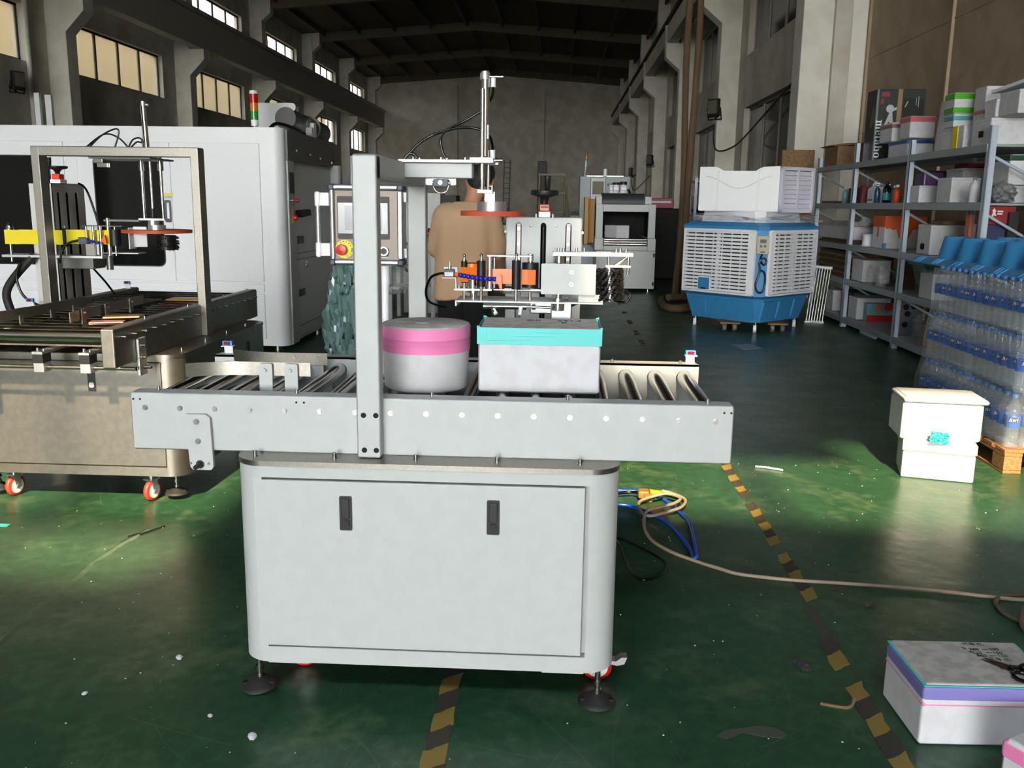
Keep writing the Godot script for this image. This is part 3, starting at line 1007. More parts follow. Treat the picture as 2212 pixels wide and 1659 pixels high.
func lift_column(t: Node3D):
	var z := -3.42
	var x0 := -0.196
	var x1 := 0.087
	var pl := [Vector2(x0, 0.55), Vector2(x0, 1.402), Vector2(x1, 1.402), Vector2(x1, 0.55)]
	for sx in [[0.026, 0.048], [-0.067, -0.046], [-0.160, -0.138]]:
		pl.append(Vector2(sx[1], 0.55))
		for k in 7:
			var a = PI * k / 6.0
			pl.append(Vector2((sx[0] + sx[1]) / 2 + cos(a) * (sx[1] - sx[0]) / 2, 1.372 + sin(a) * 0.011))
		pl.append(Vector2(sx[0], 0.55))
	part(t, "lift_cover", MB.new().ext(pl, z - 0.004, z, 2).bb(x0, x0 + 0.004, 0.1, 1.402, z - 0.13, z).bb(x1 - 0.004, x1, 0.1, 1.402, z - 0.13, z).bb(x0, x1, 1.398, 1.402, z - 0.13, z), M.paint)
	part(t, "lift_housing", MB.new().bb(x0 + 0.004, x1 - 0.004, 0.1, 1.397, z - 0.13, z - 0.05), M.gap_shade)
	for sx in [-0.149, 0.037]:
		var lr = part(t, "linear_rail", MB.new().bb(sx - 0.008, sx + 0.008, 0.6, 1.38, z - 0.03, z - 0.014, 0.001), M.alu_dark)
		var rb := MB.new()
		for k in 4:
			rb.cut().cyl(Vector3(sx, 1.36 - k * 0.056, z - 0.014), Vector3(sx, 1.36 - k * 0.056, z - 0.011), 0.0055, 0.0055, 12)
		part(lr, "rail_screw", rb, M.bolt)
	var th := []
	for k in 90:
		th.append(Vector2(0.0075 if k % 2 == 0 else 0.0062, 0.7 + k * 0.0075))
	part(t, "lead_screw", MB.new().lathe(Vector3(-0.0565, 0, z - 0.026), th, 12), M.black)
	var bl := MB.new()
	for q in [[-0.104, 1.372], [-0.010, 1.372], [-0.198, 1.348], [0.089, 1.348]]:
		bl.cut().sph(Vector3(q[0], q[1], z), 0.006, 10)
	part(t, "cover_screw", bl, M.white_plastic)
	part(t, "bearing_block", MB.new().bb(-0.076, -0.032, 1.402, 1.424, z - 0.05, z - 0.005, 0.002), M.white_plastic)
	bl = MB.new()
	for s in [-0.085, -0.022]:
		bolt(bl, Vector3(s, 1.402, z - 0.02), Vector3.UP, 0.006, 0.012)
	part(t, "block_bolt", bl, M.bolt)
	var rc = part(t, "counter", MB.new().bb(-0.0735, -0.0345, 1.424, 1.4505, z - 0.055, z - 0.008, 0.004), M.red_counter)
	part(rc, "counter_window", MB.new().bb(-0.068, -0.040, 1.436, 1.445, z - 0.008, z - 0.0065), M.grey_plastic)
	var hw = part(t, "handwheel", MB.new().lathe(Vector3(-0.055, 1.45, z - 0.03), [Vector2(0.012, 0), Vector2(0.013, 0.012), Vector2(0.018, 0.025), Vector2(0.040, 0.032), Vector2(0.050, 0.034), Vector2(0.052, 0.040), Vector2(0.051, 0.050), Vector2(0.046, 0.052), Vector2(0.0, 0.047)], 32), M.black)
	part(hw, "crank_grip", MB.new().lathe(Vector3(-0.045, 1.497, z - 0.005), [Vector2(0.005, 0), Vector2(0.010, 0.004), Vector2(0.0125, 0.056), Vector2(0.0, 0.058)], 16), M.black)

func tape_head(t: Node3D):
	var z := -2.98
	# carriage plate and its mounts
	var cp = part(t, "carriage_plate", MB.new().bb(-0.334, 0.15, 1.131, 1.1365, -3.12, z + 0.02, 0.001).bb(-0.335, -0.330, 1.118, 1.136, -3.12, z + 0.02), M.paint_white)
	part(t, "carriage_arm", MB.new().bb(-0.02, 0.05, 1.02, 1.128, -3.44, -3.08, 0.004).bb(-0.10, 0.03, 1.05, 1.10, -3.43, -3.36, 0.004), M.alu)
	part(t, "upper_bracket", MB.new().bb(-0.340, -0.215, 1.168, 1.1745, z - 0.07, z + 0.01, 0.001), M.alu)
	var bl := MB.new()
	for px in [-0.325, -0.308, -0.28, -0.24]:
		bolt(bl, Vector3(px, 1.1745, z - 0.01), Vector3.UP, 0.005, 0.008)
	part(t, "bracket_bolt", bl, M.bolt)
	part(t, "hub_post", MB.new().cyl(Vector3(-0.279, 1.1745, z - 0.015), Vector3(-0.279, 1.203, z - 0.015), 0.019, 0.019, 28).cyl(Vector3(-0.279, 1.159, z - 0.035), Vector3(-0.279, 1.168, z - 0.035), 0.026, 0.026, 28).cyl(Vector3(-0.279, 1.137, z - 0.035), Vector3(-0.279, 1.159, z - 0.035), 0.013, 0.013, 6), M.chrome)
	# rollers that lead the tape
	for q in [[-0.310, 0.0105, 1.191, 1.262, -0.03], [-0.249, 0.0145, 1.183, 1.267, 0.020], [-0.1345, 0.0148, 1.177, 1.270, 0.020], [-0.0905, 0.0275, 1.179, 1.260, -0.035]]:
		var zz = z + q[4]
		var ro = part(t, "tape_roller", MB.new().cyl(Vector3(q[0], q[2], zz), Vector3(q[0], q[3], zz), q[1], q[1], 26), M.black)
		part(ro, "roller_pin", MB.new().cyl(Vector3(q[0], 1.137, zz), Vector3(q[0], q[2], zz), 0.005, 0.005, 12).cyl(Vector3(q[0], q[3], zz), Vector3(q[0], q[3] + 0.018, zz), 0.0042, 0.0042, 12).cyl(Vector3(q[0], q[3], zz), Vector3(q[0], q[3] + 0.004, zz), 0.008, 0.008, 12).sph(Vector3(q[0], q[3] + 0.018, zz), 0.0058, 10), M.bolt)
	part(t, "spacer_post", MB.new().cyl(Vector3(-0.222, 1.1745, z + 0.01), Vector3(-0.222, 1.286, z + 0.01), 0.0085, 0.0085, 20).cyl(Vector3(-0.209, 1.1745, z - 0.015), Vector3(-0.209, 1.275, z - 0.015), 0.004, 0.004, 12), M.alu)
	part(t, "top_bar", MB.new().bb(-0.231, -0.085, 1.281, 1.286, z - 0.018, z + 0.018, 0.001).cyl(Vector3(-0.0905, 1.265, z - 0.035), Vector3(-0.0905, 1.288, z - 0.035), 0.010, 0.010, 14), M.alu)
	# the orange tape run
	var tapes := [Vector3(-0.320, 0, z - 0.018), Vector3(-0.262, 0, z + 0.002), Vector3(-0.235, 0, z + 0.002), Vector3(-0.212, 0, z + 0.004), Vector3(-0.15, 0, z + 0.002), Vector3(-0.118, 0, z - 0.004), Vector3(-0.098, 0, z - 0.006), Vector3(-0.072, 0, z - 0.010)]
	var tm := MB.new()
	for i in tapes.size() - 1:
		var a = tapes[i]
		var b = tapes[i + 1]
		var nn = (b - a).cross(Vector3.UP).normalized()
		var o = nn * 0.0006
		var u0 = Vector3(0, 1.194 - i * 0.0008, 0)
		var u1 = Vector3(0, 1.243 - i * 0.0008, 0)
		tm.face([a + u0 + o, b + u0 + o, b + u1 + o, a + u1 + o], nn)
		tm.face([a + u0 - o, b + u0 - o, b + u1 - o, a + u1 - o], -nn)
		tm.face([a + u1 - o, a + u1 + o, b + u1 + o, b + u1 - o], Vector3.UP)
	tm.cyl(Vector3(-0.285, 1.196, z - 0.06), Vector3(-0.285, 1.254, z - 0.06), 0.034, 0.034, 26)
	part(t, "orange_tape", tm, M.orange_tape)
	# big cover plate with the cutter
	var cv = part(t, "cutter_cover", MB.new().ext(rr(-0.053, 0.124, 1.163, 1.262, 0.004, 4), z + 0.025, z + 0.030, 2).bb(0.068, 0.150, 1.137, 1.163, z - 0.02, z + 0.02, 0.002), M.paint)
	bl = MB.new()
	for q in [[0.045, 1.236], [0.045, 1.196]]:
		bl.cut().pipe(Vector3(q[0], q[1], z + 0.0285), Vector3(q[0], q[1], z + 0.0308), 0.0068, 0.0038, 16)
	bolt(bl, Vector3(0.094, 1.215, z + 0.030), Vector3(0, 0, 1), 0.0035, 0.003)
	part(cv, "screw", bl, M.bolt)
	part(t, "pivot_shaft", MB.new().cyl(Vector3(0.004, 1.105, z - 0.02), Vector3(0.004, 1.131, z - 0.02), 0.021, 0.021, 28).cyl(Vector3(0.004, 1.137, z - 0.02), Vector3(0.004, 1.147, z - 0.02), 0.034, 0.034, 28).cyl(Vector3(0.004, 1.147, z - 0.02), Vector3(0.004, 1.285, z - 0.02), 0.012, 0.012, 20).cyl(Vector3(0.004, 1.262, z - 0.02), Vector3(0.004, 1.284, z - 0.02), 0.019, 0.019, 24), M.chrome)
	part(t, "swing_arm", MB.new().bb(-0.018, 0.175, 1.285, 1.299, z - 0.045, z + 0.005, 0.002).bb(0.165, 0.243, 1.287, 1.298, z - 0.03, z + 0.02, 0.002).bb(0.155, 0.236, 1.252, 1.258, z - 0.012, z + 0.022, 0.001), M.paint_white)
	bl = MB.new()
	for px in [-0.010, 0.002, 0.018, 0.06, 0.085, 0.19, 0.203, 0.222]:
		bl.cut().cyl(Vector3(px, 1.299, z - 0.02), Vector3(px, 1.311, z - 0.02), 0.0042, 0.0042, 10)
	bl.cut().cyl(Vector3(0.165, 1.252, z + 0.005), Vector3(0.165, 1.288, z + 0.005), 0.004, 0.004, 10).cut().cyl(Vector3(0.18, 1.252, z - 0.005), Vector3(0.225, 1.285, z - 0.005), 0.005, 0.005, 10).cut().cyl(Vector3(0.228, 1.230, z + 0.012), Vector3(0.228, 1.288, z + 0.012), 0.0045, 0.0045, 10)
	part(t, "arm_bolt", bl, M.bolt)
	# brush roller
	var bx := 0.171
	var bz := z + 0.0
	var bm := MB.new()
	bm.xf = Transform3D(Basis(Vector3(0, 0, 1), 0.07), Vector3(bx, 1.195, bz))
	bm.cyl(Vector3(0, -0.055, 0), Vector3(0, 0.062, 0), 0.012, 0.012, 14)
	var bc = part(t, "brush_core", bm, M.alu)
	var rg := RandomNumberGenerator.new()
	rg.seed = 77
	var bs := MB.new()
	bs.xf = bm.xf
	for row in 14:
		for k in 12:
			var an = TAU * (k + (0.5 if row % 2 else 0.0)) / 12 + row * 0.12
			var y = -0.046 + row * 0.0072
			for j in 3:
				var a2 = an + rg.randf_range(-0.07, 0.07)
				var e = Vector3(cos(a2), rg.randf_range(-0.06, 0.06), sin(a2))
				bs.cyl(Vector3(0, y, 0) + e * 0.011, Vector3(0, y + rg.randf_range(-0.002, 0.002), 0) + e * rg.randf_range(0.042, 0.048), 0.0020, 0.0042, 4)
	part(bc, "bristles", bs, mat("bristle", Color(0.018, 0.018, 0.02), 0.6))
	# air blower: valve, blue jointed hose, orange nozzle
	var vb = part(t, "blow_valve", MB.new().bb(-0.371, -0.337, 1.213, 1.238, z, z + 0.03, 0.002), M.grey_plastic)
	part(vb, "valve_label", MB.new().bb(-0.368, -0.340, 1.215, 1.229, z + 0.030, z + 0.031), M.paper)
	part(vb, "valve_knob", MB.new().cyl(Vector3(-0.353, 1.238, z + 0.012), Vector3(-0.353, 1.250, z + 0.012), 0.006, 0.006, 8).cyl(Vector3(-0.353, 1.250, z + 0.012), Vector3(-0.353, 1.262, z + 0.012), 0.0038, 0.0038, 8), M.chrome)
	part(t, "valve_bracket", MB.new().bb(-0.376, -0.332, 1.209, 1.212, z - 0.006, z + 0.03).bb(-0.334, -0.331, 1.1745, 1.212, z - 0.006, z + 0.02).bb(-0.374, -0.331, 1.209, 1.243, z - 0.008, z - 0.004), M.paint_white)
	part(t, "nozzle_joint", MB.new().cyl(Vector3(-0.337, 1.221, z + 0.015), Vector3(-0.324, 1.220, z + 0.018), 0.008, 0.0065, 12), M.orange_plastic)
	var bd := MB.new()
	for i in 9:
		var f = i / 8.0
		bd.sph(Vector3(lerp(-0.317, -0.206, f), 1.219 - 0.011 * f, z + 0.018 + 0.030 * sin(f * PI)), 0.0082, 12)
	part(t, "blue_jointed_hose", bd, M.blue_bead)
	part(t, "air_nozzle", MB.new().ext([Vector2(-0.200, 1.213), Vector2(-0.190, 1.224), Vector2(-0.183, 1.223), Vector2(-0.180, 1.176), Vector2(-0.188, 1.178), Vector2(-0.193, 1.196), Vector2(-0.200, 1.203)], z + 0.016, z + 0.030, 2, false), M.orange_plastic)
	part(t, "air_hose", MB.new().tube([Vector3(-0.371, 1.224, z + 0.015), Vector3(-0.39, 1.222, z + 0.012), Vector3(-0.419, 1.207, z), Vector3(-0.437, 1.161, z - 0.02), Vector3(-0.427, 1.123, z - 0.04), Vector3(-0.38, 1.10, z - 0.10)], 0.0042, 8, 5), M.hose)
	part(t, "air_hose", MB.new().tube([Vector3(0.205, 1.178, z - 0.02), Vector3(0.234, 1.170, z - 0.03), Vector3(0.241, 1.151, z - 0.03), Vector3(0.223, 1.135, z - 0.03), Vector3(0.177, 1.139, z - 0.05), Vector3(0.08, 1.125, z - 0.09), Vector3(0.02, 1.09, z - 0.16)], 0.0042, 8, 5), M.hose)
	# small cylinder and rods below the plate
	part(t, "tilt_cylinder", MB.new().cyl(Vector3(-0.243, 1.118, z), Vector3(-0.10, 1.118, z), 0.0105, 0.0105, 20).cyl(Vector3(-0.100, 1.118, z), Vector3(-0.02, 1.116, z), 0.0045, 0.0045, 12).cyl(Vector3(-0.082, 1.1175, z), Vector3(-0.070, 1.1175, z), 0.010, 0.010, 6).cyl(Vector3(-0.215, 1.118, z + 0.004), Vector3(-0.207, 1.098, z + 0.02), 0.006, 0.006, 10), M.chrome)
	part(t, "white_elbow", MB.new().cut().cyl(Vector3(-0.209, 1.108, z + 0.012), Vector3(-0.199, 1.094, z + 0.02), 0.007, 0.007, 10).cut().cyl(Vector3(-0.118, 1.118, z + 0.01), Vector3(-0.122, 1.092, z + 0.02), 0.007, 0.006, 10), M.white_plastic)
	part(t, "link_rod", MB.new().cyl(Vector3(-0.21, 1.171, z - 0.01), Vector3(-0.05, 1.171, z - 0.01), 0.005, 0.005, 12).cyl(Vector3(-0.175, 1.171, z - 0.01), Vector3(-0.150, 1.171, z - 0.01), 0.0125, 0.0125, 18).cyl(Vector3(-0.088, 1.171, z - 0.01), Vector3(-0.055, 1.171, z - 0.01), 0.0095, 0.0095, 18), M.bolt)

func control_panel(t0: Node3D):
	var z := -3.62
	var t = thing("operator_terminal", "touch-screen operator terminal in an aluminium frame behind the grey post", "terminal", Vector3(-0.76, 0, z))
	var D := 0.085
	part(t, "housing", MB.new().bb(-0.895, -0.635, 1.212, 1.506, z - D, z - 0.006), M.alu)
	part(t, "face_plate", MB.new().bb(-0.893, -0.637, 1.216, 1.502, z - 0.006, z - 0.003), mat("brown_steel", Color(0.37, 0.335, 0.31), 0.4, 0.5))
	var e := MB.new()
	e.cyl(Vector3(-0.89, 1.506, z), Vector3(-0.64, 1.506, z), 0.0125, 0.0125, 16).cyl(Vector3(-0.89, 1.212, z), Vector3(-0.64, 1.212, z), 0.0125, 0.0125, 16)
	e.cyl(Vector3(-0.900, 1.225, z), Vector3(-0.900, 1.495, z), 0.010, 0.010, 16).bb(-0.640, -0.618, 1.225, 1.495, z - D, z + 0.008, 0.006)
	part(t, "frame_profile", e, M.alu)
	for q in [[-0.902, 1.506], [-0.628, 1.506], [-0.902, 1.212], [-0.628, 1.212]]:
		part(t, "corner_cap", MB.new().box(Vector3(q[0], q[1], z - 0.03), Vector3(0.028, 0.028, 0.085), 0.009), M.grey_plastic)
	var sc = part(t, "screen_bezel", MB.new().ext(rr(-0.880, -0.672, 1.304, 1.472, 0.006, 4), z - 0.003, z + 0.003, 2), M.black)
	part(sc, "screen", MB.new().bb(-0.877, -0.678, 1.326, 1.446, z + 0.003, z + 0.0036), mat("lcd", Color(0.46, 0.50, 0.52), 0.15))
	part(sc, "screen_image", MB.new().bb(-0.850, -0.700, 1.340, 1.436, z + 0.0036, z + 0.0042), mat("lcd2", Color(0.24, 0.25, 0.36), 0.15))
	part(sc, "screen_button", MB.new().bb(-0.848, -0.80, 1.342, 1.352, z + 0.0042, z + 0.0046).bb(-0.690, -0.683, 1.426, 1.430, z + 0.0036, z + 0.0042).bb(-0.690, -0.683, 1.416, 1.420, z + 0.0036, z + 0.0042), mat("lcd3", Color(0.42, 0.30, 0.32), 0.2))
	var eb = part(t, "emergency_stop", MB.new().cyl(Vector3(-0.855, 1.264, z - 0.003), Vector3(-0.855, 1.264, z), 0.036, 0.036, 36), M.yellow)
	var btn := MB.new()
	btn.xf = Transform3D(Basis(Vector3.RIGHT, PI / 2), Vector3(-0.863, 1.262, z))
	btn.lathe(Vector3.ZERO, [Vector2(0.014, 0), Vector2(0.014, 0.016), Vector2(0.021, 0.018), Vector2(0.022, 0.024), Vector2(0.021, 0.032), Vector2(0.0, 0.035)], 28)
	part(eb, "stop_button", btn, M.red)
	var word := "EMERGENCY"
	for i in word.length():
		var a = PI * 0.66 - i * (PI * 1.02 / 8.0)
		var p = Vector3(-0.855 + cos(a) * 0.0295, 1.264 + sin(a) * 0.0295, z + 0.0003)
		text(eb, "letter", word[i], 0.0085, Transform3D(Basis(Vector3(0, 0, 1), a - PI / 2), p), M.ink)
	var kn = part(t, "selector_switch", MB.new().cyl(Vector3(-0.694, 1.258, z - 0.003), Vector3(-0.694, 1.258, z + 0.012), 0.017, 0.016, 24).bb(-0.708, -0.678, 1.236, 1.270, z - 0.003, z - 0.001), M.black)
	part(kn, "selector_ring", MB.new().pipe(Vector3(-0.694, 1.258, z + 0.010), Vector3(-0.694, 1.258, z + 0.014), 0.018, 0.0135, 24), M.chrome)
	part(kn, "selector_label", MB.new().bb(-0.707, -0.680, 1.232, 1.241, z - 0.003, z - 0.0015), M.paper)
	part(t, "start_button", MB.new().cyl(Vector3(-0.815, 1.262, z - 0.003), Vector3(-0.815, 1.262, z + 0.008), 0.012, 0.011, 18), mat("button_green", Color(0.12, 0.42, 0.40), 0.4))
	var hd = part(t, "grab_handle", MB.new().cyl(Vector3(-0.955, 1.232, z + 0.01), Vector3(-0.955, 1.488, z + 0.01), 0.0095, 0.0095, 18), M.alu)
	for yy in [1.235, 1.432]:
		part(hd, "handle_mount", MB.new().cyl(Vector3(-0.955, yy, z + 0.01), Vector3(-0.955, yy + 0.053, z + 0.01), 0.0125, 0.0125, 16).bb(-0.945, -0.907, yy, yy + 0.053, z - 0.005, z + 0.022, 0.004), M.white_plastic)
	part(t, "side_ledge", MB.new().cut().bb(-0.622, -0.606, 1.23, 1.27, z - 0.05, z - 0.02, 0.003).cut().bb(-0.622, -0.606, 1.45, 1.49, z - 0.05, z - 0.02, 0.003), M.white_plastic)
	part(t, "stand_pole", MB.new().cyl(Vector3(-0.70, 0.02, z - 0.04), Vector3(-0.70, 1.21, z - 0.04), 0.016, 0.016, 16).cyl(Vector3(-0.70, 1.12, z - 0.04), Vector3(-0.70, 1.21, z - 0.04), 0.021, 0.021, 16), M.white_plastic)
	part(t, "stand_base", MB.new().bb(-0.83, -0.57, 0.0, 0.02, z - 0.17, z + 0.09, 0.004), M.paint)

func boxes_on_machine():
	# round foam tub with a pink band
	var c := Vector3(-0.405, 0.8848, -2.775)
	var t = thing("foam_tub", "round white foam tub with a pink tape band on the rollers", "tub", c)
	lpart(t, "body", MB.new().lathe(Vector3.ZERO, [Vector2(0, 0.0), Vector2(0.120, 0.0), Vector2(0.128, 0.006), Vector2(0.136, 0.125), Vector2(0.1365, 0.188), Vector2(0.134, 0.192)], 56), M.foam)
	lpart(t, "lid", MB.new().lathe(Vector3.ZERO, [Vector2(0.134, 0.189), Vector2(0.1375, 0.191), Vector2(0.136, 0.199), Vector2(0.132, 0.201), Vector2(0, 0.202)], 56), M.foam_top)
	lpart(t, "pink_tape", MB.new().lathe(Vector3.ZERO, [Vector2(0.1362, 0.120), Vector2(0.1376, 0.120), Vector2(0.1380, 0.160), Vector2(0.1390, 0.1615), Vector2(0.1382, 0.163), Vector2(0.1385, 0.194), Vector2(0.1370, 0.1955)], 56).lathe(Vector3.ZERO, [Vector2(0.1383, 0.143), Vector2(0.1389, 0.1437), Vector2(0.1384, 0.1445)], 56), M.pink)
	lpart(t, "paper_scrap", MB.new().ext([Vector2(-0.030, 0.02), Vector2(0.004, 0.014), Vector2(0.012, 0.024), Vector2(-0.006, 0.036), Vector2(-0.026, 0.032)], 0.2022, 0.2032, 1, false), M.paper)
	# square foam box with a turquoise band
	t = thing("foam_box", "white foam box with a turquoise tape band on the rollers", "foam box", Vector3(-0.05, 0.8848, -2.82))
	var p := MB.new()
	for q in [[0.0, 0.182, 0.006], [0.006, 0.184, 0.0], [0.19, 0.187, 0.0]]:
		pass
	lpart(t, "body", MB.new().box(Vector3(0, 0.0975, 0), Vector3(0.370, 0.195, 0.245), 0.008), M.foam)
	lpart(t, "lid", MB.new().box(Vector3(0, 0.1975, 0), Vector3(0.360, 0.006, 0.238), 0.003), M.foam_top)
	var tp := MB.new()
	var W := 0.187
	var Dd := 0.1245
	for s in [-1, 1]:
		tp.box(Vector3(0, 0.1745, s * Dd), Vector3(W * 2 + 0.002, 0.051, 0.0018), 0.0005)
		tp.box(Vector3(s * W, 0.1745, 0), Vector3(0.0018, 0.051, Dd * 2), 0.0005)
	for s in [-1, 1]:
		for s2 in [-1, 1]:
			tp.face([Vector3(s * 0.189, 0.200, s2 * 0.1265), Vector3(s * 0.176, 0.2015, s2 * 0.127), Vector3(s * 0.188, 0.2065, s2 * 0.1265)], Vector3(0, 0, s2))
			tp.face([Vector3(s * 0.190, 0.197, s2 * 0.1270), Vector3(s * 0.19, 0.2065, s2 * 0.126), Vector3(s * 0.19, 0.198, s2 * 0.108)], Vector3(s, 0, 0))
	tp.box(Vector3(-0.1735, 0.1745, Dd + 0.0012), Vector3(0.03, 0.051, 0.0012), 0.0004)
	for k in 3:
		tp.xf = Transform3D(Basis(Vector3(0, 0, 1), 0.03 - k * 0.02), Vector3(-0.09 + k * 0.07, 0.162 + k * 0.012, Dd + 0.001))
		tp.box(Vector3.ZERO, Vector3(0.13, 0.0012, 0.0012), 0.0004)
	tp.xf = Transform3D.IDENTITY
	lpart(t, "turquoise_tape", tp, M.teal)
	var ink := MB.new()
	var y := 0.2012
	for st in [[[-0.045, 0.03], [-0.02, 0.03]], [[-0.035, 0.02], [-0.035, 0.042]], [[-0.015, 0.022], [-0.015, 0.04]], [[-0.015, 0.03], [-0.002, 0.03]], [[-0.002, 0.022], [-0.002, 0.04]],
		[[0.055, 0.04], [0.062, 0.025]], [[0.062, 0.025], [0.066, 0.04]], [[0.074, 0.04], [0.080, 0.022]], [[0.080, 0.022], [0.087, 0.04]], [[0.076, 0.034], [0.085, 0.034]], [[0.092, 0.024], [0.104, 0.038]], [[0.112, 0.022], [0.112, 0.04]], [[0.117, 0.03], [0.128, 0.024]], [[0.117, 0.03], [0.126, 0.04]], [[0.066, 0.078], [0.080, 0.066]], [[0.066, 0.066], [0.082, 0.074]]]:
		var a := Vector3(st[0][0], y, -0.10 + st[0][1] * 1.3)
		var b := Vector3(st[1][0], y, -0.10 + st[1][1] * 1.3)
		ink.cyl(a, b, 0.0011, 0.0011, 5)
	lpart(t, "ink_writing", ink, M.ink)

# ---------------------------------------------------------------- the stainless taping machine on the left
func steel_machine():
	var t = thing("steel_taping_machine", "stainless steel taping machine on the left with a square portal and yellow tape", "machine", Vector3(-2.3, 0, -4.7))
	var x0 := -2.84
	var x1 := -1.755
	var zf := -4.08
	var zb := -5.37
	var full = rr(x0, x1, zb, zf, 0.09, 8)
	part(t, "cabinet", MB.new().ext(full, 0.145, 0.19, 1).ext(notch_outline(x0, x1, zb, zf, 0.09, -2.78, -1.842, 0.03), 0.19, 0.703, 1).ext(full, 0.703, 0.722, 1), M.steel)
	var tp = part(t, "top_plate", MB.new().ext(rr(x0 - 0.003, x1 + 0.003, zb - 0.003, zf + 0.003, 0.09, 8), 0.722, 0.737, 1), M.steel_brushed)
	var bl := MB.new()
	for pz in [-4.22, -4.52, -4.82, -5.12]:
		bolt(bl, Vector3(-1.80, 0.737, pz), Vector3.UP, 0.0065, 0.014)
	part(tp, "bolt", bl, M.bolt)
	var d = part(t, "front_door", MB.new().bb(-2.775, -1.848, 0.193, 0.700, zf - 0.026, zf - 0.001, 0.003), M.steel)
	var lt = part(d, "latch", MB.new().ext(rr(-2.200, -2.164, 0.556, 0.690, 0.004, 3), zf - 0.001, zf + 0.003, 2), M.black)
	part(d, "latch_button", MB.new().ext(rr(-2.194, -2.170, 0.575, 0.600, 0.008, 3), zf + 0.003, zf + 0.006, 2), M.alu)
	# side door seams with two latches
	part(t, "side_door", MB.new().bb(x1 - 0.004, x1 + 0.001, 0.19, 0.69, zb + 0.10, zf - 0.10, 0.001), M.steel)
	bl = MB.new()
	for pz in [-4.62, -5.02]:
		bl.cut().bb(x1 + 0.001, x1 + 0.006, 0.56, 0.66, pz - 0.018, pz + 0.018, 0.002)
	part(t, "side_latch", bl, M.black)
	caster(t, Vector3(-1.96, 0, -4.155), 0.052, 1.25, mat("red_wheel", Color(0.72, 0.22, 0.17), 0.45))
	caster(t, Vector3(-2.66, 0, -4.17), 0.052, 1.25, M.red_wheel)
	caster(t, Vector3(-1.90, 0, -5.26), 0.052, 1.25, M.red_wheel)
	caster(t, Vector3(-2.66, 0, -5.26), 0.052, 1.25, M.red_wheel)
	leveling_foot(t, -1.856, -4.20, 0.15, 0.022)
	leveling_foot(t, -2.76, -4.20, 0.15, 0.022)
	leveling_foot(t, -1.856, -5.25, 0.15, 0.022)
	# rails and rollers
	var za := -3.735
	var ze := -5.605
	for q in [[-1.947, -1.886], [-2.702, -2.641]]:
		var rl = part(t, "side_rail", MB.new().bb(q[0], q[1], 0.731, 0.904, ze, za, 0.007), M.steel)
		if q[0] > -2.0:
			bl = MB.new()
			for i in 18:
				var zz = -3.80 - i * 0.1019
				if abs(zz + 4.74) < 0.06:
					continue
				bl.cut().cyl(Vector3(-1.887, 0.862, zz), Vector3(-1.862, 0.862, zz), 0.0052, 0.0052, 10)
			part(rl, "axle_end", bl, M.bolt)
			bl = MB.new()
			for zz in [-4.1, -4.6, -5.1, -5.5]:
				bolt(bl, Vector3(-1.915, 0.904, zz), Vector3.UP, 0.005, 0.012)
			part(rl, "top_bolt", bl, M.bolt)
	for i in 18:
		var zz = -3.80 - i * 0.1019
		part(t, "roller", MB.new().cyl(Vector3(-2.645, 0.862, zz), Vector3(-1.943, 0.862, zz), 0.0245, 0.0245, 22), M.roller)
	part(t, "under_panel", MB.new().bb(-2.63, -1.96, 0.775, 0.782, -5.5, -4.05), M.steel)
	# adjuster with its threaded spindle and two carriers
	var ap = part(t, "adjuster_plate", MB.new().bb(-1.886, -1.872, 0.665, 0.835, -4.005, -3.93, 0.003), M.alu)
	bl = MB.new()
	for yy in [0.80, 0.745]:
		bolt(bl, Vector3(-1.872, yy, -3.967), Vector3.RIGHT, 0.006, 0.014)
	part(ap, "bolt", bl, M.bolt)
	part(ap, "spindle_end", MB.new().cyl(Vector3(-1.872, 0.700, -3.967), Vector3(-1.836, 0.700, -3.967), 0.009, 0.007, 14), M.black)
	var th := []
	for k in 160:
		th.append(Vector2(0.0105 if k % 2 == 0 else 0.0085, k * 0.0053))
	var sp := MB.new()
	sp.xf = Transform3D(Basis(Vector3(0, 0, 1), PI / 2), Vector3(-1.875, 0.703, -3.90))
	sp.lathe(Vector3.ZERO, th, 12)
	part(t, "threaded_spindle", sp, M.bolt)
	for bx in [-2.305, -2.092]:
		var cr = part(t, "carrier", MB.new().bb(bx - 0.023, bx + 0.023, 0.684, 0.726, -3.93, -3.865, 0.001), M.alu)
		part(cr, "carrier_spacer", MB.new().bb(bx - 0.024, bx + 0.024, 0.726, 0.766, -3.93, -3.862, 0.001), M.black)
		part(cr, "carrier_bar", bolt(bolt(MB.new().bb(bx - 0.024, bx + 0.024, 0.766, 0.778, -4.40, -3.86, 0.001), Vector3(bx - 0.010, 0.778, -3.885), Vector3.UP, 0.006, 0.014), Vector3(bx + 0.014, 0.778, -3.892), Vector3.UP, 0.005, 0.010), M.alu)
	# side guides lying over the rollers
	var g = part(t, "side_guide", MB.new().ext([Vector2(-2.50, -3.80), Vector2(-2.462, -3.95), Vector2(-2.43, -4.55), Vector2(-2.426, -4.55), Vector2(-2.458, -3.95), Vector2(-2.496, -3.80)], 0.905, 0.952, 1, false), M.steel_brushed)
	part(g, "guide_foot", MB.new().cut().bb(-2.452, -2.446, 0.878, 0.92, -4.02, -3.99).cut().bb(-2.442, -2.436, 0.878, 0.92, -4.26, -4.23).cut().bb(-2.434, -2.428, 0.878, 0.92, -4.45, -4.42), M.steel_brushed)
	g = part(t, "side_guide", MB.new().ext([Vector2(-2.165, -3.90), Vector2(-2.178, -4.0), Vector2(-2.20, -4.70), Vector2(-2.196, -4.70), Vector2(-2.174, -4.0), Vector2(-2.161, -3.90)], 0.905, 0.950, 1, false), M.steel_brushed)
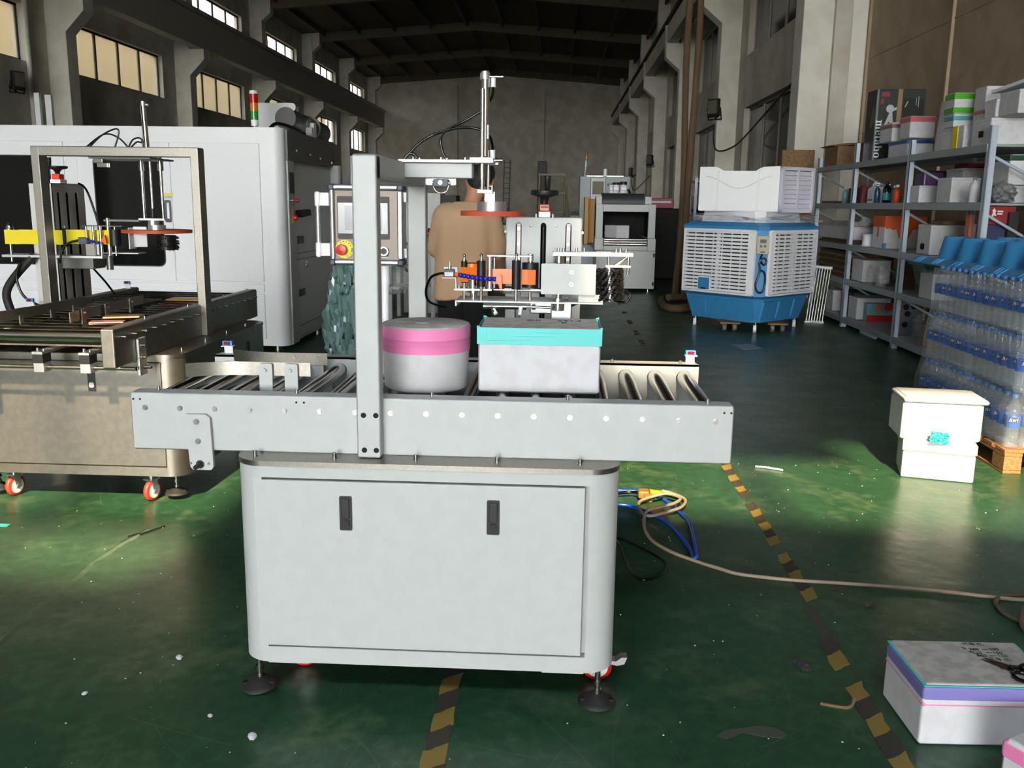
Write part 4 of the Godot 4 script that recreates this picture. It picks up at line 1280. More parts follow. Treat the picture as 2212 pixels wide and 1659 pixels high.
	for zz in [-4.03, -4.25, -4.5]:
		part(g, "guide_bracket", bolt(MB.new().bb(-2.172, -2.166, 0.882, 0.952, zz - 0.018, zz + 0.018, 0.001), Vector3(-2.166, 0.935, zz), Vector3.RIGHT, 0.005, 0.012), M.steel_brushed)
	part(t, "centre_tape_unit", MB.new().bb(-2.40, -2.22, 0.80, 0.90, -4.98, -4.62, 0.004), M.black)
	part(t, "brass_plate", MB.new().bb(-2.21, -2.02, 0.888, 0.897, -5.12, -5.0, 0.002), mat("brass", Color(0.62, 0.47, 0.20), 0.35, 0.8))
	# portal
	for px in [-1.903, -2.745]:
		part(t, "portal_post", MB.new().bb(px, px + 0.045, 0.738 if px > -2.0 else 0.10, 1.712, -4.78, -4.70, 0.004), M.steel_brushed)
	part(t, "portal_beam", MB.new().bb(-2.745, -1.858, 1.664, 1.713, -4.779, -4.701, 0.004), M.steel_brushed)
	# press
	var z := -4.97
	part(t, "press_plate", MB.new().bb(-2.47, -2.14, 1.655, 1.664, -5.06, -4.76, 0.001), M.alu_dark)
	part(t, "cylinder_barrel", MB.new().cyl(Vector3(-2.245, 1.664, z), Vector3(-2.252, 1.945, z), 0.0135, 0.0135, 22), M.chrome)
	part(t, "cylinder_cap", MB.new().cyl(Vector3(-2.252, 1.942, z), Vector3(-2.252, 1.966, z), 0.017, 0.016, 8).cyl(Vector3(-2.236, 1.950, z), Vector3(-2.222, 1.945, z), 0.007, 0.007, 8), M.alu)
	for q in [[-2.284, 0.010], [-2.178, 0.0085]]:
		part(t, "guide_rod", MB.new().cyl(Vector3(q[0], 1.345, z), Vector3(q[0], 1.70, z), q[1], q[1], 16), M.chrome)
		part(t, "rod_bushing", MB.new().cyl(Vector3(q[0], 1.603, z), Vector3(q[0], 1.655, z), 0.0155, 0.0155, 18), M.bolt)
	part(t, "piston_rod", MB.new().cyl(Vector3(-2.236, 1.40, z), Vector3(-2.236, 1.655, z), 0.0065, 0.0065, 14), M.chrome)
	part(t, "rod_joint", MB.new().cyl(Vector3(-2.236, 1.345, z), Vector3(-2.236, 1.400, z), 0.012, 0.011, 14), M.black)
	part(t, "press_yoke", MB.new().bb(-2.307, -2.160, 1.335, 1.346, z - 0.03, z + 0.03, 0.001), M.white_plastic)
	part(t, "press_hub", MB.new().cyl(Vector3(-2.219, 1.284, z), Vector3(-2.219, 1.310, z), 0.047, 0.047, 32).cyl(Vector3(-2.236, 1.310, z), Vector3(-2.236, 1.335, z), 0.030, 0.030, 20), M.alu)
	part(t, "press_disc", MB.new().cyl(Vector3(-2.219, 1.268, z), Vector3(-2.219, 1.285, z), 0.185, 0.185, 56), M.orange_disc)
	part(t, "limit_switch", MB.new().bb(-2.45, -2.40, 1.632, 1.655, -4.80, -4.77, 0.002).bb(-2.43, -2.37, 1.61, 1.635, -4.79, -4.765, 0.003), M.chrome)
	for h in [[[-2.53, 1.71], [-2.45, 1.78], [-2.37, 1.815], [-2.355, 1.79], [-2.385, 1.71]], [[-2.55, 1.71], [-2.44, 1.785], [-2.36, 1.77], [-2.30, 1.71]], [[-2.31, 1.71], [-2.28, 1.76], [-2.235, 1.765], [-2.225, 1.71]], [[-2.30, 1.712], [-2.26, 1.748], [-2.225, 1.748], [-2.222, 1.80], [-2.226, 1.94]]]:
		var pts := []
		for q in h:
			pts.append(Vector3(q[0], q[1], -4.88))
		part(t, "air_hose", MB.new().tube(pts, 0.0045, 7, 5), M.hose)
	# lift column with its handwheel
	var cx := -2.78
	var pl := [Vector2(-5.28, 0.1), Vector2(-5.28, 1.53), Vector2(-4.94, 1.53), Vector2(-4.94, 0.1)]
	for sx in [[-5.012, -4.985], [-5.105, -5.075], [-5.205, -5.175]]:
		pl.append(Vector2(sx[1], 0.1))
		for k in 7:
			var a = PI * k / 6.0
			pl.append(Vector2((sx[0] + sx[1]) / 2 + cos(a) * (sx[1] - sx[0]) / 2, 1.47 + sin(a) * 0.013))
		pl.append(Vector2(sx[0], 0.1))
	part(t, "lift_cover", MB.new().ext(pl, cx - 0.004, cx, 0).bb(cx - 0.13, cx, 0.1, 1.53, -4.944, -4.94).bb(cx - 0.13, cx, 1.526, 1.53, -5.28, -4.94).bb(cx - 0.13, cx, 0.1, 1.53, -5.28, -5.276), mat("steel_cover", Color(0.76, 0.75, 0.73), 0.45, 0.1))
	part(t, "lift_housing", MB.new().bb(cx - 0.13, cx - 0.03, 0.1, 1.52, -5.27, -4.95), M.gap_shade)
	part(t, "bearing_block", MB.new().bb(-2.85, -2.79, 1.53, 1.552, -5.12, -5.05, 0.002), M.white_plastic)
	part(t, "counter", MB.new().bb(-2.845, -2.80, 1.552, 1.582, -5.115, -5.06, 0.004), M.red_counter)
	var hw = part(t, "handwheel", MB.new().lathe(Vector3(-2.822, 1.58, -5.085), [Vector2(0.012, 0), Vector2(0.014, 0.014), Vector2(0.025, 0.026), Vector2(0.052, 0.032), Vector2(0.056, 0.038), Vector2(0.054, 0.046), Vector2(0.0, 0.044)], 28), M.black)
	part(hw, "crank_grip", MB.new().lathe(Vector3(-2.845, 1.62, -5.05), [Vector2(0.006, 0), Vector2(0.010, 0.006), Vector2(0.012, 0.050), Vector2(0, 0.052)], 14), M.black)
	# taping head hung from the column
	z = -4.92
	part(t, "carriage_plate", MB.new().bb(-3.07, -2.50, 1.125, 1.140, z - 0.10, z + 0.03, 0.002).bb(-2.52, -2.32, 1.150, 1.156, z - 0.12, z - 0.02, 0.001), M.alu)
	part(t, "carriage_mount", MB.new().bb(-2.79, -2.60, 1.06, 1.125, z - 0.20, z - 0.06, 0.004).cyl(Vector3(-2.50, 1.06, z - 0.05), Vector3(-2.50, 1.15, z - 0.05), 0.018, 0.018, 16), M.alu_dark)
	var tm := MB.new()
	tm.bb(-3.06, -2.975, 1.196, 1.274, z + 0.000, z + 0.0025).bb(-2.976, -2.73, 1.197, 1.276, z - 0.001, z + 0.0015)
	tm.bb(-2.71, -2.445, 1.202, 1.280, z - 0.001, z + 0.0015)
	part(t, "yellow_tape", tm, M.yellow_tape)
	for q in [[-2.722, 0.016, 1.187, 1.286], [-2.44, 0.030, 1.195, 1.283]]:
		var ro = part(t, "tape_roller", MB.new().cyl(Vector3(q[0], q[2], z - 0.012), Vector3(q[0], q[3], z - 0.012), q[1], q[1], 22), M.black)
		part(ro, "roller_pin", MB.new().cyl(Vector3(q[0], 1.14, z - 0.012), Vector3(q[0], q[3] + 0.015, z - 0.012), 0.005, 0.005, 10), M.bolt)
	part(t, "spool_post", MB.new().cyl(Vector3(-3.03, 1.10, z), Vector3(-3.03, 1.196, z), 0.008, 0.008, 12).lathe(Vector3(-3.04, 1.274, z - 0.02), [Vector2(0.020, 0), Vector2(0.018, 0.018), Vector2(0.010, 0.032), Vector2(0, 0.038)], 14), M.bolt)
	bl = MB.new()
	for q in [[-2.585, 0.006], [-2.545, 0.008], [-2.505, 0.008]]:
		bl.cyl(Vector3(q[0], 1.14, z + 0.02), Vector3(q[0], 1.305, z + 0.02), q[1], q[1], 12)
	bl.bb(-2.60, -2.38, 1.300, 1.306, z, z + 0.035, 0.001)
	bl.cyl(Vector3(-2.48, 1.14, z - 0.02), Vector3(-2.48, 1.345, z - 0.02), 0.012, 0.012, 14)
	part(t, "spacer_post", bl, M.chrome)
	part(t, "swing_arm", MB.new().bb(-2.50, -2.30, 1.326, 1.338, z - 0.05, z - 0.01, 0.002), M.alu_dark)
	part(t, "cutter_cover", MB.new().ext(rr(-2.345, -2.27, 1.190, 1.300, 0.004, 3), z - 0.035, z - 0.030, 2).bb(-2.35, -2.345, 1.18, 1.295, z - 0.06, z + 0.02), M.paint_white)
	var bm := MB.new()
	bm.cyl(Vector3(-2.165, 1.175, z - 0.05), Vector3(-2.165, 1.255, z - 0.05), 0.05, 0.048, 20)
	var rg := RandomNumberGenerator.new()
	rg.seed = 5
	for k in 240:
		var a = rg.randf() * TAU
		var y = rg.randf_range(1.172, 1.252)
		bm.cyl(Vector3(-2.165, y, z - 0.05) + Vector3(cos(a), 0, sin(a)) * 0.045, Vector3(-2.165, y - 0.004, z - 0.05) + Vector3(cos(a), 0, sin(a)) * rg.randf_range(0.056, 0.066), 0.0025, 0.0015, 4)
	part(t, "brush_roller", bm, M.black)
	part(t, "blow_valve", MB.new().bb(-2.625, -2.575, 1.205, 1.24, z + 0.01, z + 0.04, 0.003), M.grey_plastic)
	part(t, "valve_bracket", MB.new().bb(-2.59, -2.54, 1.14, 1.205, z + 0.005, z + 0.03, 0.001), M.steel_brushed)
	var bd := MB.new()
	for i in 6:
		bd.sph(Vector3(-2.57 + i * 0.012, 1.216 + 0.006 * sin(i * 1.1), z + 0.035), 0.0085, 10)
	part(t, "blue_jointed_hose", bd, M.blue_bead)
	part(t, "air_nozzle", MB.new().ext([Vector2(-2.50, 1.22), Vector2(-2.475, 1.255), Vector2(-2.468, 1.205)], z + 0.022, z + 0.036, 2, false), M.orange_plastic)
	part(t, "air_hose", MB.new().tube([Vector3(-2.625, 1.225, z + 0.025), Vector3(-2.67, 1.21, z + 0.05), Vector3(-2.70, 1.17, z + 0.07), Vector3(-2.715, 1.10, z + 0.08)], 0.006, 7, 4), M.hose)
	part(t, "air_hose", MB.new().tube([Vector3(-2.66, 1.53, -5.0), Vector3(-2.61, 1.50, -4.98), Vector3(-2.56, 1.40, -4.95), Vector3(-2.52, 1.29, z)], 0.006, 7, 4), M.hose)
	part(t, "cable_chain", MB.new().tube([Vector3(-2.90, 1.14, -4.92), Vector3(-2.93, 1.10, -4.9), Vector3(-3.0, 1.03, -4.9), Vector3(-3.055, 0.96, -4.9), Vector3(-3.07, 0.90, -4.9), Vector3(-3.05, 0.82, -4.9)], 0.022, 8, 5), M.rubber)
	part(t, "cable", MB.new().tube([Vector3(-2.95, 1.10, -4.86), Vector3(-2.977, 1.025, -4.86), Vector3(-2.959, 0.935, -4.86), Vector3(-2.91, 0.885, -4.86), Vector3(-2.84, 0.86, -4.86)], 0.007, 7, 5), M.hose)
	part(t, "cable", MB.new().tube([Vector3(-2.64, 1.06, -5.05), Vector3(-2.60, 0.98, -5.1), Vector3(-2.575, 0.905, -5.15)], 0.006, 7, 5), M.hose)
	part(t, "side_table", MB.new().bb(-3.15, -2.86, 0.80, 0.815, -5.2, -4.5, 0.003).bb(-3.12, -3.08, 0.0, 0.80, -4.6, -4.56), M.steel)
	sensor(t, Vector3(-2.665, 0.904, -4.45))
	sensor(t, Vector3(-2.665, 0.904, -5.5))
	# phones left on the rollers
	var ph = one("phone", "rose-gold phone lying flat on the stainless rollers, under the other phone", "phone", MB.new().box(Vector3(0, 0.004, 0), Vector3(0.15, 0.008, 0.075), 0.003), mat("rose", Color(0.80, 0.56, 0.52), 0.3, 0.6))
	ph.position = Vector3(-2.075, 0.8866, -4.06)
	ph.rotation.y = 0.3
	ph = one("phone", "gold-edged phone in a dark case resting across the stainless rollers", "phone", MB.new().box(Vector3(0, 0.006, 0), Vector3(0.17, 0.012, 0.08), 0.004), mat("gold", Color(0.66, 0.50, 0.34), 0.35, 0.5))
	ph.position = Vector3(-2.04, 0.900, -4.15)
	ph.rotation = Vector3(0.0, 0.15, 0.03)

# ---------------------------------------------------------------- the tall white enclosure behind it
func enclosure():
	var zf := -8.6
	var x1 := -2.60
	var x0 := -6.4
	var t = thing("white_machine_enclosure", "tall white machine enclosure with black windows behind the stainless machine", "machine", Vector3(-4.4, 0, -9.6))
	var H := 2.12
	# body: front shell, roof and the open right end
	var body := MB.new()
	body.ext(rr(x0, x1, zf - 0.35, zf, 0.09, 8), 0.06, H, 1)
	body.bb(x0, x1 - 0.03, 0.06, H, -10.5, zf - 0.3)
	part(t, "shell", body, M.paint_white)
	part(t, "end_hood", MB.new().bb(x1 - 0.06, x1 + 0.02, 1.83, H - 0.01, -10.55, zf - 0.12, 0.006), M.paint_dark)
	part(t, "end_post", MB.new().cut().bb(x1 - 0.06, x1 + 0.015, 0.06, 1.83, zf - 0.33, zf - 0.12, 0.004).cut().ext(rr(x1 - 0.06, x1 + 0.10, -10.6, -10.45, 0.04, 4), 0.06, 1.85, 1), M.paint)
	part(t, "end_panel", MB.new().bb(x1 - 0.03, x1 - 0.012, 0.10, 1.80, -10.45, zf - 0.34, 0.003), M.paint_white)
	var seam := MB.new()
	for q in [[0.93, 0.935], [0.87, 0.875], [0.20, 0.205]]:
		seam.cut().bb(x1 - 0.014, x1 - 0.0108, q[0], q[1], -10.44, zf - 0.35)
	part(t, "end_seam", seam, M.gap_shade)
	part(t, "end_latch", MB.new().cut().bb(x1 - 0.012, x1 - 0.002, 1.03, 1.10, -9.25, -9.05, 0.003).cut().bb(x1 - 0.012, x1 - 0.002, 0.50, 0.57, -9.25, -9.05, 0.003), M.grey_plastic)
	part(t, "toggle_clamp", MB.new().bb(x1 - 0.012, x1 + 0.01, 0.76, 0.85, -9.32, -9.28, 0.004).sph(Vector3(x1, 0.80, -9.3), 0.025, 10), M.chrome)
	part(t, "end_control", MB.new().bb(x1 + 0.013, x1 + 0.02, 1.52, 1.72, zf - 0.30, zf - 0.16, 0.002), M.black)
	var bt := MB.new()
	for k in 3:
		bt.cut().cyl(Vector3(x1 + 0.015, 1.455, zf - 0.16 - k * 0.04), Vector3(x1 + 0.04, 1.455, zf - 0.16 - k * 0.04), 0.013, 0.013, 12)
	part(t, "push_button", bt, M.bolt)
	part(t, "stop_button", MB.new().cyl(Vector3(x1 + 0.015, 1.455, zf - 0.29), Vector3(x1 + 0.06, 1.455, zf - 0.29), 0.016, 0.022, 14), M.red)
	var sp = part(t, "main_switch", MB.new().ext([Vector2(zf - 0.26, 1.24), Vector2(zf - 0.20, 1.24), Vector2(zf - 0.20, 1.30), Vector2(zf - 0.23, 1.38), Vector2(zf - 0.26, 1.30)], x1 + 0.014, x1 + 0.02, 0, false), M.yellow)
	part(sp, "switch_knob", MB.new().cyl(Vector3(x1 + 0.02, 1.29, zf - 0.25), Vector3(x1 + 0.055, 1.285, zf - 0.25), 0.03, 0.02, 14), M.red)
	part(t, "rubber_flap", MB.new().ext([Vector2(zf - 0.35, 1.36), Vector2(zf - 0.75, 1.37), Vector2(zf - 0.78, 1.31), Vector2(zf - 0.45, 1.29)], x1 + 0.0, x1 + 0.05, 0, false), M.rubber)
	# doors in the front as thin proud sheets with shadow gaps
	for q in [[x0 + 0.10, -4.70, 0.68, 1.975], [-4.575, -3.675, 0.68, 1.975], [-3.66, -2.815, 0.68, 1.975], [x0 + 0.1, -2.815, 0.13, 0.565]]:
		part(t, "door", MB.new().bb(q[0], q[1], q[2], q[3], zf - 0.002, zf + 0.012, 0.003), M.paint_white)
	part(t, "middle_rail", MB.new().bb(x0 + 0.1, -2.815, 0.583, 0.662, zf - 0.002, zf + 0.010, 0.003), M.paint_white)
	for q in [[x0 + 0.35, -4.845], [-4.405, -3.775]]:
		var w = part(t, "window", MB.new().ext(rr(q[0], q[1], 0.825, 1.835, 0.055, 6), zf + 0.012, zf + 0.016, 2), M.glass_dark)
		part(w, "window_rim", MB.new().ext(rr(q[0] - 0.012, q[1] + 0.012, 0.813, 1.847, 0.062, 6), zf + 0.011, zf + 0.0135, 2), M.black)
	var h = part(t, "door_handle", MB.new().ext(rr(-3.748, -3.682, 1.235, 1.445, 0.018, 4), zf + 0.012, zf + 0.017, 2), M.grey_plastic)
	part(h, "handle_grip", MB.new().bb(-3.722, -3.695, 1.26, 1.42, zf + 0.017, zf + 0.03, 0.006), M.white_plastic)
	var wl = part(t, "warning_label", MB.new().bb(-3.765, -3.657, 1.452, 1.508, zf + 0.012, zf + 0.014), M.paper)
	part(wl, "label_band", MB.new().bb(-3.765, -3.657, 1.488, 1.508, zf + 0.014, zf + 0.0148), M.yellow)
	part(wl, "label_symbol", MB.new().pipe(Vector3(-3.742, 1.468, zf + 0.013), Vector3(-3.742, 1.468, zf + 0.0148), 0.013, 0.009, 16), M.red)
	part(wl, "label_print", MB.new().bb(-3.722, -3.664, 1.478, 1.481, zf + 0.014, zf + 0.0146).bb(-3.722, -3.668, 1.470, 1.473, zf + 0.014, zf + 0.0146).bb(-3.722, -3.672, 1.462, 1.465, zf + 0.014, zf + 0.0146), M.ink)
	part(t, "small_catch", MB.new().bb(-4.78, -4.73, 0.44, 0.56, zf + 0.0, zf + 0.02, 0.003), M.grey_plastic)
	part(t, "foot", MB.new().cut().cyl(Vector3(-2.75, 0, zf - 0.15), Vector3(-2.75, 0.06, zf - 0.15), 0.045, 0.02, 16).cut().cyl(Vector3(-6.2, 0, zf - 0.15), Vector3(-6.2, 0.06, zf - 0.15), 0.045, 0.02, 16).cut().cyl(Vector3(-2.66, 0, -9.9), Vector3(-2.66, 0.10, -9.9), 0.05, 0.02, 16).cut().cyl(Vector3(-6.2, 0, -10.2), Vector3(-6.2, 0.06, -10.2), 0.045, 0.02, 16), M.bolt)
	var bl := MB.new()
	for q in [[1.93, -9.0], [1.92, -9.5], [1.90, -9.9], [1.88, -10.4]]:
		bl.cut().sph(Vector3(x1 + 0.022, q[0], q[1]), 0.012, 8)
	part(t, "hood_bolt", bl, M.white_plastic)
	# signal lamp, brackets, film roll on the roof
	part(t, "roof_plate", MB.new().bb(-3.10, -2.86, H, 2.42, -9.42, -9.40), M.paint)
	part(t, "roof_arm", MB.new().ext(rr(-2.87, -2.68, 2.34, 2.42, 0.035, 4), -9.40, -9.38, 2), M.paint)
	part(t, "upright_bar", MB.new().cut().bb(-5.02, -4.97, H, 2.43, -8.78, -8.74).cut().bb(-4.96, -4.90, H, 2.42, -8.86, -8.82), M.paint)
	var sl = part(t, "signal_lamp", MB.new().cyl(Vector3(-2.93, H, -8.85), Vector3(-2.93, H + 0.03, -8.85), 0.012, 0.012, 12).cyl(Vector3(-2.93, H + 0.03, -8.85), Vector3(-2.93, H + 0.085, -8.85), 0.032, 0.036, 20).cyl(Vector3(-2.93, 2.445, -8.85), Vector3(-2.93, 2.475, -8.85), 0.040, 0.036, 20), M.white_plastic)
	part(sl, "green_section", MB.new().cyl(Vector3(-2.93, 2.205, -8.85), Vector3(-2.93, 2.285, -8.85), 0.036, 0.036, 20), mat("lamp_green", Color(0.08, 0.55, 0.22), 0.25))
	part(sl, "amber_section", MB.new().cyl(Vector3(-2.93, 2.285, -8.85), Vector3(-2.93, 2.362, -8.85), 0.037, 0.037, 20), mat("lamp_amber", Color(0.82, 0.46, 0.08), 0.25))
	part(sl, "red_section", MB.new().cyl(Vector3(-2.93, 2.362, -8.85), Vector3(-2.93, 2.446, -8.85), 0.038, 0.038, 20), mat("lamp_red", Color(0.70, 0.05, 0.07), 0.25))
	part(t, "film_roll", MB.new().cyl(Vector3(-2.78, 2.27, -9.35), Vector3(-2.70, 2.20, -10.45), 0.11, 0.11, 26).pipe(Vector3(-2.72, 2.22, -10.0), Vector3(-2.72, 2.22, -10.03), 0.13, 0.11, 24), mat("film_grey", Color(0.36, 0.36, 0.36), 0.25))
	part(t, "roll_bearing", MB.new().bb(-2.66, -2.60, H - 0.02, 2.26, -9.86, -9.76, 0.003).cyl(Vector3(-2.66, 2.17, -9.7), Vector3(-2.60, 2.17, -9.7), 0.04, 0.04, 16), M.white_plastic)
	part(t, "film_scrap", MB.new().ext([Vector2(-9.5, 2.12), Vector2(-9.68, 2.12), Vector2(-9.7, 2.27), Vector2(-9.62, 2.30), Vector2(-9.52, 2.24)], -2.62, -2.60, 0, false), M.film)
	part(t, "cable", MB.new().tube([Vector3(-2.84, H + 0.01, -9.0), Vector3(-2.78, 2.19, -9.05), Vector3(-2.68, 2.17, -9.2), Vector3(-2.63, H + 0.01, -9.5)], 0.018, 8, 5), M.hose)

# ---------------------------------------------------------------- storage rack on the right wall
func foam_box(label: String, x0, x1, z0, z1, y0, y1, band: Material = null, b0 := 0.0, b1 := 0.0, group := "", cat := "foam box"):
	var t = thing("foam_box", label, cat, Vector3((x0 + x1) / 2, y0, (z0 + z1) / 2), group)
	part(t, "body", MB.new().bb(x0, x1, y0, y1 - 0.018, z0, z1, 0.012), M.foam)
	part(t, "lid", MB.new().bb(x0 - 0.003, x1 + 0.003, y1 - 0.03, y1, z0 - 0.003, z1 + 0.003, 0.010), M.foam)
	if band != null:
		part(t, "tape_band", MB.new().bb(x0 - 0.006, x1 + 0.006, b0, b1, z0 - 0.006, z1 + 0.006, 0.008), band)
	return t

func carton(label: String, x0, x1, z0, z1, y0, y1, m: Material):
	var t = thing("carton", label, "carton", Vector3((x0 + x1) / 2, y0, (z0 + z1) / 2))
	part(t, "body", MB.new().bb(x0, x1, y0, y1, z0, z1, 0.004), m)
	part(t, "tape_strip", MB.new().bb((x0 + x1) / 2 - 0.025, (x0 + x1) / 2 + 0.025, y0 + 0.01, y1 + 0.001, z0 + 0.01, z1 + 0.001), mat("pack_tape", Color(0.56, 0.45, 0.32), 0.3))
	return t

func shelf():
	var X0 := 3.55
	var X1 := 4.25
	var t = thing("storage_rack", "long grey steel storage rack with five loaded levels along the right wall", "shelf", Vector3(3.9, 0, -10.4))
	var ZP := [-7.95, -9.70, -11.45, -13.0]
	var TOPS := [2.14, 2.14, 2.22, 2.12]
	for i in 4:
		for x in [X0, X1 - 0.055]:
			part(t, "post", MB.new().bb(x, x + 0.012, 0, TOPS[i], ZP[i] - 0.03, ZP[i] + 0.03, 0.002).bb(x, x + 0.055, 0, TOPS[i], ZP[i] + 0.018, ZP[i] + 0.03, 0.002).bb(x - 0.006, x + 0.06, 0, 0.03, ZP[i] - 0.035, ZP[i] + 0.035, 0.003), M.shelf_blue)
		var br := MB.new()
		for q in [[0.2, 0.55], [0.65, 0.95], [1.07, 1.42], [1.58, 1.9]]:
			br.cyl(Vector3(X0 + 0.03, q[1], ZP[i]), Vector3(X1 - 0.03, q[0], ZP[i]), 0.014, 0.014, 6)
		part(t, "brace", br, M.shelf_blue)
	var LV := [0.12, 0.59, 1.01, 1.51, 1.99]
	for y in LV:
		for i in 3:
			var a = ZP[i] - 0.03
			var b = ZP[i + 1] + 0.03
			part(t, "shelf_board", MB.new().bb(X0 + 0.02, X1 - 0.02, y - 0.02, y, b, a, 0.003), M.shelf_grey)
			part(t, "beam", MB.new().bb(X0 - 0.004, X0 + 0.03, y - 0.065, y + 0.004, b - 0.02, a + 0.02, 0.004), M.shelf_grey)
			part(t, "back_beam", MB.new().bb(X1 - 0.03, X1, y - 0.065, y + 0.002, b - 0.02, a + 0.02, 0.004), M.shelf_grey)
	one("white_board", "tall off-white board standing at the near end of the rack", "board", MB.new().bb(3.88, 4.50, 0, 1.72, -7.72, -7.68, 0.004), mat("board_white", Color(0.70, 0.69, 0.66), 0.7))
	# --- top level
	var Y := 1.991
	var k = carton("brown cardboard carton with open flaps at the far end of the top level", 3.62, 4.03, -12.98, -12.40, Y, 2.25, M.card)
	part(k, "flap", MB.new().ext([Vector2(3.55, 2.262), Vector2(3.75, 2.29), Vector2(4.06, 2.30), Vector2(4.06, 2.285), Vector2(3.6, 2.25)], -13.0, -12.45, 2, false), M.card)
	tool_carton()
	foam_box("foam box with a blue tape band, bottom of its stack beside the tool carton", 3.62, 3.90, -10.52, -9.985, Y, 2.17, mat("blue_tape", Color(0.13, 0.32, 0.58), 0.35), 2.125, 2.165)
	foam_box("small foam box with an orange and brown tape on the stack beside the tool carton", 3.60, 3.86, -10.775, -10.40, 2.172, 2.375, mat("brown_tape", Color(0.55, 0.40, 0.34), 0.35), 2.315, 2.36)
	foam_box("foam box with a pink tape band beside the leaning boards on the top level", 3.60, 3.86, -10.165, -9.88, 2.172, 2.395, mat("rose_tape", Color(0.78, 0.36, 0.42), 0.35), 2.335, 2.39)
	for i in 3:
		var o = one("foam_board", ["grey foam board, nearest of the three leaning on the top level", "middle one of the three foam boards leaning on the top level", "farthest of the three foam boards leaning beside the pink-taped box"][i], "board", MB.new().box(Vector3(0, 0.235, 0), Vector3(0.035, 0.47, 0.20), 0.004), M.foam, "foam boards leaning on the top level")
		o.position = Vector3(3.64 + i * 0.05, Y, -9.16)
		o.rotation.z = -0.05
	var yb = foam_box("foam box with a wide yellow tape strip on its corner on the top level", 3.60, 3.80, -9.05, -8.575, Y, 2.195)
	part(yb, "yellow_strip", MB.new().bb(3.594, 3.603, 2.0, 2.197, -8.80, -8.69, 0.001), M.yellow)
	foam_box("foam box with a turquoise tape band under the green-striped box", 3.60, 3.78, -9.02, -8.82, 2.196, 2.314, mat("aqua_tape", Color(0.32, 0.62, 0.62), 0.35), 2.255, 2.30)
	var gb = foam_box("foam box with two bright green tape bands on top of the pile", 3.60, 3.78, -9.045, -8.84, 2.315, 2.505, mat("lime_tape", Color(0.28, 0.66, 0.10), 0.35), 2.445, 2.50)
	part(gb, "tape_band", MB.new().bb(3.594, 3.786, 2.325, 2.375, -9.051, -8.834, 0.008), M.lime_tape)
	foam_box("tall foam box with a faded pink band behind the green-striped box", 3.70, 3.98, -8.66, -8.44, 2.216, 2.515, M.rose_tape, 2.28, 2.315)
	var hb = foam_box("wide foam box with a dark square hand hole on the top level", 3.60, 3.98, -8.41, -8.06, Y, 2.215)
	part(hb, "hand_hole", MB.new().bb(3.5965, 3.604, 2.06, 2.115, -8.27, -8.18, 0.004), M.gap_shade)
	foam_box("foam box tipped back on the wide one with the hand hole", 3.64, 3.80, -8.30, -8.09, 2.216, 2.37)
	foam_box("white foam box at the right edge stacked on the wide one", 3.66, 3.99, -8.085, -7.75, 2.216, 2.41)
	var sh = one("foam_tray", "white foam tray with dark slots lying tilted over the near boxes", "tray", MB.new().box(Vector3.ZERO, Vector3(0.36, 0.03, 0.6), 0.005).bb(-0.181, -0.178, -0.01, 0.008, -0.2, 0.2), M.foam)
	sh.position = Vector3(3.86, 2.485, -7.93)
	sh.rotation = Vector3(-0.12, 0.2, 0.12)
	# --- second level
	Y = 1.511
	one("tool_case", "flat black and red tool case at the far end of the second level", "case", MB.new().bb(3.62, 3.84, Y, 1.545, -12.95, -12.72, 0.006), mat("case_red", Color(0.24, 0.05, 0.05), 0.5))
	bottle_item("spray_bottle", "pale turquoise spray bottle in front of the purple carton on the second level", Vector3(3.66, Y, -12.05), 0.035, 0.20, mat("aqua_glass", Color(0.42, 0.62, 0.62), 0.3), M.white_plastic)
	carton("dull purple carton on the second level beside the turquoise bottle", 3.66, 3.95, -11.93, -11.55, Y, 1.70, mat("purple_card", Color(0.33, 0.20, 0.26), 0.8))
	one("red_box", "dark red box beside the white jerrycan on the second level", "box", MB.new().bb(3.62, 3.85, Y, 1.715, -11.36, -11.28, 0.004), mat("red_card", Color(0.42, 0.08, 0.13), 0.7))
	jerrycan(Vector3(3.70, Y, -11.04))
	bottle_item("spray_can", "blue aerosol can with a silver top beside the black bottle, left one", Vector3(3.64, Y, -10.80), 0.032, 0.215, mat("can_blue", Color(0.20, 0.33, 0.45), 0.3, 0.4), M.chrome)
	bottle_item("spray_can", "blue aerosol can tucked behind the black bottle", Vector3(3.74, Y, -10.70), 0.032, 0.225, M.can_blue, M.chrome)
	var bk = bottle_item("glass_bottle", "black glass bottle with a turquoise label on the second level", Vector3(3.64, Y, -10.50), 0.042, 0.235, mat("black_glass", Color(0.02, 0.022, 0.025), 0.1), M.black)
	lpart(bk, "label", MB.new().lathe(Vector3.ZERO, [Vector2(0.0425, 0.035), Vector2(0.0430, 0.036), Vector2(0.0430, 0.115), Vector2(0.0425, 0.116)], 20), mat("label_teal", Color(0.12, 0.48, 0.52), 0.4))
	bottle_item("tube_can", "turquoise and grey tube can right of the black bottle", Vector3(3.66, Y, -10.31), 0.034, 0.19, mat("can_teal", Color(0.24, 0.42, 0.40), 0.35), M.white_plastic)
	bottle_item("tube_can", "orange tube can with a pale cap on the second level", Vector3(3.63, Y, -10.15), 0.040, 0.195, mat("can_orange", Color(0.80, 0.28, 0.12), 0.35), M.white_plastic)
	one("storage_bag", "purple and green clear bag behind the rack post on the second level", "bag", MB.new().bb(3.72, 3.98, Y, 1.84, -9.93, -9.72, 0.03), mat("bag_purple", Color(0.30, 0.20, 0.36), 0.3))
	foam_box("low foam box with wrapping sheets beside the post on the second level", 3.585, 3.79, -9.66, -9.43, Y, 1.685)
	var em = foam_box("rounded foam box with an embossed mark on the second level", 3.60, 3.87, -9.04, -8.72, Y, 1.745)
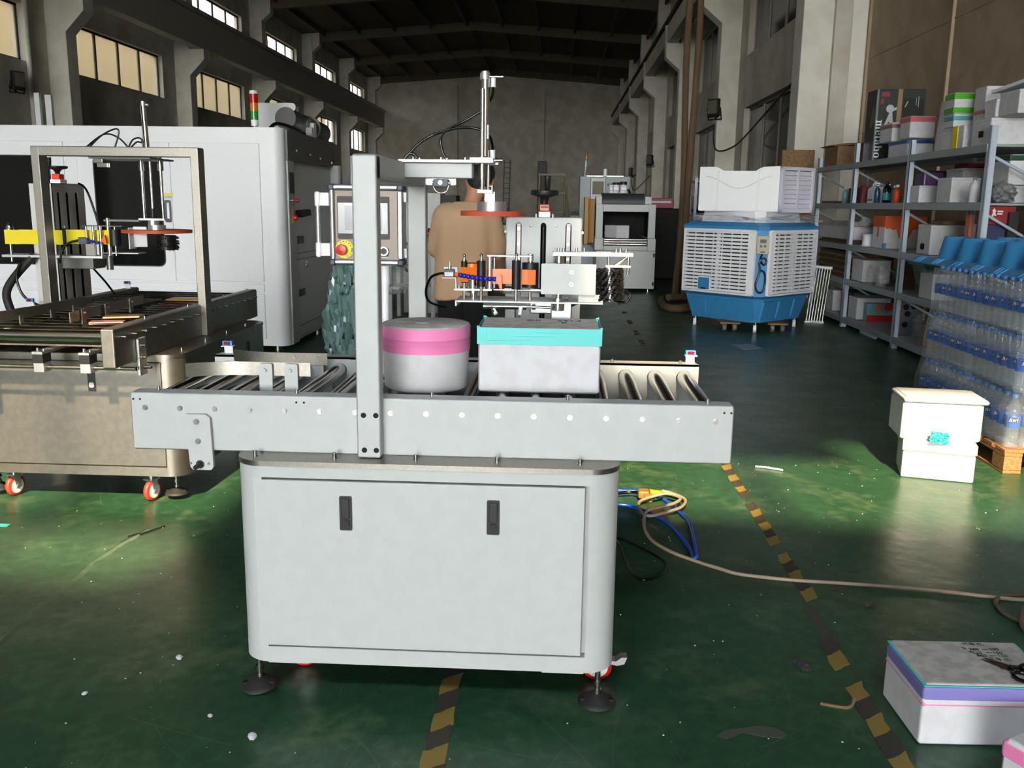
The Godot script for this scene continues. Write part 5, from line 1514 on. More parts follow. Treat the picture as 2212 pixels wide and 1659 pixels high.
	part(em, "embossed_mark", MB.new().pipe(Vector3(3.77, 1.62, -8.722), Vector3(3.77, 1.62, -8.715), 0.075, 0.070, 24), M.foam)
	foam_box("foam box behind the rounded box on the second level", 3.90, 4.15, -9.60, -9.20, Y, 1.85)
	one("red_package", "dark red package in the shade at the back of the second level", "package", MB.new().bb(3.95, 4.2, 1.851, 1.90, -9.55, -9.25, 0.01), M.red_card)
	bottle_item("steel_bottle", "slim white bottle standing in front of the rounded foam box", Vector3(3.63, Y, -8.31), 0.036, 0.225, M.white_plastic, mat("bottle_cap", Color(0.52, 0.52, 0.56), 0.35))
	foam_box("foam box with a dark green lid band near the end post", 3.82, 4.15, -8.55, -8.12, 1.66, 1.92, mat("green_tape", Color(0.05, 0.26, 0.12), 0.4), 1.865, 1.915)
	foam_box("foam box below the green-banded one near the end post", 3.84, 4.14, -8.53, -8.14, Y, 1.659)
	var bag := one("grey_bag", "crumpled grey plastic bag at the near end of the second level", "bag", lumpy(0.14, 0.10, 0.13, 6), mat("bag_grey", Color(0.46, 0.46, 0.47), 0.3))
	bag.position = Vector3(3.74, Y + 0.085, -8.05)
	# --- third level
	Y = 1.011
	foam_box("long low white foam box at the far end of the third level", 3.62, 4.10, -12.98, -11.55, Y + 0.05, 1.23)
	for i in 3:
		one("flat_carton", ["lowest flattened carton on the third level under the white box", "flattened carton, middle of three on the third level", "flattened carton, top of three on the third level"][i], "carton", MB.new().bb(3.59 + i * 0.012, 4.0, Y + i * 0.0165, Y + 0.0155 + i * 0.0165, -12.9 + i * 0.06, -11.52, 0.002), M.card_dark, "flattened cartons on the third level")
	for i in 2:
		one("patterned_box", ["small speckled box, left of two on the long white box", "small speckled box, right of two on the long white box"][i], "box", MB.new().bb(3.64, 3.85, 1.231, 1.29, -12.5 + i * 0.5, -12.05 + i * 0.5, 0.004), speckle(), "speckled boxes")
	var pb = one("plastic_bag", "clear crumpled plastic bag between the speckled box and the orange carton", "bag", lumpy(0.08, 0.07, 0.08, 9), M.clear_cup)
	pb.position = Vector3(3.70, 1.29, -11.3)
	var spl = thing("film_spool", "short white spool standing on the third level by the post", "spool", Vector3(3.69, Y, -11.06))
	lpart(spl, "roll", MB.new().lathe(Vector3.ZERO, [Vector2(0.03, 0.0), Vector2(0.092, 0.0), Vector2(0.092, 0.015), Vector2(0.086, 0.018), Vector2(0.086, 0.125), Vector2(0.092, 0.128), Vector2(0.092, 0.142), Vector2(0.03, 0.142), Vector2(0.03, 0.0)], 28), M.white_plastic)
	orange_carton()
	var fh = foam_box("foam box with a small black hole beside the orange board on the third level", 3.60, 4.01, -9.40, -9.08, Y, 1.305)
	part(fh, "hand_hole", MB.new().ext(rr(-9.29, -9.20, 1.06, 1.12, 0.015, 3), 3.5955, 3.604, 0), M.gap_shade)
	one("flat_board", "thin tan board lying on top of the holed foam box", "board", MB.new().bb(3.72, 4.05, 1.306, 1.345, -9.38, -9.10, 0.003), M.card)
	var ob = thing("edge_board", "white foam panel with an orange edge standing near the end post", "board", Vector3(3.63, Y, -8.30))
	lpart(ob, "panel", MB.new().box(Vector3(0.04, 0.20, 0), Vector3(0.06, 0.40, 0.15), 0.006), M.foam)
	lpart(ob, "orange_edge", MB.new().box(Vector3(-0.004, 0.20, -0.03), Vector3(0.03, 0.40, 0.08), 0.006), mat("edge_orange", Color(0.80, 0.44, 0.32), 0.6))
	one("blue_box", "dark blue box with a round emblem under the red box", "box", MB.new().bb(3.64, 3.80, Y, 1.33, -8.21, -8.02, 0.004), mat("navy", Color(0.12, 0.13, 0.30), 0.5))
	var rb = thing("red_gift_box", "red box with a white rearing animal emblem near the end post", "box", Vector3(3.72, 1.331, -8.15))
	part(rb, "body", MB.new().bb(3.62, 3.87, 1.331, 1.485, -8.215, -8.02, 0.004), mat("deep_red", Color(0.50, 0.05, 0.06), 0.5))
	var em2 := MB.new()
	em2.ext([Vector2(3.672, 1.40), Vector2(3.680, 1.43), Vector2(3.674, 1.45), Vector2(3.684, 1.46), Vector2(3.690, 1.47), Vector2(3.697, 1.455), Vector2(3.706, 1.445), Vector2(3.700, 1.425), Vector2(3.712, 1.41), Vector2(3.700, 1.40), Vector2(3.692, 1.415), Vector2(3.684, 1.395)], -8.0205, -8.0185, 2, false)
	em2.bb(3.718, 3.765, 1.435, 1.447, -8.0205, -8.0185).bb(3.718, 3.76, 1.415, 1.427, -8.0205, -8.0185)
	part(rb, "emblem", em2, M.paper)
	one("black_sheet", "narrow black sheet leaning in front of the red box", "sheet", MB.new().bb(3.80, 3.88, Y, 1.44, -7.99, -7.975, 0.002), M.black)
	# --- fourth level
	Y = 0.591
	for i in 9:
		one("flat_carton", "flattened brown carton, number %d from the bottom of the bundled stack" % (i + 1), "carton", MB.new().bb(3.62 + 0.01 * (i % 3), 4.18, Y + i * 0.036, Y + 0.034 + i * 0.036, -12.90, -11.60 + 0.02 * (i % 2), 0.003), M.card if i % 2 else M.card_dark, "bundle of flattened cartons on the fourth level")
	foam_box("plain white foam box in the middle of the fourth level", 3.60, 3.93, -11.35, -10.95, Y, 0.855)
	for i in 3:
		bottle_item("plastic_jar", ["clear empty plastic jar on the fourth level, farthest of three", "clear empty plastic jar on the fourth level, middle of three", "clear empty plastic jar on the fourth level, nearest of three"][i], Vector3(3.64 + 0.09 * (i % 2), Y, -10.75 + i * 0.16), 0.055, 0.22, M.clear_cup, M.clear_cup, "clear jars on the fourth level")
	one("small_carton", "small brown carton behind the middle post on the fourth level", "carton", MB.new().bb(3.75, 3.88, Y, 0.78, -10.20, -10.06, 0.003), M.card)
	green_crate()
	var fb = foam_box("foam box with loose film on its lid in front of the green crate", 3.58, 3.90, -9.18, -8.87, Y, 0.845)
	part(fb, "loose_film", sheet(Vector3(3.54, 0.865, -9.195), Vector3(3.98, 0.865, -9.195), Vector3(3.98, 0.86, -8.82), 0.03, 21), M.film)
	for i in 3:
		var a := Vector3(3.62 + 0.03 * i, Y + 0.004, -10.85 + i * 0.17)
		var tl = thing("hand_tool", ["red-handled pliers at the shelf edge, farthest of the three", "red-handled pliers at the shelf edge, middle of the three", "dark-handled pliers at the shelf edge, nearest of the three"][i], "tool", a)
		lpart(tl, "jaws", MB.new().bb(-0.012, 0.012, 0, 0.01, -0.05, 0.01, 0.003), M.chrome)
		lpart(tl, "handle", MB.new().tube([Vector3(-0.004, 0.006, 0.0), Vector3(-0.02, 0.006, 0.05), Vector3(-0.016, 0.006, 0.12)], 0.006, 6, 3).tube([Vector3(0.004, 0.006, 0.0), Vector3(0.02, 0.006, 0.05), Vector3(0.016, 0.006, 0.12)], 0.006, 6, 3), M.red if i < 2 else M.rubber)
		tl.rotation.y = 0.3 + 0.5 * i
	one("blue_drum", "blue plastic drum standing behind the far end of the rack", "drum", MB.new().lathe(Vector3(3.38, 0, -13.45), [Vector2(0, 0), Vector2(0.14, 0), Vector2(0.15, 0.02), Vector2(0.15, 0.5), Vector2(0.16, 0.52), Vector2(0.15, 0.54), Vector2(0.15, 0.86), Vector2(0, 0.88)], 20), mat("drum_blue", Color(0.06, 0.22, 0.52), 0.4))
	# --- lowest level
	Y = 0.121
	foam_box("small white foam box at the far end of the lowest level", 3.62, 3.80, -12.36, -12.10, Y, 0.395)
	one("green_tray", "flat dark turquoise tray behind the fruit carton on the lowest level", "tray", MB.new().bb(3.70, 4.2, Y, 0.42, -12.0, -11.5, 0.01), mat("tray_teal", Color(0.05, 0.25, 0.25), 0.5))
	var fc = foam_box("foam box standing open on its side round the fruit carton, lowest level", 3.62, 4.03, -11.43, -11.12, Y, 0.395)
	var fr = thing("fruit_carton", "pale blue carton printed with red tomatoes on the lowest level", "carton", Vector3(3.9, Y, -11.05))
	part(fr, "body", MB.new().bb(3.70, 4.06, Y, 0.34, -11.10, -10.98, 0.004), mat("fruit_card", Color(0.45, 0.66, 0.68), 0.6))
	part(fr, "red_print", MB.new().bb(3.705, 4.06, Y + 0.005, 0.20, -10.9805, -10.979).ext(circ(Vector2(3.95, 0.30), 0.05, 18), -10.9805, -10.979, 2), mat("fruit_red", Color(0.72, 0.08, 0.06), 0.5))
	part(fr, "orange_print", MB.new().bb(3.81, 3.86, 0.255, 0.335, -10.9805, -10.979), M.orange_plastic)
	var hp := thing("perforated_panel", "grey panel with round holes standing on the lowest level", "panel", Vector3(3.74, Y, -9.77))
	var pp := MB.new()
	part(hp, "panel", MB.new().bb(3.62, 3.88, Y, 0.50, -9.80, -9.77, 0.003), mat("panel_grey", Color(0.34, 0.35, 0.36), 0.6))
	for q in [[3.70, 0.43], [3.72, 0.36], [3.70, 0.245], [3.78, 0.44]]:
		part(hp, "hole", MB.new().cyl(Vector3(q[0], q[1], -9.775), Vector3(q[0], q[1], -9.7685), 0.032, 0.032, 18), M.gap_shade)
	var jb = bottle_item("water_jug", "large clear water jug behind the small brown carton", Vector3(3.85, Y, -9.25), 0.095, 0.34, M.clear_cup, M.white_plastic)
	var cf = one("crumpled_film", "crumpled clear film heaped before the perforated panel", "film", lumpy(0.12, 0.16, 0.14, 12), M.film)
	cf.position = Vector3(3.76, Y + 0.14, -9.45)
	carton("small brown carton at the edge of the lowest level", 3.60, 3.76, -9.06, -8.89, Y, 0.345, M.card)
	one("slotted_strip", "white strip with dark slots lying on the floor under the rack", "strip", MB.new().bb(3.60, 3.63, 0, 0.07, -10.87, -10.35, 0.003).bb(3.5985, 3.60, 0.025, 0.045, -10.5, -10.46), M.white_plastic)
	# frame of rods leaning on the rack
	var lf = thing("rod_frame", "small frame of parallel steel rods leaning against the rack", "frame", Vector3(3.30, 0, -11.75))
	var A := Vector3(3.17, 0.02, -11.70)
	var B := Vector3(3.40, 0.0 + 0.02, -11.66)
	var C := Vector3(3.25, 0.72, -11.78)
	var Dd := Vector3(3.48, 0.70, -11.74)
	part(lf, "end_bar", MB.new().tube([A, B], 0.022, 4).tube([C, Dd], 0.022, 4), M.white_plastic)
	for i in 7:
		var f = 0.08 + 0.84 * i / 6.0
		part(lf, "rod", MB.new().cyl(A.lerp(B, f), C.lerp(Dd, f), 0.009, 0.009, 8), M.bolt)

func sheet(a: Vector3, b: Vector3, c: Vector3, amp: float, seed_: int) -> MB:
	# crumpled thin sheet over the parallelogram a b c
	var f := FastNoiseLite.new()
	f.seed = seed_
	f.frequency = 0.9
	var mb := MB.new()
	var N := 14
	var P := []
	var nn := (b - a).cross(c - b).normalized()
	if nn.y < 0:
		nn = -nn
	for i in N + 1:
		var row := []
		for j in N + 1:
			var p := a.lerp(b, float(i) / N) + (c - b) * (float(j) / N)
			row.append(p + nn * f.get_noise_2d(i * 1.3, j * 1.3) * amp)
		P.append(row)
	for i in N:
		for j in N:
			var n1 = (P[i + 1][j] - P[i][j]).cross(P[i][j + 1] - P[i][j]).normalized()
			if n1.dot(nn) < 0:
				n1 = -n1
			mb.face([P[i][j], P[i + 1][j], P[i + 1][j + 1], P[i][j + 1]], n1)
	return mb

func lumpy(rx: float, ry: float, rz: float, seed_: int, N := 14) -> MB:
	var f := FastNoiseLite.new()
	f.seed = seed_
	f.frequency = 0.9
	var mb := MB.new()
	var P := []
	for i in N + 1:
		var row := []
		for j in N * 2:
			var th := PI * i / N
			var ph := TAU * j / (N * 2)
			var d := Vector3(sin(th) * cos(ph), cos(th), sin(th) * sin(ph))
			var s := 0.85 + 0.35 * f.get_noise_3dv(d * 2.4)
			row.append(Vector3(d.x * rx * s, max(d.y * ry * s, -ry * 0.8), d.z * rz * s))
		P.append(row)
	for i in N:
		for j in N * 2:
			var k := (j + 1) % (N * 2)
			var n1 = (P[i + 1][j] - P[i][j]).cross(P[i][k] - P[i][j])
			if n1.length() < 1e-9:
				n1 = (P[i + 1][k] - P[i][j]).cross(P[i + 1][j] - P[i][j])
			n1 = n1.normalized()
			if n1.dot(P[i][j]) < 0:
				n1 = -n1
			mb.face([P[i][j], P[i + 1][j], P[i + 1][k], P[i][k]], n1)
	return mb

func speckle() -> Material:
	if M.has("speckle"):
		return M["speckle"]
	var m := mat("speckle", Color(0.72, 0.70, 0.66), 0.7)
	tri_tex(m, noise_tex(0.25, 1, Color(0.25, 0.22, 0.2), Color(1, 1, 1), 71, 0.28, 0.34, 256), 6.0)
	return m

func bottle_item(called: String, label: String, p: Vector3, r: float, h: float, body: Material, cap: Material, group := "") -> Node3D:
	var cat = called.replace("_", " ")
	var t = thing(called, label, cat, p, group)
	lpart(t, "body", MB.new().lathe(Vector3.ZERO, [Vector2(0, 0), Vector2(r * 0.92, 0), Vector2(r, r * 0.1), Vector2(r, h * 0.66), Vector2(r * 0.85, h * 0.74), Vector2(r * 0.42, h * 0.83), Vector2(r * 0.38, h * 0.9), Vector2(0, h * 0.9)], 18), body)
	lpart(t, "cap", MB.new().lathe(Vector3.ZERO, [Vector2(r * 0.42, h * 0.87), Vector2(r * 0.46, h * 0.88), Vector2(r * 0.46, h * 0.99), Vector2(r * 0.40, h), Vector2(0, h)], 14), cap)
	return t

func jerrycan(p: Vector3):
	var t = thing("jerrycan", "white plastic jerrycan with a green-banded label on the second level", "jerrycan", p)
	lpart(t, "body", MB.new().ext([Vector2(-0.10, 0.005), Vector2(-0.09, 0), Vector2(0.09, 0), Vector2(0.10, 0.005), Vector2(0.105, 0.16), Vector2(0.09, 0.19), Vector2(0.03, 0.195), Vector2(-0.095, 0.16)], -0.06, 0.06, 0).tube([Vector3(0, 0.16, -0.085), Vector3(0, 0.225, -0.075), Vector3(0, 0.235, -0.02), Vector3(0, 0.185, 0.02)], 0.014, 8, 4), M.white_plastic)
	lpart(t, "cap", MB.new().cyl(Vector3(0, 0.19, 0.055), Vector3(0, 0.235, 0.055), 0.028, 0.028, 16), M.white_plastic)
	lpart(t, "label", MB.new().bb(-0.0615, -0.0602, 0.05, 0.15, -0.07, 0.07), M.paper)
	lpart(t, "label_band", MB.new().bb(-0.0617, -0.060, 0.028, 0.048, -0.085, 0.085), mat("label_green", Color(0.13, 0.42, 0.16), 0.5))

func tool_carton():
	var x0 := 3.62
	var x1 := 4.17
	var z0 := -11.375
	var z1 := -11.03
	var y0 := 1.991
	var y1 := 2.80
	var t = thing("tool_carton", "tall dark green power-tool carton with a vertical white brand word on the top level", "carton", Vector3(3.9, y0, -11.35))
	part(t, "body", MB.new().bb(x0, x1, y0, y1, z0, z1, 0.006), mat("tool_green", Color(0.105, 0.165, 0.155), 0.35))
	var dk := mat("tool_dark", Color(0.045, 0.06, 0.06), 0.35)
	part(t, "dark_panel", MB.new().cut().bb(x0 + 0.30, x1 - 0.02, y0 + 0.33, y1 - 0.10, z1 - 0.001, z1 + 0.001).cut().bb(x0 - 0.001, x0 + 0.001, y0 + 0.02, y0 + 0.09, z0 + 0.06, z1 - 0.04), dk)
	var ov := []
	for i in 24:
		ov.append(Vector2((z0 + z1) / 2 + cos(TAU * i / 24.0) * 0.15, y0 + 0.42 + sin(TAU * i / 24.0) * 0.30))
	part(t, "oval_print", MB.new().ext(ov, x0 - 0.0012, x0 + 0.001, 0), dk)
	part(t, "oval_tool_print", MB.new().ext([Vector2(z0 + 0.16, y0 + 0.40), Vector2(z0 + 0.22, y0 + 0.60), Vector2(z0 + 0.30, y0 + 0.62), Vector2(z0 + 0.30, y0 + 0.46), Vector2(z0 + 0.24, y0 + 0.38)], x0 - 0.0018, x0 - 0.001, 0, false), mat("print_grey", Color(0.42, 0.43, 0.43), 0.5))
	part(t, "edge_strip", MB.new().bb(x0 - 0.002, x0 + 0.022, y0, y1, z1 - 0.002, z1 + 0.0014), M.print_grey)
	part(t, "packing_tape", MB.new().bb(3.855, 3.905, y0 + 0.36, y1 + 0.001, z1 - 0.001, z1 + 0.0022), M.pack_tape)
	part(t, "red_badge", MB.new().cut().bb(3.665, 3.70, y1 - 0.17, y1 - 0.11, z1 - 0.001, z1 + 0.0016).cut().bb(3.67, 3.76, y1 - 0.085, y1 - 0.035, z1 - 0.001, z1 + 0.0016), mat("badge_red", Color(0.52, 0.10, 0.12), 0.4))
	var pr := MB.new()
	pr.cut().ext(circ(Vector2(3.775, 2.58), 0.045, 20), z1, z1 + 0.0026, 2)
	pr.cut().ext([Vector2(3.70, 2.34), Vector2(3.78, 2.56), Vector2(3.80, 2.56), Vector2(3.83, 2.36), Vector2(3.80, 2.34), Vector2(3.775, 2.44)], z1, z1 + 0.0024, 2, false)
	pr.cut().ext([Vector2(3.80, 2.58), Vector2(3.85, 2.60), Vector2(3.85, 2.57), Vector2(3.81, 2.55)], z1, z1 + 0.0024, 2, false)
	pr.cut().ext([Vector2(3.905, 2.42), Vector2(3.92, 2.46), Vector2(3.98, 2.46), Vector2(4.0, 2.38), Vector2(3.98, 2.38), Vector2(3.965, 2.44), Vector2(3.93, 2.44), Vector2(3.92, 2.40)], z1, z1 + 0.0024, 2, false)
	pr.cut().ext([Vector2(3.935, 2.60), Vector2(3.965, 2.665), Vector2(3.975, 2.66), Vector2(3.947, 2.60)], z1, z1 + 0.0024, 2, false)
	part(t, "tool_print", pr, mat("print_light", Color(0.66, 0.67, 0.67), 0.5))
	part(t, "tool_print_dark", MB.new().ext([Vector2(3.70, 2.50), Vector2(3.72, 2.62), Vector2(3.74, 2.65), Vector2(3.76, 2.52), Vector2(3.73, 2.40)], z1, z1 + 0.0022, 2, false), M.black)
	text(t, "brand_word", "metabo", 0.112, Transform3D(Basis(Vector3(0, 0, 1), -PI / 2), Vector3(3.668, 2.245, z1 + 0.003)), M.paper, true, "Droid Serif")
	part(t, "small_print", MB.new().cut().bb(4.085, 4.092, 2.60, 2.72, z1, z1 + 0.0022).cut().bb(4.06, 4.065, 2.62, 2.70, z1, z1 + 0.0022), M.print_light)

func orange_carton():
	var t = thing("orange_carton", "white carton with a dripping orange printed top on the third level", "carton", Vector3(3.85, 1.011, -10.6))
	var x0 := 3.62
	var x1 := 4.07
	var z0 := -10.78
	var z1 := -10.40
	part(t, "body", MB.new().bb(x0, x1, 1.011, 1.37, z0, z1, 0.006), M.foam)
	var om := mat("carton_orange", Color(0.82, 0.33, 0.10), 0.5)
	var d := [Vector2(x0, 1.372), Vector2(x0, 1.25)]
	for i in 13:
		var f = i / 12.0
		d.append(Vector2(lerp(x0 + 0.02, x1, f), 1.23 + 0.0 - (0.11 if f > 0.3 and f < 0.62 else 0.0) + 0.012 * sin(f * 25.0)))
	d.append(Vector2(x1, 1.372))
	part(t, "orange_print", MB.new().ext(d, z1 - 0.001, z1 + 0.0015, 2, false).bb(x0 - 0.0015, x0 + 0.001, 1.25, 1.372, z0, z1).bb(x0 - 0.0015, x0 + 0.001, 1.14, 1.25, z0 + 0.15, z0 + 0.20).bb(x0, x1, 1.370, 1.3715, z0, z1), om)
	part(t, "blue_mark", MB.new().bb(x0 - 0.002, x0 + 0.03, 1.02, 1.075, z1 - 0.03, z1 + 0.002), mat("mark_blue", Color(0.25, 0.48, 0.70), 0.5))

func green_crate():
	var t = thing("green_crate", "deep green plastic crate with a wide rim on the fourth level", "crate", Vector3(3.9, 0.591, -9.5))
	var mb := MB.new()
	mb.bb(3.72, 4.10, 0.591, 0.70, -9.56, -9.28, 0.012)
	mb.ext([Vector2(3.71, 0.69), Vector2(3.65, 0.90), Vector2(4.17, 0.90), Vector2(4.11, 0.69)], -9.60, -9.24, 2, false)
	part(t, "tub", mb, M.green)
	part(t, "rim", MB.new().bb(3.62, 4.19, 0.89, 0.925, -9.64, -9.21, 0.01), M.green)

# ---------------------------------------------------------------- wrapped water bottles on a pallet
func pallet():
	var x0 := 2.52
	var x1 := 3.46
	var za := -5.02
	var zb := -6.40
	var t = thing("wooden_pallet", "wooden pallet under the wrapped water bottles at the right edge", "pallet", Vector3((x0 + x1) / 2, 0, (za + zb) / 2))
	for i in 9:
		var z = za - 0.06 - i * (za - zb - 0.12) / 8.0
		part(t, "deck_board", MB.new().bb(x0, x1, 0.118, 0.138, z - 0.055, z + 0.055, 0.003), M.wood)
	for x in [x0 + 0.05, (x0 + x1) / 2, x1 - 0.05]:
		part(t, "stringer_board", MB.new().bb(x - 0.05, x + 0.05, 0.098, 0.118, zb, za, 0.003), M.wood)
		part(t, "bottom_board", MB.new().bb(x - 0.05, x + 0.05, 0.0, 0.018, zb, za, 0.003), M.wood)
		for z in [za - 0.07, (za + zb) / 2, zb + 0.07]:
			part(t, "block", MB.new().bb(x - 0.05, x + 0.05, 0.018, 0.098, z - 0.07, z + 0.07, 0.004), M.wood)
	# one bottle, then copies
	var b = thing("water_bottle", "clear water bottle with a blue label in the film-wrapped pallet load", "bottle", Vector3.ZERO, "film-wrapped water bottles on the pallet")
	var r := 0.0385
	var pr := [Vector2(0, 0.003), Vector2(0.03, 0), Vector2(r, 0.008)]
	for k in 4:
		pr.append(Vector2(r, 0.02 + k * 0.024)); pr.append(Vector2(r - 0.0025, 0.030 + k * 0.024))
	pr.append_array([Vector2(r, 0.118), Vector2(r, 0.186), Vector2(r - 0.002, 0.192), Vector2(r, 0.20), Vector2(0.036, 0.222), Vector2(0.027, 0.252), Vector2(0.016, 0.275), Vector2(0.0135, 0.285), Vector2(0.0135, 0.292)])
	lpart(b, "body", MB.new().lathe(Vector3.ZERO, pr, 16), M.bottle)
	lpart(b, "cap", MB.new().lathe(Vector3.ZERO, [Vector2(0.0, 0.288), Vector2(0.0155, 0.288), Vector2(0.0155, 0.304), Vector2(0.013, 0.306), Vector2(0, 0.306)], 12), mat("cap_blue", Color(0.22, 0.45, 0.74), 0.4))
	var lb = lpart(b, "label", MB.new().lathe(Vector3.ZERO, [Vector2(r + 0.0005, 0.120), Vector2(r + 0.0009, 0.121), Vector2(r + 0.0009, 0.184), Vector2(r + 0.0005, 0.185)], 16), mat("label_blue", Color(0.12, 0.34, 0.68), 0.35))
	var lm := MB.new()
	lm.xf = Transform3D(Basis(Vector3.UP, -0.35), Vector3.ZERO)
	lm.bb(-0.021, 0.021, 0.150, 0.179, r - 0.008, r + 0.0025, 0.001)
	lpart(lb, "brand_patch", lm, mat("label_navy", Color(0.08, 0.08, 0.24), 0.4))
	var tw := text(lb, "brand_word", "Aw!", 0.024, Transform3D(Basis(Vector3.UP, -0.35), Vector3(sin(-0.35), 0, cos(-0.35)) * (r + 0.0035) + Vector3(0, 0.1645, 0)), M.paper, true, "Droid Serif")
	var first := true
	var pitch := 0.0885
	for tier in 3:
		var y := 0.139 + tier * 0.315
		var nx := 10
		var nz := 15
		for i in nx:
			for j in nz:
				if i > 1 and j > 0:
					continue
				if i > 6:
					continue
				if tier == 2 and (j == 0 and i > 1):
					continue
				var p := Vector3(x0 + 0.05 + i * pitch + tier * 0.03, y, za - 0.06 - j * pitch - tier * 0.02)
				if first:
					b.position = p
					first = false
				else:
					copy(b, p, 0.25 * sin(i * 3.1 + j * 1.7 + tier))
	# film around the load
	var fm := MB.new()
	var levels := [0.15, 0.30, 0.455, 0.62, 0.77, 0.95, 1.06]
	var ring := []
	var f := FastNoiseLite.new()
	f.seed = 3
	f.frequency = 1.6
	for l in levels.size():
		var y = levels[l]
		var tt = clamp((y - 0.139) / 0.315, 0.0, 2.99)
		var off = floor(tt) * 0.03
		var base = rr(x0 - 0.0 + off, x1 + 0.02 + off, zb - 0.02, za + 0.004 - floor(tt) * 0.02, 0.06, 4)
		var row := []
		for q in base:
			var w = f.get_noise_3d(q.x * 2, y * 3, q.y * 2) * 0.012
			var c := Vector2((x0 + x1) / 2, (za + zb) / 2)
			var d = (q - c).normalized()
			row.append(Vector3(q.x + d.x * w, y, q.y + d.y * w))
		ring.append(row)
	for l in levels.size() - 1:
		var n = ring[l].size()
		for i in n:
			var j = (i + 1) % n
			var nn = (ring[l][j] - ring[l][i]).cross(ring[l + 1][i] - ring[l][i]).normalized()
			fm.face([ring[l][i], ring[l][j], ring[l + 1][j], ring[l + 1][i]], nn)
	one("stretch_film", "clear stretch film wrapped around the stacked water bottles", "film", fm, M.film)
	var ck := one("cardboard_sheet", "brown cardboard sheet tucked under the film on the upper bottles", "cardboard", MB.new().bb(2.70, 3.30, 0.78, 1.06, -5.073, -5.063, 0.002), M.card)
	# blue plastic trays on top
	var tr = thing("blue_tray", "blue moulded plastic tray with upturned cups on the water bottles", "tray", Vector3(3.05, 1.085, -6.1))
	var tm := MB.new()
	var tx0 := 2.68
	var tx1 := 3.46
	tm.bb(tx0, tx1, 1.088, 1.10, -7.0, -5.1, 0.004)
	tm.ext([Vector2(tx0 - 0.05, 1.07), Vector2(tx0, 1.10), Vector2(tx0 + 0.02, 1.11), Vector2(tx0 + 0.02, 1.095), Vector2(tx0 - 0.045, 1.065)], -7.0, -5.1, 2, false)
	part(tr, "sheet", tm, M.blue_plastic)
	for i in 2:
		for j in 6:
			var c := Vector3(tx0 + 0.20 + i * 0.36, 1.10, -6.78 + j * 0.31)
			part(tr, "cup", MB.new().lathe(c, [Vector2(0.125, 0.0), Vector2(0.115, 0.006), Vector2(0.085, 0.155), Vector2(0.078, 0.16), Vector2(0, 0.16)], 24), M.blue_plastic)
	for j in 6:
		for k in 3:
			var zc := -6.9 + j * 0.31 + k * 0.04
			part(tr, "rib", MB.new().tube([Vector3(tx0 - 0.04, 1.072, zc), Vector3(tx0 + 0.0, 1.103, zc), Vector3(tx0 + 0.05, 1.104, zc)], 0.008, 6), M.blue_plastic)
	one("pry_bar", "black curved hand tool lying on the blue tray", "tool", MB.new().tube([Vector3(3.10, 1.273, -5.78), Vector3(3.15, 1.275, -5.72), Vector3(3.20, 1.30, -5.66), Vector3(3.26, 1.33, -5.62)], 0.012, 6, 4), M.black)

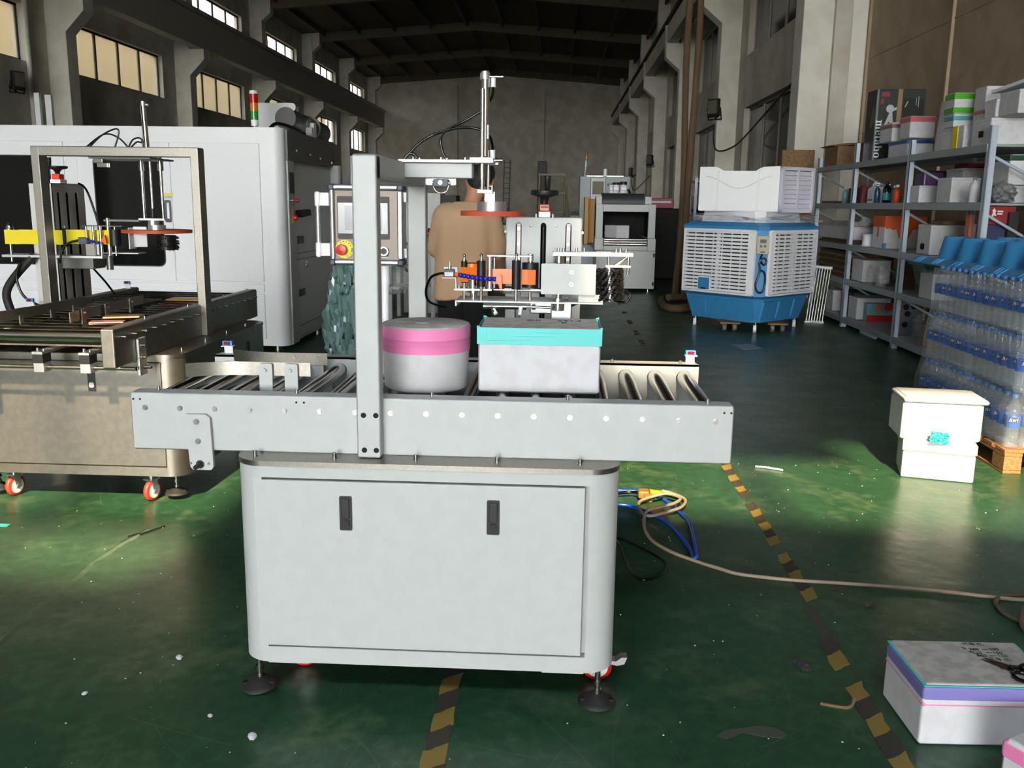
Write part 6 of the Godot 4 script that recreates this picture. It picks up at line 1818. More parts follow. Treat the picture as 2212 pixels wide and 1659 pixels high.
# ---------------------------------------------------------------- evaporative air cooler
func cooler():
	var t = thing("air_cooler", "large blue and white evaporative air cooler wrapped in plastic before the right wall", "air cooler", Vector3(2.335, 0, -11.31))
	t.rotation.y = -PI / 4
	var a := 0.56
	var ch := 0.07
	# tapering water tank with a chamfered corner
	var poly := func(s: float) -> Array:
		var c = 0.09
		return [Vector2(-s, s), Vector2(s - c, s), Vector2(s, s - c), Vector2(s, -s), Vector2(-s, -s)]
	var loft := func(mb: MB, s0, y0, s1, y1, caps):
		var p0 = poly.call(s0)
		var p1 = poly.call(s1)
		for i in p0.size():
			var j = (i + 1) % p0.size()
			var A := Vector3(p0[i].x, y0, p0[i].y)
			var B := Vector3(p0[j].x, y0, p0[j].y)
			var C := Vector3(p1[j].x, y1, p1[j].y)
			var D := Vector3(p1[i].x, y1, p1[i].y)
			var nn = (B - A).cross(D - A).normalized()
			if nn.dot((A + C) * 0.5 - Vector3(0, (y0 + y1) / 2, 0)) < 0:
				nn = -nn
			mb.face([A, B, C, D], nn)
		if caps:
			var q := []
			for p in p1:
				q.append(Vector3(p.x, y1, p.y))
			mb.face(q, Vector3.UP)
			q = []
			for p in p0:
				q.append(Vector3(p.x, y0, p.y))
			mb.face(q, Vector3.DOWN)
	var tank := MB.new()
	loft.call(tank, 0.46, 0.115, 0.525, 0.40, true)
	loft.call(tank, 0.525, 0.40, 0.575, 0.43, true)
	lpart(t, "tank", tank, M.blue_plastic)
	for f in 2:
		for k in 3:
			var u = -0.34 + k * 0.33
			var mb := MB.new()
			for yy in [[0.13, 0.474], [0.37, 0.522]]:
				pass
			var A := Vector3(u - 0.09, 0.15, 0.476)
			var B := Vector3(u + 0.09, 0.15, 0.476)
			var C := Vector3(u + 0.10, 0.36, 0.530)
			var D := Vector3(u - 0.10, 0.36, 0.530)
			if f == 1:
				mb.xf = Transform3D(Basis(Vector3.UP, PI / 2) * Basis.from_scale(Vector3(-1, 1, 1)), Vector3.ZERO)
			mb.face([A, B, C, D], Vector3(0, -0.2, 1))
			mb.face([A, D, D - Vector3(0.02, 0, 0.02), A - Vector3(0.02, 0, 0.02)], Vector3(-1, 0, 0.3))
			mb.face([B, C, C + Vector3(0.02, 0, -0.02), B + Vector3(0.02, 0, -0.02)], Vector3(1, 0, 0.3))
			mb.face([C, D, D - Vector3(0, -0.012, 0.02), C - Vector3(0, -0.012, 0.02)], Vector3(0, 1, 0.3))
			lpart(t, "tank_rib", mb, M.blue_plastic)
	var body := MB.new()
	loft.call(body, 0.545, 0.43, 0.545, 1.19, true)
	loft.call(body, 0.57, 1.19, 0.575, 1.23, true)
	loft.call(body, 0.575, 1.23, 0.50, 1.275, true)
	lpart(t, "cabinet", body, M.blue_plastic)
	# louvre faces
	for f in 2:
		var g := Node3D.new()
		var xf := Transform3D.IDENTITY if f == 0 else Transform3D(Basis(Vector3.UP, PI / 2) * Basis.from_scale(Vector3(-1, 1, 1)), Vector3.ZERO)
		var bk := MB.new()
		bk.xf = xf
		bk.bb(-0.50, 0.40, 0.46, 1.17, 0.540, 0.552)
		lpart(t, "grille_back", bk, M.black)
		var fm := MB.new()
		fm.xf = xf
		fm.bb(-0.545, -0.51, 0.44, 1.19, 0.545, 0.60, 0.006).bb(0.36, 0.455, 0.44, 1.19, 0.545, 0.585, 0.006).bb(-0.54, 0.45, 1.165, 1.195, 0.545, 0.60, 0.006).bb(-0.54, 0.45, 0.435, 0.46, 0.545, 0.60, 0.006)
		for k in 6:
			fm.bb(-0.40 + k * 0.13, -0.388 + k * 0.13, 0.45, 1.18, 0.552, 0.566)
		fm.bb(-0.075, -0.03, 0.45, 1.18, 0.552, 0.585, 0.006)
		lpart(t, "grille_frame", fm, M.white_plastic)
		for k in 17:
			var y = 0.478 + k * 0.0425
			var sl := MB.new()
			sl.xf = xf
			sl.ext([Vector2(0.552, y - 0.004), Vector2(0.598, y - 0.014), Vector2(0.602, y - 0.008), Vector2(0.590, y + 0.014), Vector2(0.552, y + 0.012)], -0.52, 0.37, 0, false)
			lpart(t, "louvre", sl, M.white_plastic)
	var hatch = MB.new().bb(-0.30, -0.11, 0.46, 0.63, 0.595, 0.612, 0.01)
	lpart(t, "filler_frame", hatch, M.white_plastic)
	var hl = lpart(t, "filler_hatch", MB.new().bb(-0.285, -0.125, 0.475, 0.615, 0.608, 0.618, 0.006), M.blue_plastic)
	lpart(hl, "finger_slot", MB.new().bb(-0.24, -0.17, 0.478, 0.495, 0.617, 0.6195), M.black)
	# control on the chamfered corner
	var cm := MB.new()
	cm.xf = Transform3D(Basis(Vector3.UP, PI / 4), Vector3.ZERO)
	var dz := (0.545 + 0.545 - 0.09) / sqrt(2.0)
	cm.bb(-0.07, 0.07, 0.92, 1.13, dz, dz + 0.03, 0.006)
	var ct = lpart(t, "control_unit", cm, mat("control_cream", Color(0.66, 0.64, 0.55), 0.45))
	var cm2 := MB.new()
	cm2.xf = cm.xf
	cm2.bb(-0.035, 0.035, 1.05, 1.09, dz + 0.03, dz + 0.033).bb(-0.035, -0.01, 1.0, 1.025, dz + 0.03, dz + 0.033).bb(0.01, 0.035, 1.0, 1.025, dz + 0.03, dz + 0.033).bb(-0.025, 0.025, 0.94, 0.955, dz + 0.03, dz + 0.033)
	lpart(ct, "buttons", cm2, M.grey_plastic)
	var cb = MB.new()
	cb.xf = cm.xf
	cb.tube([Vector3(0, 0.92, dz + 0.02), Vector3(-0.02, 0.86, dz + 0.04), Vector3(0.02, 0.80, dz + 0.04), Vector3(0.05, 0.84, dz + 0.04), Vector3(0.02, 0.88, dz + 0.04), Vector3(-0.03, 0.83, dz + 0.04), Vector3(-0.02, 0.72, dz + 0.04), Vector3(-0.06, 0.58, dz + 0.04), Vector3(-0.03, 0.49, dz + 0.04), Vector3(0.03, 0.50, dz + 0.04), Vector3(0.05, 0.62, dz + 0.04), Vector3(0.03, 0.72, dz + 0.04), Vector3(-0.02, 0.74, dz + 0.04)], 0.011, 7, 4)
	lpart(t, "power_cable", cb, M.hose)
	# neck and air outlet head
	var nk := MB.new()
	loft.call(nk, 0.42, 1.27, 0.40, 1.40, true)
	lpart(t, "neck", nk, M.white_plastic)
	var hp := [Vector2(1.66, -11.02), Vector2(2.52, -10.78), Vector2(2.97, -11.08), Vector2(2.90, -11.75), Vector2(1.80, -11.85)]
	wpart(t, "outlet_duct", MB.new().ext(hp, 1.40, 1.86, 1, false), M.paint_white)
	# front cover with the dip in its upper edge
	var L := Vector3(1.65, 0, -11.015)
	var R := Vector3(2.52, 0, -10.775)
	var dir := (R - L).normalized()
	var nrm := Vector3(-dir.z, 0, dir.x)
	if nrm.z < 0:
		nrm = -nrm
	var ln := (R - L).length()
	var dip := [Vector2(0, 1.405), Vector2(0, 1.905)]
	for i in 15:
		var f = i / 14.0
		dip.append(Vector2(ln * (0.2 + 0.6 * f), 1.905 - 0.13 * pow(sin(PI * f), 1.5)))
	dip.append(Vector2(ln, 1.915)); dip.append(Vector2(ln, 1.405))
	var fc := MB.new()
	fc.xf = Transform3D(Basis(dir, Vector3.UP, nrm), L)
	fc.ext(dip, 0.0, 0.03, 2, false)
	wpart(t, "outlet_front_cover", fc, M.paint_white)
	var rb := MB.new()
	rb.xf = fc.xf
	for u in [0.2, 0.66]:
		rb.bb(u, u + 0.02, 1.42, 1.86, 0.03, 0.04, 0.003)
	var cv := []
	for i in 13:
		var f = i / 12.0
		cv.append(Vector3(0.08 + f * 0.74, 1.80 - 0.14 * pow(sin(PI * f), 2.0), 0.03))
	rb.tube(cv, 0.008, 6)
	wpart(t, "outlet_cover_rib", rb, M.paint_white)
	var d2 := Vector3(2.97 - 2.52, 0, -11.08 + 10.78).normalized()
	var n2 := Vector3(-d2.z, 0, d2.x)
	if n2.z < 0:
		n2 = -n2
	var gx := Transform3D(Basis(d2, Vector3.UP, n2), Vector3(2.52, 0, -10.78))
	var l2 := Vector2(0.45, 0.30).length()
	var gm := MB.new()
	gm.xf = gx
	gm.bb(0.0, 0.05, 1.39, 1.91, 0.0, 0.04, 0.006).bb(l2 - 0.04, l2, 1.39, 1.91, 0, 0.04, 0.006).bb(0, l2, 1.87, 1.91, 0, 0.04, 0.006).bb(0, l2, 1.39, 1.435, 0, 0.04, 0.006).bb(l2 / 2 - 0.012, l2 / 2 + 0.012, 1.42, 1.88, 0.0, 0.045, 0.004)
	wpart(t, "outlet_grille_frame", gm, mat("grille_white", Color(0.80, 0.79, 0.85), 0.4))
	for k in 8:
		var sm := MB.new()
		sm.xf = gx
		sm.bb(0.05, l2 - 0.04, 1.443 + k * 0.053, 1.443 + k * 0.053 + 0.047, 0.012, 0.024, 0.003)
		wpart(t, "outlet_louvre", sm, M.grille_white)
	wpart(t, "plastic_wrap", sheet(Vector3(1.60, 1.36, -11.0), Vector3(3.05, 1.36, -11.05), Vector3(3.0, 1.30, -10.62), 0.05, 31), M.film)
	# casters
	for q in [[0.43, 0.43], [-0.43, 0.43], [0.43, -0.43]]:
		var cs := MB.new()
		cs.cyl(Vector3(q[0], 0.06, q[1]), Vector3(q[0], 0.12, q[1]), 0.012, 0.012, 8).bb(q[0] - 0.03, q[0] + 0.03, 0.06, 0.085, q[1] - 0.02, q[1] + 0.02, 0.004)
		var c = lpart(t, "caster", cs, M.bolt)
		lpart(c, "wheel", MB.new().cyl(Vector3(q[0] - 0.015, 0.045, q[1] + 0.02), Vector3(q[0] + 0.015, 0.045, q[1] - 0.0), 0.045, 0.045, 18), M.white_plastic)
	# wooden dollies underneath
	for q in [[2.06, -10.95, "wooden dolly under the left half of the air cooler"], [2.62, -10.93, "wooden dolly under the right half of the air cooler"]]:
		var dl = thing("wooden_dolly", q[2], "dolly", Vector3(q[0], 0, q[1]))
		lpart(dl, "board", MB.new().box(Vector3(0, 0.095, 0), Vector3(0.24, 0.022, 0.3), 0.005), M.wood)
		for s in [-1, 1]:
			lpart(dl, "wheel", MB.new().cyl(Vector3(s * 0.06 - 0.02, 0.042, 0.10), Vector3(s * 0.06 + 0.02, 0.042, 0.10), 0.042, 0.042, 18).bb(s * 0.06 - 0.025, s * 0.06 + 0.025, 0.06, 0.085, 0.08, 0.12), mat("wheel_grey", Color(0.40, 0.40, 0.38), 0.5))
	# flattened carton standing behind the cooler
	one("leaning_carton", "brown carton sheet standing behind the air cooler outlet", "carton", MB.new().bb(3.25, 3.72, 1.2, 2.28, -13.9, -13.85, 0.004).bb(3.25, 3.72, 0, 1.2, -13.9, -13.85), M.card)
	one("floor_paper", "pale sheet of paper lying on the floor before the cooler", "paper", MB.new().ext([Vector2(1.87, -9.70), Vector2(1.93, -9.34), Vector2(2.17, -9.50), Vector2(2.10, -9.76)], 0.001, 0.004, 1, false), mat("paper_blue", Color(0.52, 0.58, 0.66), 0.8))

# ---------------------------------------------------------------- loose foam boxes on the right
func right_boxes():
	var t = thing("foam_box", "lower white foam box of the two stacked on the sunlit floor", "foam box", Vector3(2.13, 0, -5.0))
	t.rotation.y = -0.27
	lpart(t, "body", MB.new().box(Vector3(0, 0.075, 0), Vector3(0.365, 0.15, 0.30), 0.008), M.foam)
	lpart(t, "lid", MB.new().box(Vector3(0, 0.182, 0), Vector3(0.375, 0.064, 0.31), 0.008), M.foam)
	t = thing("foam_box", "upper white foam box with a dished lid stacked on the sunlit floor", "foam box", Vector3(2.115, 0.2145, -5.02))
	t.rotation.y = -0.12
	lpart(t, "body", MB.new().box(Vector3(0, 0.105, 0), Vector3(0.415, 0.21, 0.28), 0.012), M.foam)
	lpart(t, "lid", MB.new().box(Vector3(0.01, 0.222, 0.005), Vector3(0.435, 0.024, 0.30), 0.010).box(Vector3(0, 0.236, 0), Vector3(0.38, 0.006, 0.25), 0.003), M.foam)
	var sc = one("tape_scrap", "crumpled turquoise tape scrap hanging between the two foam boxes", "tape", sheet(Vector3(-0.05, 0.045, 0), Vector3(0.05, 0.03, 0.0), Vector3(0.045, -0.03, 0.012), 0.02, 8), M.teal)
	sc.position = Vector3(2.08, 0.235, -4.845)
	# near box with the violet band
	t = thing("foam_box", "white foam box with violet and pink tape bands and a list written on its lid", "foam box", Vector3(1.205, 0, -2.442))
	t.rotation.y = 0.03
	lpart(t, "body", MB.new().box(Vector3(0, 0.085, 0), Vector3(0.378, 0.17, 0.262), 0.010), M.foam)
	lpart(t, "lid", MB.new().box(Vector3(0, 0.178, 0), Vector3(0.370, 0.018, 0.254), 0.008), M.foam_top)
	lpart(t, "violet_tape", MB.new().box(Vector3(0, 0.1545, 0), Vector3(0.381, 0.049, 0.265), 0.011), mat("violet", Color(0.50, 0.47, 0.72), 0.3))
	lpart(t, "pink_tape", MB.new().box(Vector3(0, 0.124, 0), Vector3(0.3806, 0.013, 0.2646), 0.006), M.pink)
	lpart(t, "turquoise_edge", MB.new().box(Vector3(0, 0.1795, 0), Vector3(0.3785, 0.003, 0.2625), 0.001), M.teal)
	# handwriting
	var ink := MB.new()
	var S := 0.0165
	var y := 0.1880
	var put := func(strokes: Array, ox: float, oz: float, s: float):
		for st in strokes:
			for i in st.size() - 1:
				var a := Vector3(ox + st[i][0] * s, y, oz - st[i][1] * s)
				var b := Vector3(ox + st[i + 1][0] * s, y, oz - st[i + 1][1] * s)
				ink.cyl(a, b, 0.0006, 0.0006, 4)
	var da := [[[0.0, 0.7], [1.0, 0.75]], [[0.5, 1.0], [0.45, 0.6], [0.05, 0.0]], [[0.5, 0.7], [0.95, 0.0]]]
	var hao := [[[0.2, 1.0], [0.8, 1.0], [0.75, 0.65], [0.25, 0.65], [0.2, 1.0]], [[0.0, 0.5], [1.0, 0.52]], [[0.35, 0.5], [0.3, 0.3], [0.8, 0.3], [0.7, 0.0], [0.55, 0.05]]]
	var ji := [[[0.0, 0.7], [0.45, 0.72]], [[0.25, 1.0], [0.25, 0.0]], [[0.24, 0.65], [0.05, 0.3]], [[0.6, 0.9], [0.58, 0.4], [0.45, 0.0]], [[0.6, 0.9], [0.85, 0.9], [0.85, 0.15], [1.05, 0.1], [1.08, 0.3]]]
	var zh := [[[0.1, 0.75], [0.9, 0.78], [0.85, 0.35], [0.15, 0.35], [0.1, 0.75]], [[0.5, 1.0], [0.5, 0.0]]]
	var mu := [[[0.0, 0.65], [1.0, 0.68]], [[0.5, 1.0], [0.5, 0.0]], [[0.48, 0.6], [0.1, 0.15]], [[0.52, 0.6], [0.9, 0.15]]]
	var bg := [[[0.0, 0.9], [0.5, 0.9], [0.1, 0.4], [0.6, 0.4]], [[0.6, 1.0], [0.9, 0.2], [0.7, 0.0]], [[0.1, 0.1], [0.9, 0.15]]]
	var x0 := 0.02
	put.call(da, x0, -0.095, S); put.call(hao, x0 + 0.021, -0.095, S); put.call(ji, x0 + 0.044, -0.095, S)
	put.call(bg, x0 - 0.012, -0.070, S * 0.8); put.call(mu, x0 - 0.004, -0.048, S * 0.8); put.call(bg, x0 + 0.01, -0.030, S * 0.8)
	put.call(zh, x0 + 0.035, -0.008, S); put.call(hao, x0 + 0.055, -0.006, S); put.call(ji, x0 + 0.078, -0.004, S)
	put.call(mu, x0 + 0.028, 0.024, S * 0.8); put.call(bg, x0 + 0.04, 0.044, S * 0.8); put.call(mu, x0 + 0.055, 0.066, S * 0.8)
	lpart(t, "handwriting", ink, M.ink)
	var words := [["250", 0.040, -0.072, true], ["200", 0.10, -0.075, true], ["220", 0.040, -0.052, false], ["160", 0.10, -0.054, false], ["180", 0.045, -0.034, false], ["120", 0.105, -0.036, false], ["200", 0.090, 0.022, false], ["150", 0.098, 0.044, false], ["100", 0.130, 0.066, false]]
	for w in words:
		var tx = text(t, "handwritten_number", w[0], 0.017, Transform3D(Basis(Vector3.UP, 0.0) * Basis(Vector3.RIGHT, -PI / 2), Vector3(w[1], 0.1876, w[2])), M.ink, w[3])
		tx.position = Vector3(w[1], 0.1876, w[2])
	ink = MB.new()
	for q in [[0.066, 0.084, -0.073], [0.066, 0.084, -0.053], [0.068, 0.086, -0.035], [0.114, 0.13, 0.021]]:
		ink.bb(q[0], q[1], 0.1872, 0.1882, q[2] - 0.0006, q[2] + 0.0006)
	lpart(t, "handwritten_dash", ink, M.ink)
	# scissors on it
	var s = thing("scissors", "old scissors with black handles lying on the violet-banded foam box", "scissors", Vector3(1.29, 0.1885, -2.40))
	s.rotation.y = -0.75
	lpart(s, "blade", MB.new().ext([Vector2(-0.075, 0.002), Vector2(0.0, 0.012), Vector2(0.012, 0.0), Vector2(-0.01, -0.008)], 0.001, 0.004, 1, false).ext([Vector2(-0.072, -0.006), Vector2(0.0, 0.008), Vector2(0.01, -0.010), Vector2(-0.01, -0.014)], 0.004, 0.007, 1, false), mat("old_steel", Color(0.26, 0.20, 0.17), 0.5, 0.6))
	for sg in [-1, 1]:
		var lp := []
		for i in 13:
			var an = TAU * i / 12.0
			lp.append(Vector3(0.058 + cos(an) * 0.040, 0.007, sg * 0.030 + sin(an) * (0.026 - 0.006 * cos(an))))
		lpart(s, "handle", MB.new().tube(lp, 0.0055, 8).tube([Vector3(0.0, 0.006, sg * 0.004), Vector3(0.022, 0.007, sg * 0.020)], 0.005, 6), M.hose)
	# pink banded box in the corner
	t = thing("foam_box", "foam box with a pink tape band cut off by the lower right corner", "foam box", Vector3(1.325, 0, -2.09))
	t.rotation.y = 0.5
	lpart(t, "body", MB.new().box(Vector3(0, 0.06, 0), Vector3(0.30, 0.12, 0.22), 0.012), M.foam)
	lpart(t, "lid", MB.new().box(Vector3(0, 0.138, 0), Vector3(0.296, 0.04, 0.216), 0.012), M.foam)
	lpart(t, "pink_tape", MB.new().box(Vector3(0, 0.125, 0), Vector3(0.306, 0.054, 0.226), 0.012), M.pink)

# ---------------------------------------------------------------- floor tape, crack
func tape_line(called_label: String, x: float, zn: float, zf: float, w: float, gaps: Array, seed_: int):
	var rg := RandomNumberGenerator.new()
	rg.seed = seed_
	var t = thing("floor_tape", called_label, "floor tape", Vector3(x, 0, (zn + zf) / 2))
	var ym := mat("tape_yellow", Color(0.52, 0.43, 0.20), 0.75)
	var km := mat("tape_brown", Color(0.22, 0.20, 0.165), 0.8)
	var z := zn
	var i := 0
	while z > zf:
		var l := 0.095 * rg.randf_range(0.9, 1.1)
		var skip := false
		for g in gaps:
			if z < g[0] and z > g[1]:
				skip = true
		if not skip:
			var j := func(): return rg.randf_range(-0.006, 0.006)
			var p := [Vector2(x - w / 2 + j.call(), z), Vector2(x - w / 6, z - 0.012 + j.call()), Vector2(x + w / 6, z - 0.028 + j.call()), Vector2(x + w / 2 + j.call(), z - 0.045), Vector2(x + w / 2 + j.call(), z - 0.045 - l * 0.5), Vector2(x + w / 2 + j.call(), z - 0.045 - l), Vector2(x + w / 6, z - l - 0.028 + j.call()), Vector2(x - w / 6, z - l - 0.012 + j.call()), Vector2(x - w / 2 + j.call(), z - l), Vector2(x - w / 2 + j.call(), z - l * 0.5)]
			part(t, "yellow_stripe" if i % 2 == 0 else "dark_stripe", MB.new().ext(p, 0.0003, 0.0018 + 0.0004 * (i % 2), 1, false), ym if i % 2 == 0 else km)
		z -= l
		i += 1

func floor_marks():
	tape_line("worn yellow and black floor tape running under the sealing machine", -0.30, -1.9, -2.72, 0.062, [], 3)
	tape_line("worn yellow and black floor tape right of the sealing machine", 0.985, -3.22, -5.3, 0.055, [[-3.62, -3.78], [-4.30, -4.42]], 8)
	tape_line("torn muddy floor tape leading past the violet-banded foam box", 0.945, -1.95, -2.85, 0.060, [[-2.52, -2.62]], 12)
	tape_line("faint remains of floor tape far down the hall", 0.93, -9.5, -13.9, 0.05, [[-9.9, -10.3], [-10.6, -11.2], [-11.6, -12.4], [-12.6, -13.4]], 15)
	var gl := mat("glue", Color(0.25, 0.245, 0.215), 0.8)
	one("glue_residue", "grey glue residue where the floor tape has peeled off", "residue", MB.new().ext([Vector2(0.955, -3.20), Vector2(0.985, -3.16), Vector2(0.975, -3.05), Vector2(0.99, -2.98), Vector2(0.955, -2.86), Vector2(0.925, -2.88), Vector2(0.945, -3.0), Vector2(0.93, -3.1)], 0.0002, 0.0012, 1, false), gl)
	one("floor_stain", "pale grey stain on the green floor at the lower right", "stain", MB.new().ext([Vector2(0.47, -2.31), Vector2(0.50, -2.345), Vector2(0.56, -2.36), Vector2(0.60, -2.375), Vector2(0.65, -2.365), Vector2(0.672, -2.335), Vector2(0.65, -2.315), Vector2(0.60, -2.32), Vector2(0.55, -2.335), Vector2(0.50, -2.30)], 0.0002, 0.0009, 1), mat("stain", Color(0.28, 0.30, 0.26), 0.7))
	var cp := [Vector2(-1.80, -2.4), Vector2(-1.82, -2.7), Vector2(-1.845, -2.9), Vector2(-1.838, -3.12), Vector2(-1.86, -3.37), Vector2(-1.837, -3.6), Vector2(-1.80, -3.75)]
	var rd := MB.new()
	var rg := RandomNumberGenerator.new()
	rg.seed = 14
	for i in cp.size() - 1:
		for k in 4:
			var a: Vector2 = cp[i].lerp(cp[i + 1], k / 4.0)
			var b: Vector2 = cp[i].lerp(cp[i + 1], (k + 1) / 4.0)
			var w := 0.016 + 0.006 * sin((i * 4 + k) * 1.9)
			var w2 := 0.016 + 0.006 * sin((i * 4 + k + 1) * 1.9)
			var A := Vector3(a.x - w, 0, a.y)
			var B := Vector3(b.x - w2, 0, b.y)
			var C := Vector3(b.x, 0.004, b.y)
			var D := Vector3(a.x, 0.004, a.y)
			rd.face([A, B, C, D], Vector3(-0.25, 1, 0).normalized())
			rd.face([D, C, Vector3(b.x + w2, 0, b.y), Vector3(a.x + w, 0, a.y)], Vector3(0.25, 1, 0).normalized())
	struct("trim_130", rd, M.floor)
	one("floor_crack", "dark crack at the end of the raised joint on the left floor", "crack", MB.new().tube([Vector3(-1.85, 0.002, -3.66), Vector3(-1.82, 0.003, -3.70), Vector3(-1.81, 0.003, -3.69), Vector3(-1.77, 0.003, -3.76), Vector3(-1.745, 0.003, -3.80)], 0.004, 5), mat("crack", Color(0.10, 0.06, 0.05), 0.9))

# ---------------------------------------------------------------- worker
func nets(bones: Array, cell: float, k: float, lo: Vector3, hi: Vector3, cut_lo := -100.0, cut_hi := 100.0) -> MB:
	var N := Vector3i(((hi - lo) / cell).ceil()) + Vector3i.ONE
	var g := PackedFloat32Array()
	g.resize(N.x * N.y * N.z)
	g.fill(1.0)
	var sx := 1
	var sy := N.x
	var sz := N.x * N.y
	for b in bones:
		var A: Vector3 = b[0]
		var B: Vector3 = b[1]
		var ra: float = b[2]
		var rb: float = b[3]
		var m: float = max(ra, rb) + k + cell * 2
		var p0 := Vector3i(((A.min(B) - Vector3.ONE * m - lo) / cell).floor()).clamp(Vector3i.ZERO, N - Vector3i.ONE)
		var p1 := Vector3i(((A.max(B) + Vector3.ONE * m - lo) / cell).ceil()).clamp(Vector3i.ZERO, N - Vector3i.ONE)
		var ab := B - A
		var l2: float = max(ab.length_squared(), 1e-9)
		for iz in range(p0.z, p1.z + 1):
			for iy in range(p0.y, p1.y + 1):
				var id := p0.x + iy * sy + iz * sz
				var p := lo + Vector3(p0.x, iy, iz) * cell
				for ix in range(p0.x, p1.x + 1):
					var t: float = clamp((p - A).dot(ab) / l2, 0.0, 1.0)
					var d: float = (p - A - ab * t).length() - lerpf(ra, rb, t)
					var o: float = g[id]
					var h: float = max(k - abs(o - d), 0.0) / k
					g[id] = min(o, d) - h * h * k * 0.25
					id += 1
					p.x += cell
	if cut_lo > -50.0 or cut_hi < 50.0:
		for iz in N.z:
			for iy in N.y:
				var y := lo.y + iy * cell
				for ix in N.x:
					var id := ix + iy * sy + iz * sz
					g[id] = max(g[id], max(cut_lo - y, y - cut_hi))
	var vid := {}
	var P := PackedVector3Array()
	var Nn := PackedVector3Array()
	var offs := [0, sx, sy, sx + sy, sz, sx + sz, sy + sz, sx + sy + sz]
	var co := [Vector3(0, 0, 0), Vector3(1, 0, 0), Vector3(0, 1, 0), Vector3(1, 1, 0), Vector3(0, 0, 1), Vector3(1, 0, 1), Vector3(0, 1, 1), Vector3(1, 1, 1)]
	var ed := [[0, 1], [2, 3], [4, 5], [6, 7], [0, 2], [1, 3], [4, 6], [5, 7], [0, 4], [1, 5], [2, 6], [3, 7]]
	for iz in N.z - 1:
		for iy in N.y - 1:
			for ix in N.x - 1:
				var id := ix + iy * sy + iz * sz
				var v0 := g[id]
				if v0 > cell * 3.0 or v0 < -cell * 3.0:
					continue
				var ins := 0
				for q in 8:
					if g[id + offs[q]] < 0.0:
						ins += 1
				if ins == 0 or ins == 8:
					continue
				var s := Vector3.ZERO
				var c := 0
				for e in ed:
					var a := g[id + offs[e[0]]]
					var b := g[id + offs[e[1]]]
					if (a < 0.0) != (b < 0.0):
						s += co[e[0]].lerp(co[e[1]], a / (a - b))
						c += 1
				vid[id] = P.size()
				P.append(lo + (Vector3(ix, iy, iz) + s / c) * cell)
				var gx := g[id + 1] - g[id] + g[id + 1 + sy + sz] - g[id + sy + sz]
				var gy := g[id + sy] - g[id] + g[id + 1 + sy + sz] - g[id + 1 + sz]
				var gz := g[id + sz] - g[id] + g[id + 1 + sy + sz] - g[id + 1 + sy]
				Nn.append(Vector3(gx, gy, gz).normalized())
	var mb := MB.new()
	for id in vid:
		for ax in 3:
			var st: int = [sx, sy, sz][ax]
			var u: int = [sy, sz, sx][ax]
			var w: int = [sz, sx, sy][ax]
			if (g[id] < 0.0) == (g[id + st] < 0.0):
				continue
			if not (vid.has(id - u) and vid.has(id - w) and vid.has(id - u - w)):
				continue
			var a: int = vid[id]
			var b: int = vid[id - u]
			var c: int = vid[id - u - w]
			var d: int = vid[id - w]
			mb.t3(P[a], P[b], P[c], Nn[a], Nn[b], Nn[c])
			mb.t3(P[a], P[c], P[d], Nn[a], Nn[c], Nn[d])
	return mb

func hand_bones(w: Vector3, d: Vector3, side: Vector3, down: Vector3) -> Array:
	var b := []
	var palm := w + d * 0.045
	b.append([w, palm + side * 0.018, 0.024, 0.020])
	b.append([w, palm - side * 0.018, 0.024, 0.020])
	for i in 4:
		var o := side * (0.030 - i * 0.020)
		var l: float = [0.070, 0.080, 0.074, 0.058][i]
		var k0 := palm + d * 0.030 + o
		var k1 := k0 + d * l * 0.5 + down * 0.008
		var k2 := k1 + d * l * 0.3 + down * 0.022
		b.append([palm + o * 0.8, k0, 0.011, 0.0095])
		b.append([k0, k1, 0.0095, 0.0088])
		b.append([k1, k2, 0.0088, 0.0075])
	var t0 := w + d * 0.02 + side * 0.022
	b.append([t0, t0 + d * 0.03 + side * 0.028, 0.012, 0.0105])
	b.append([t0 + d * 0.03 + side * 0.028, t0 + d * 0.06 + side * 0.030 + down * 0.010, 0.0105, 0.009])
	return b

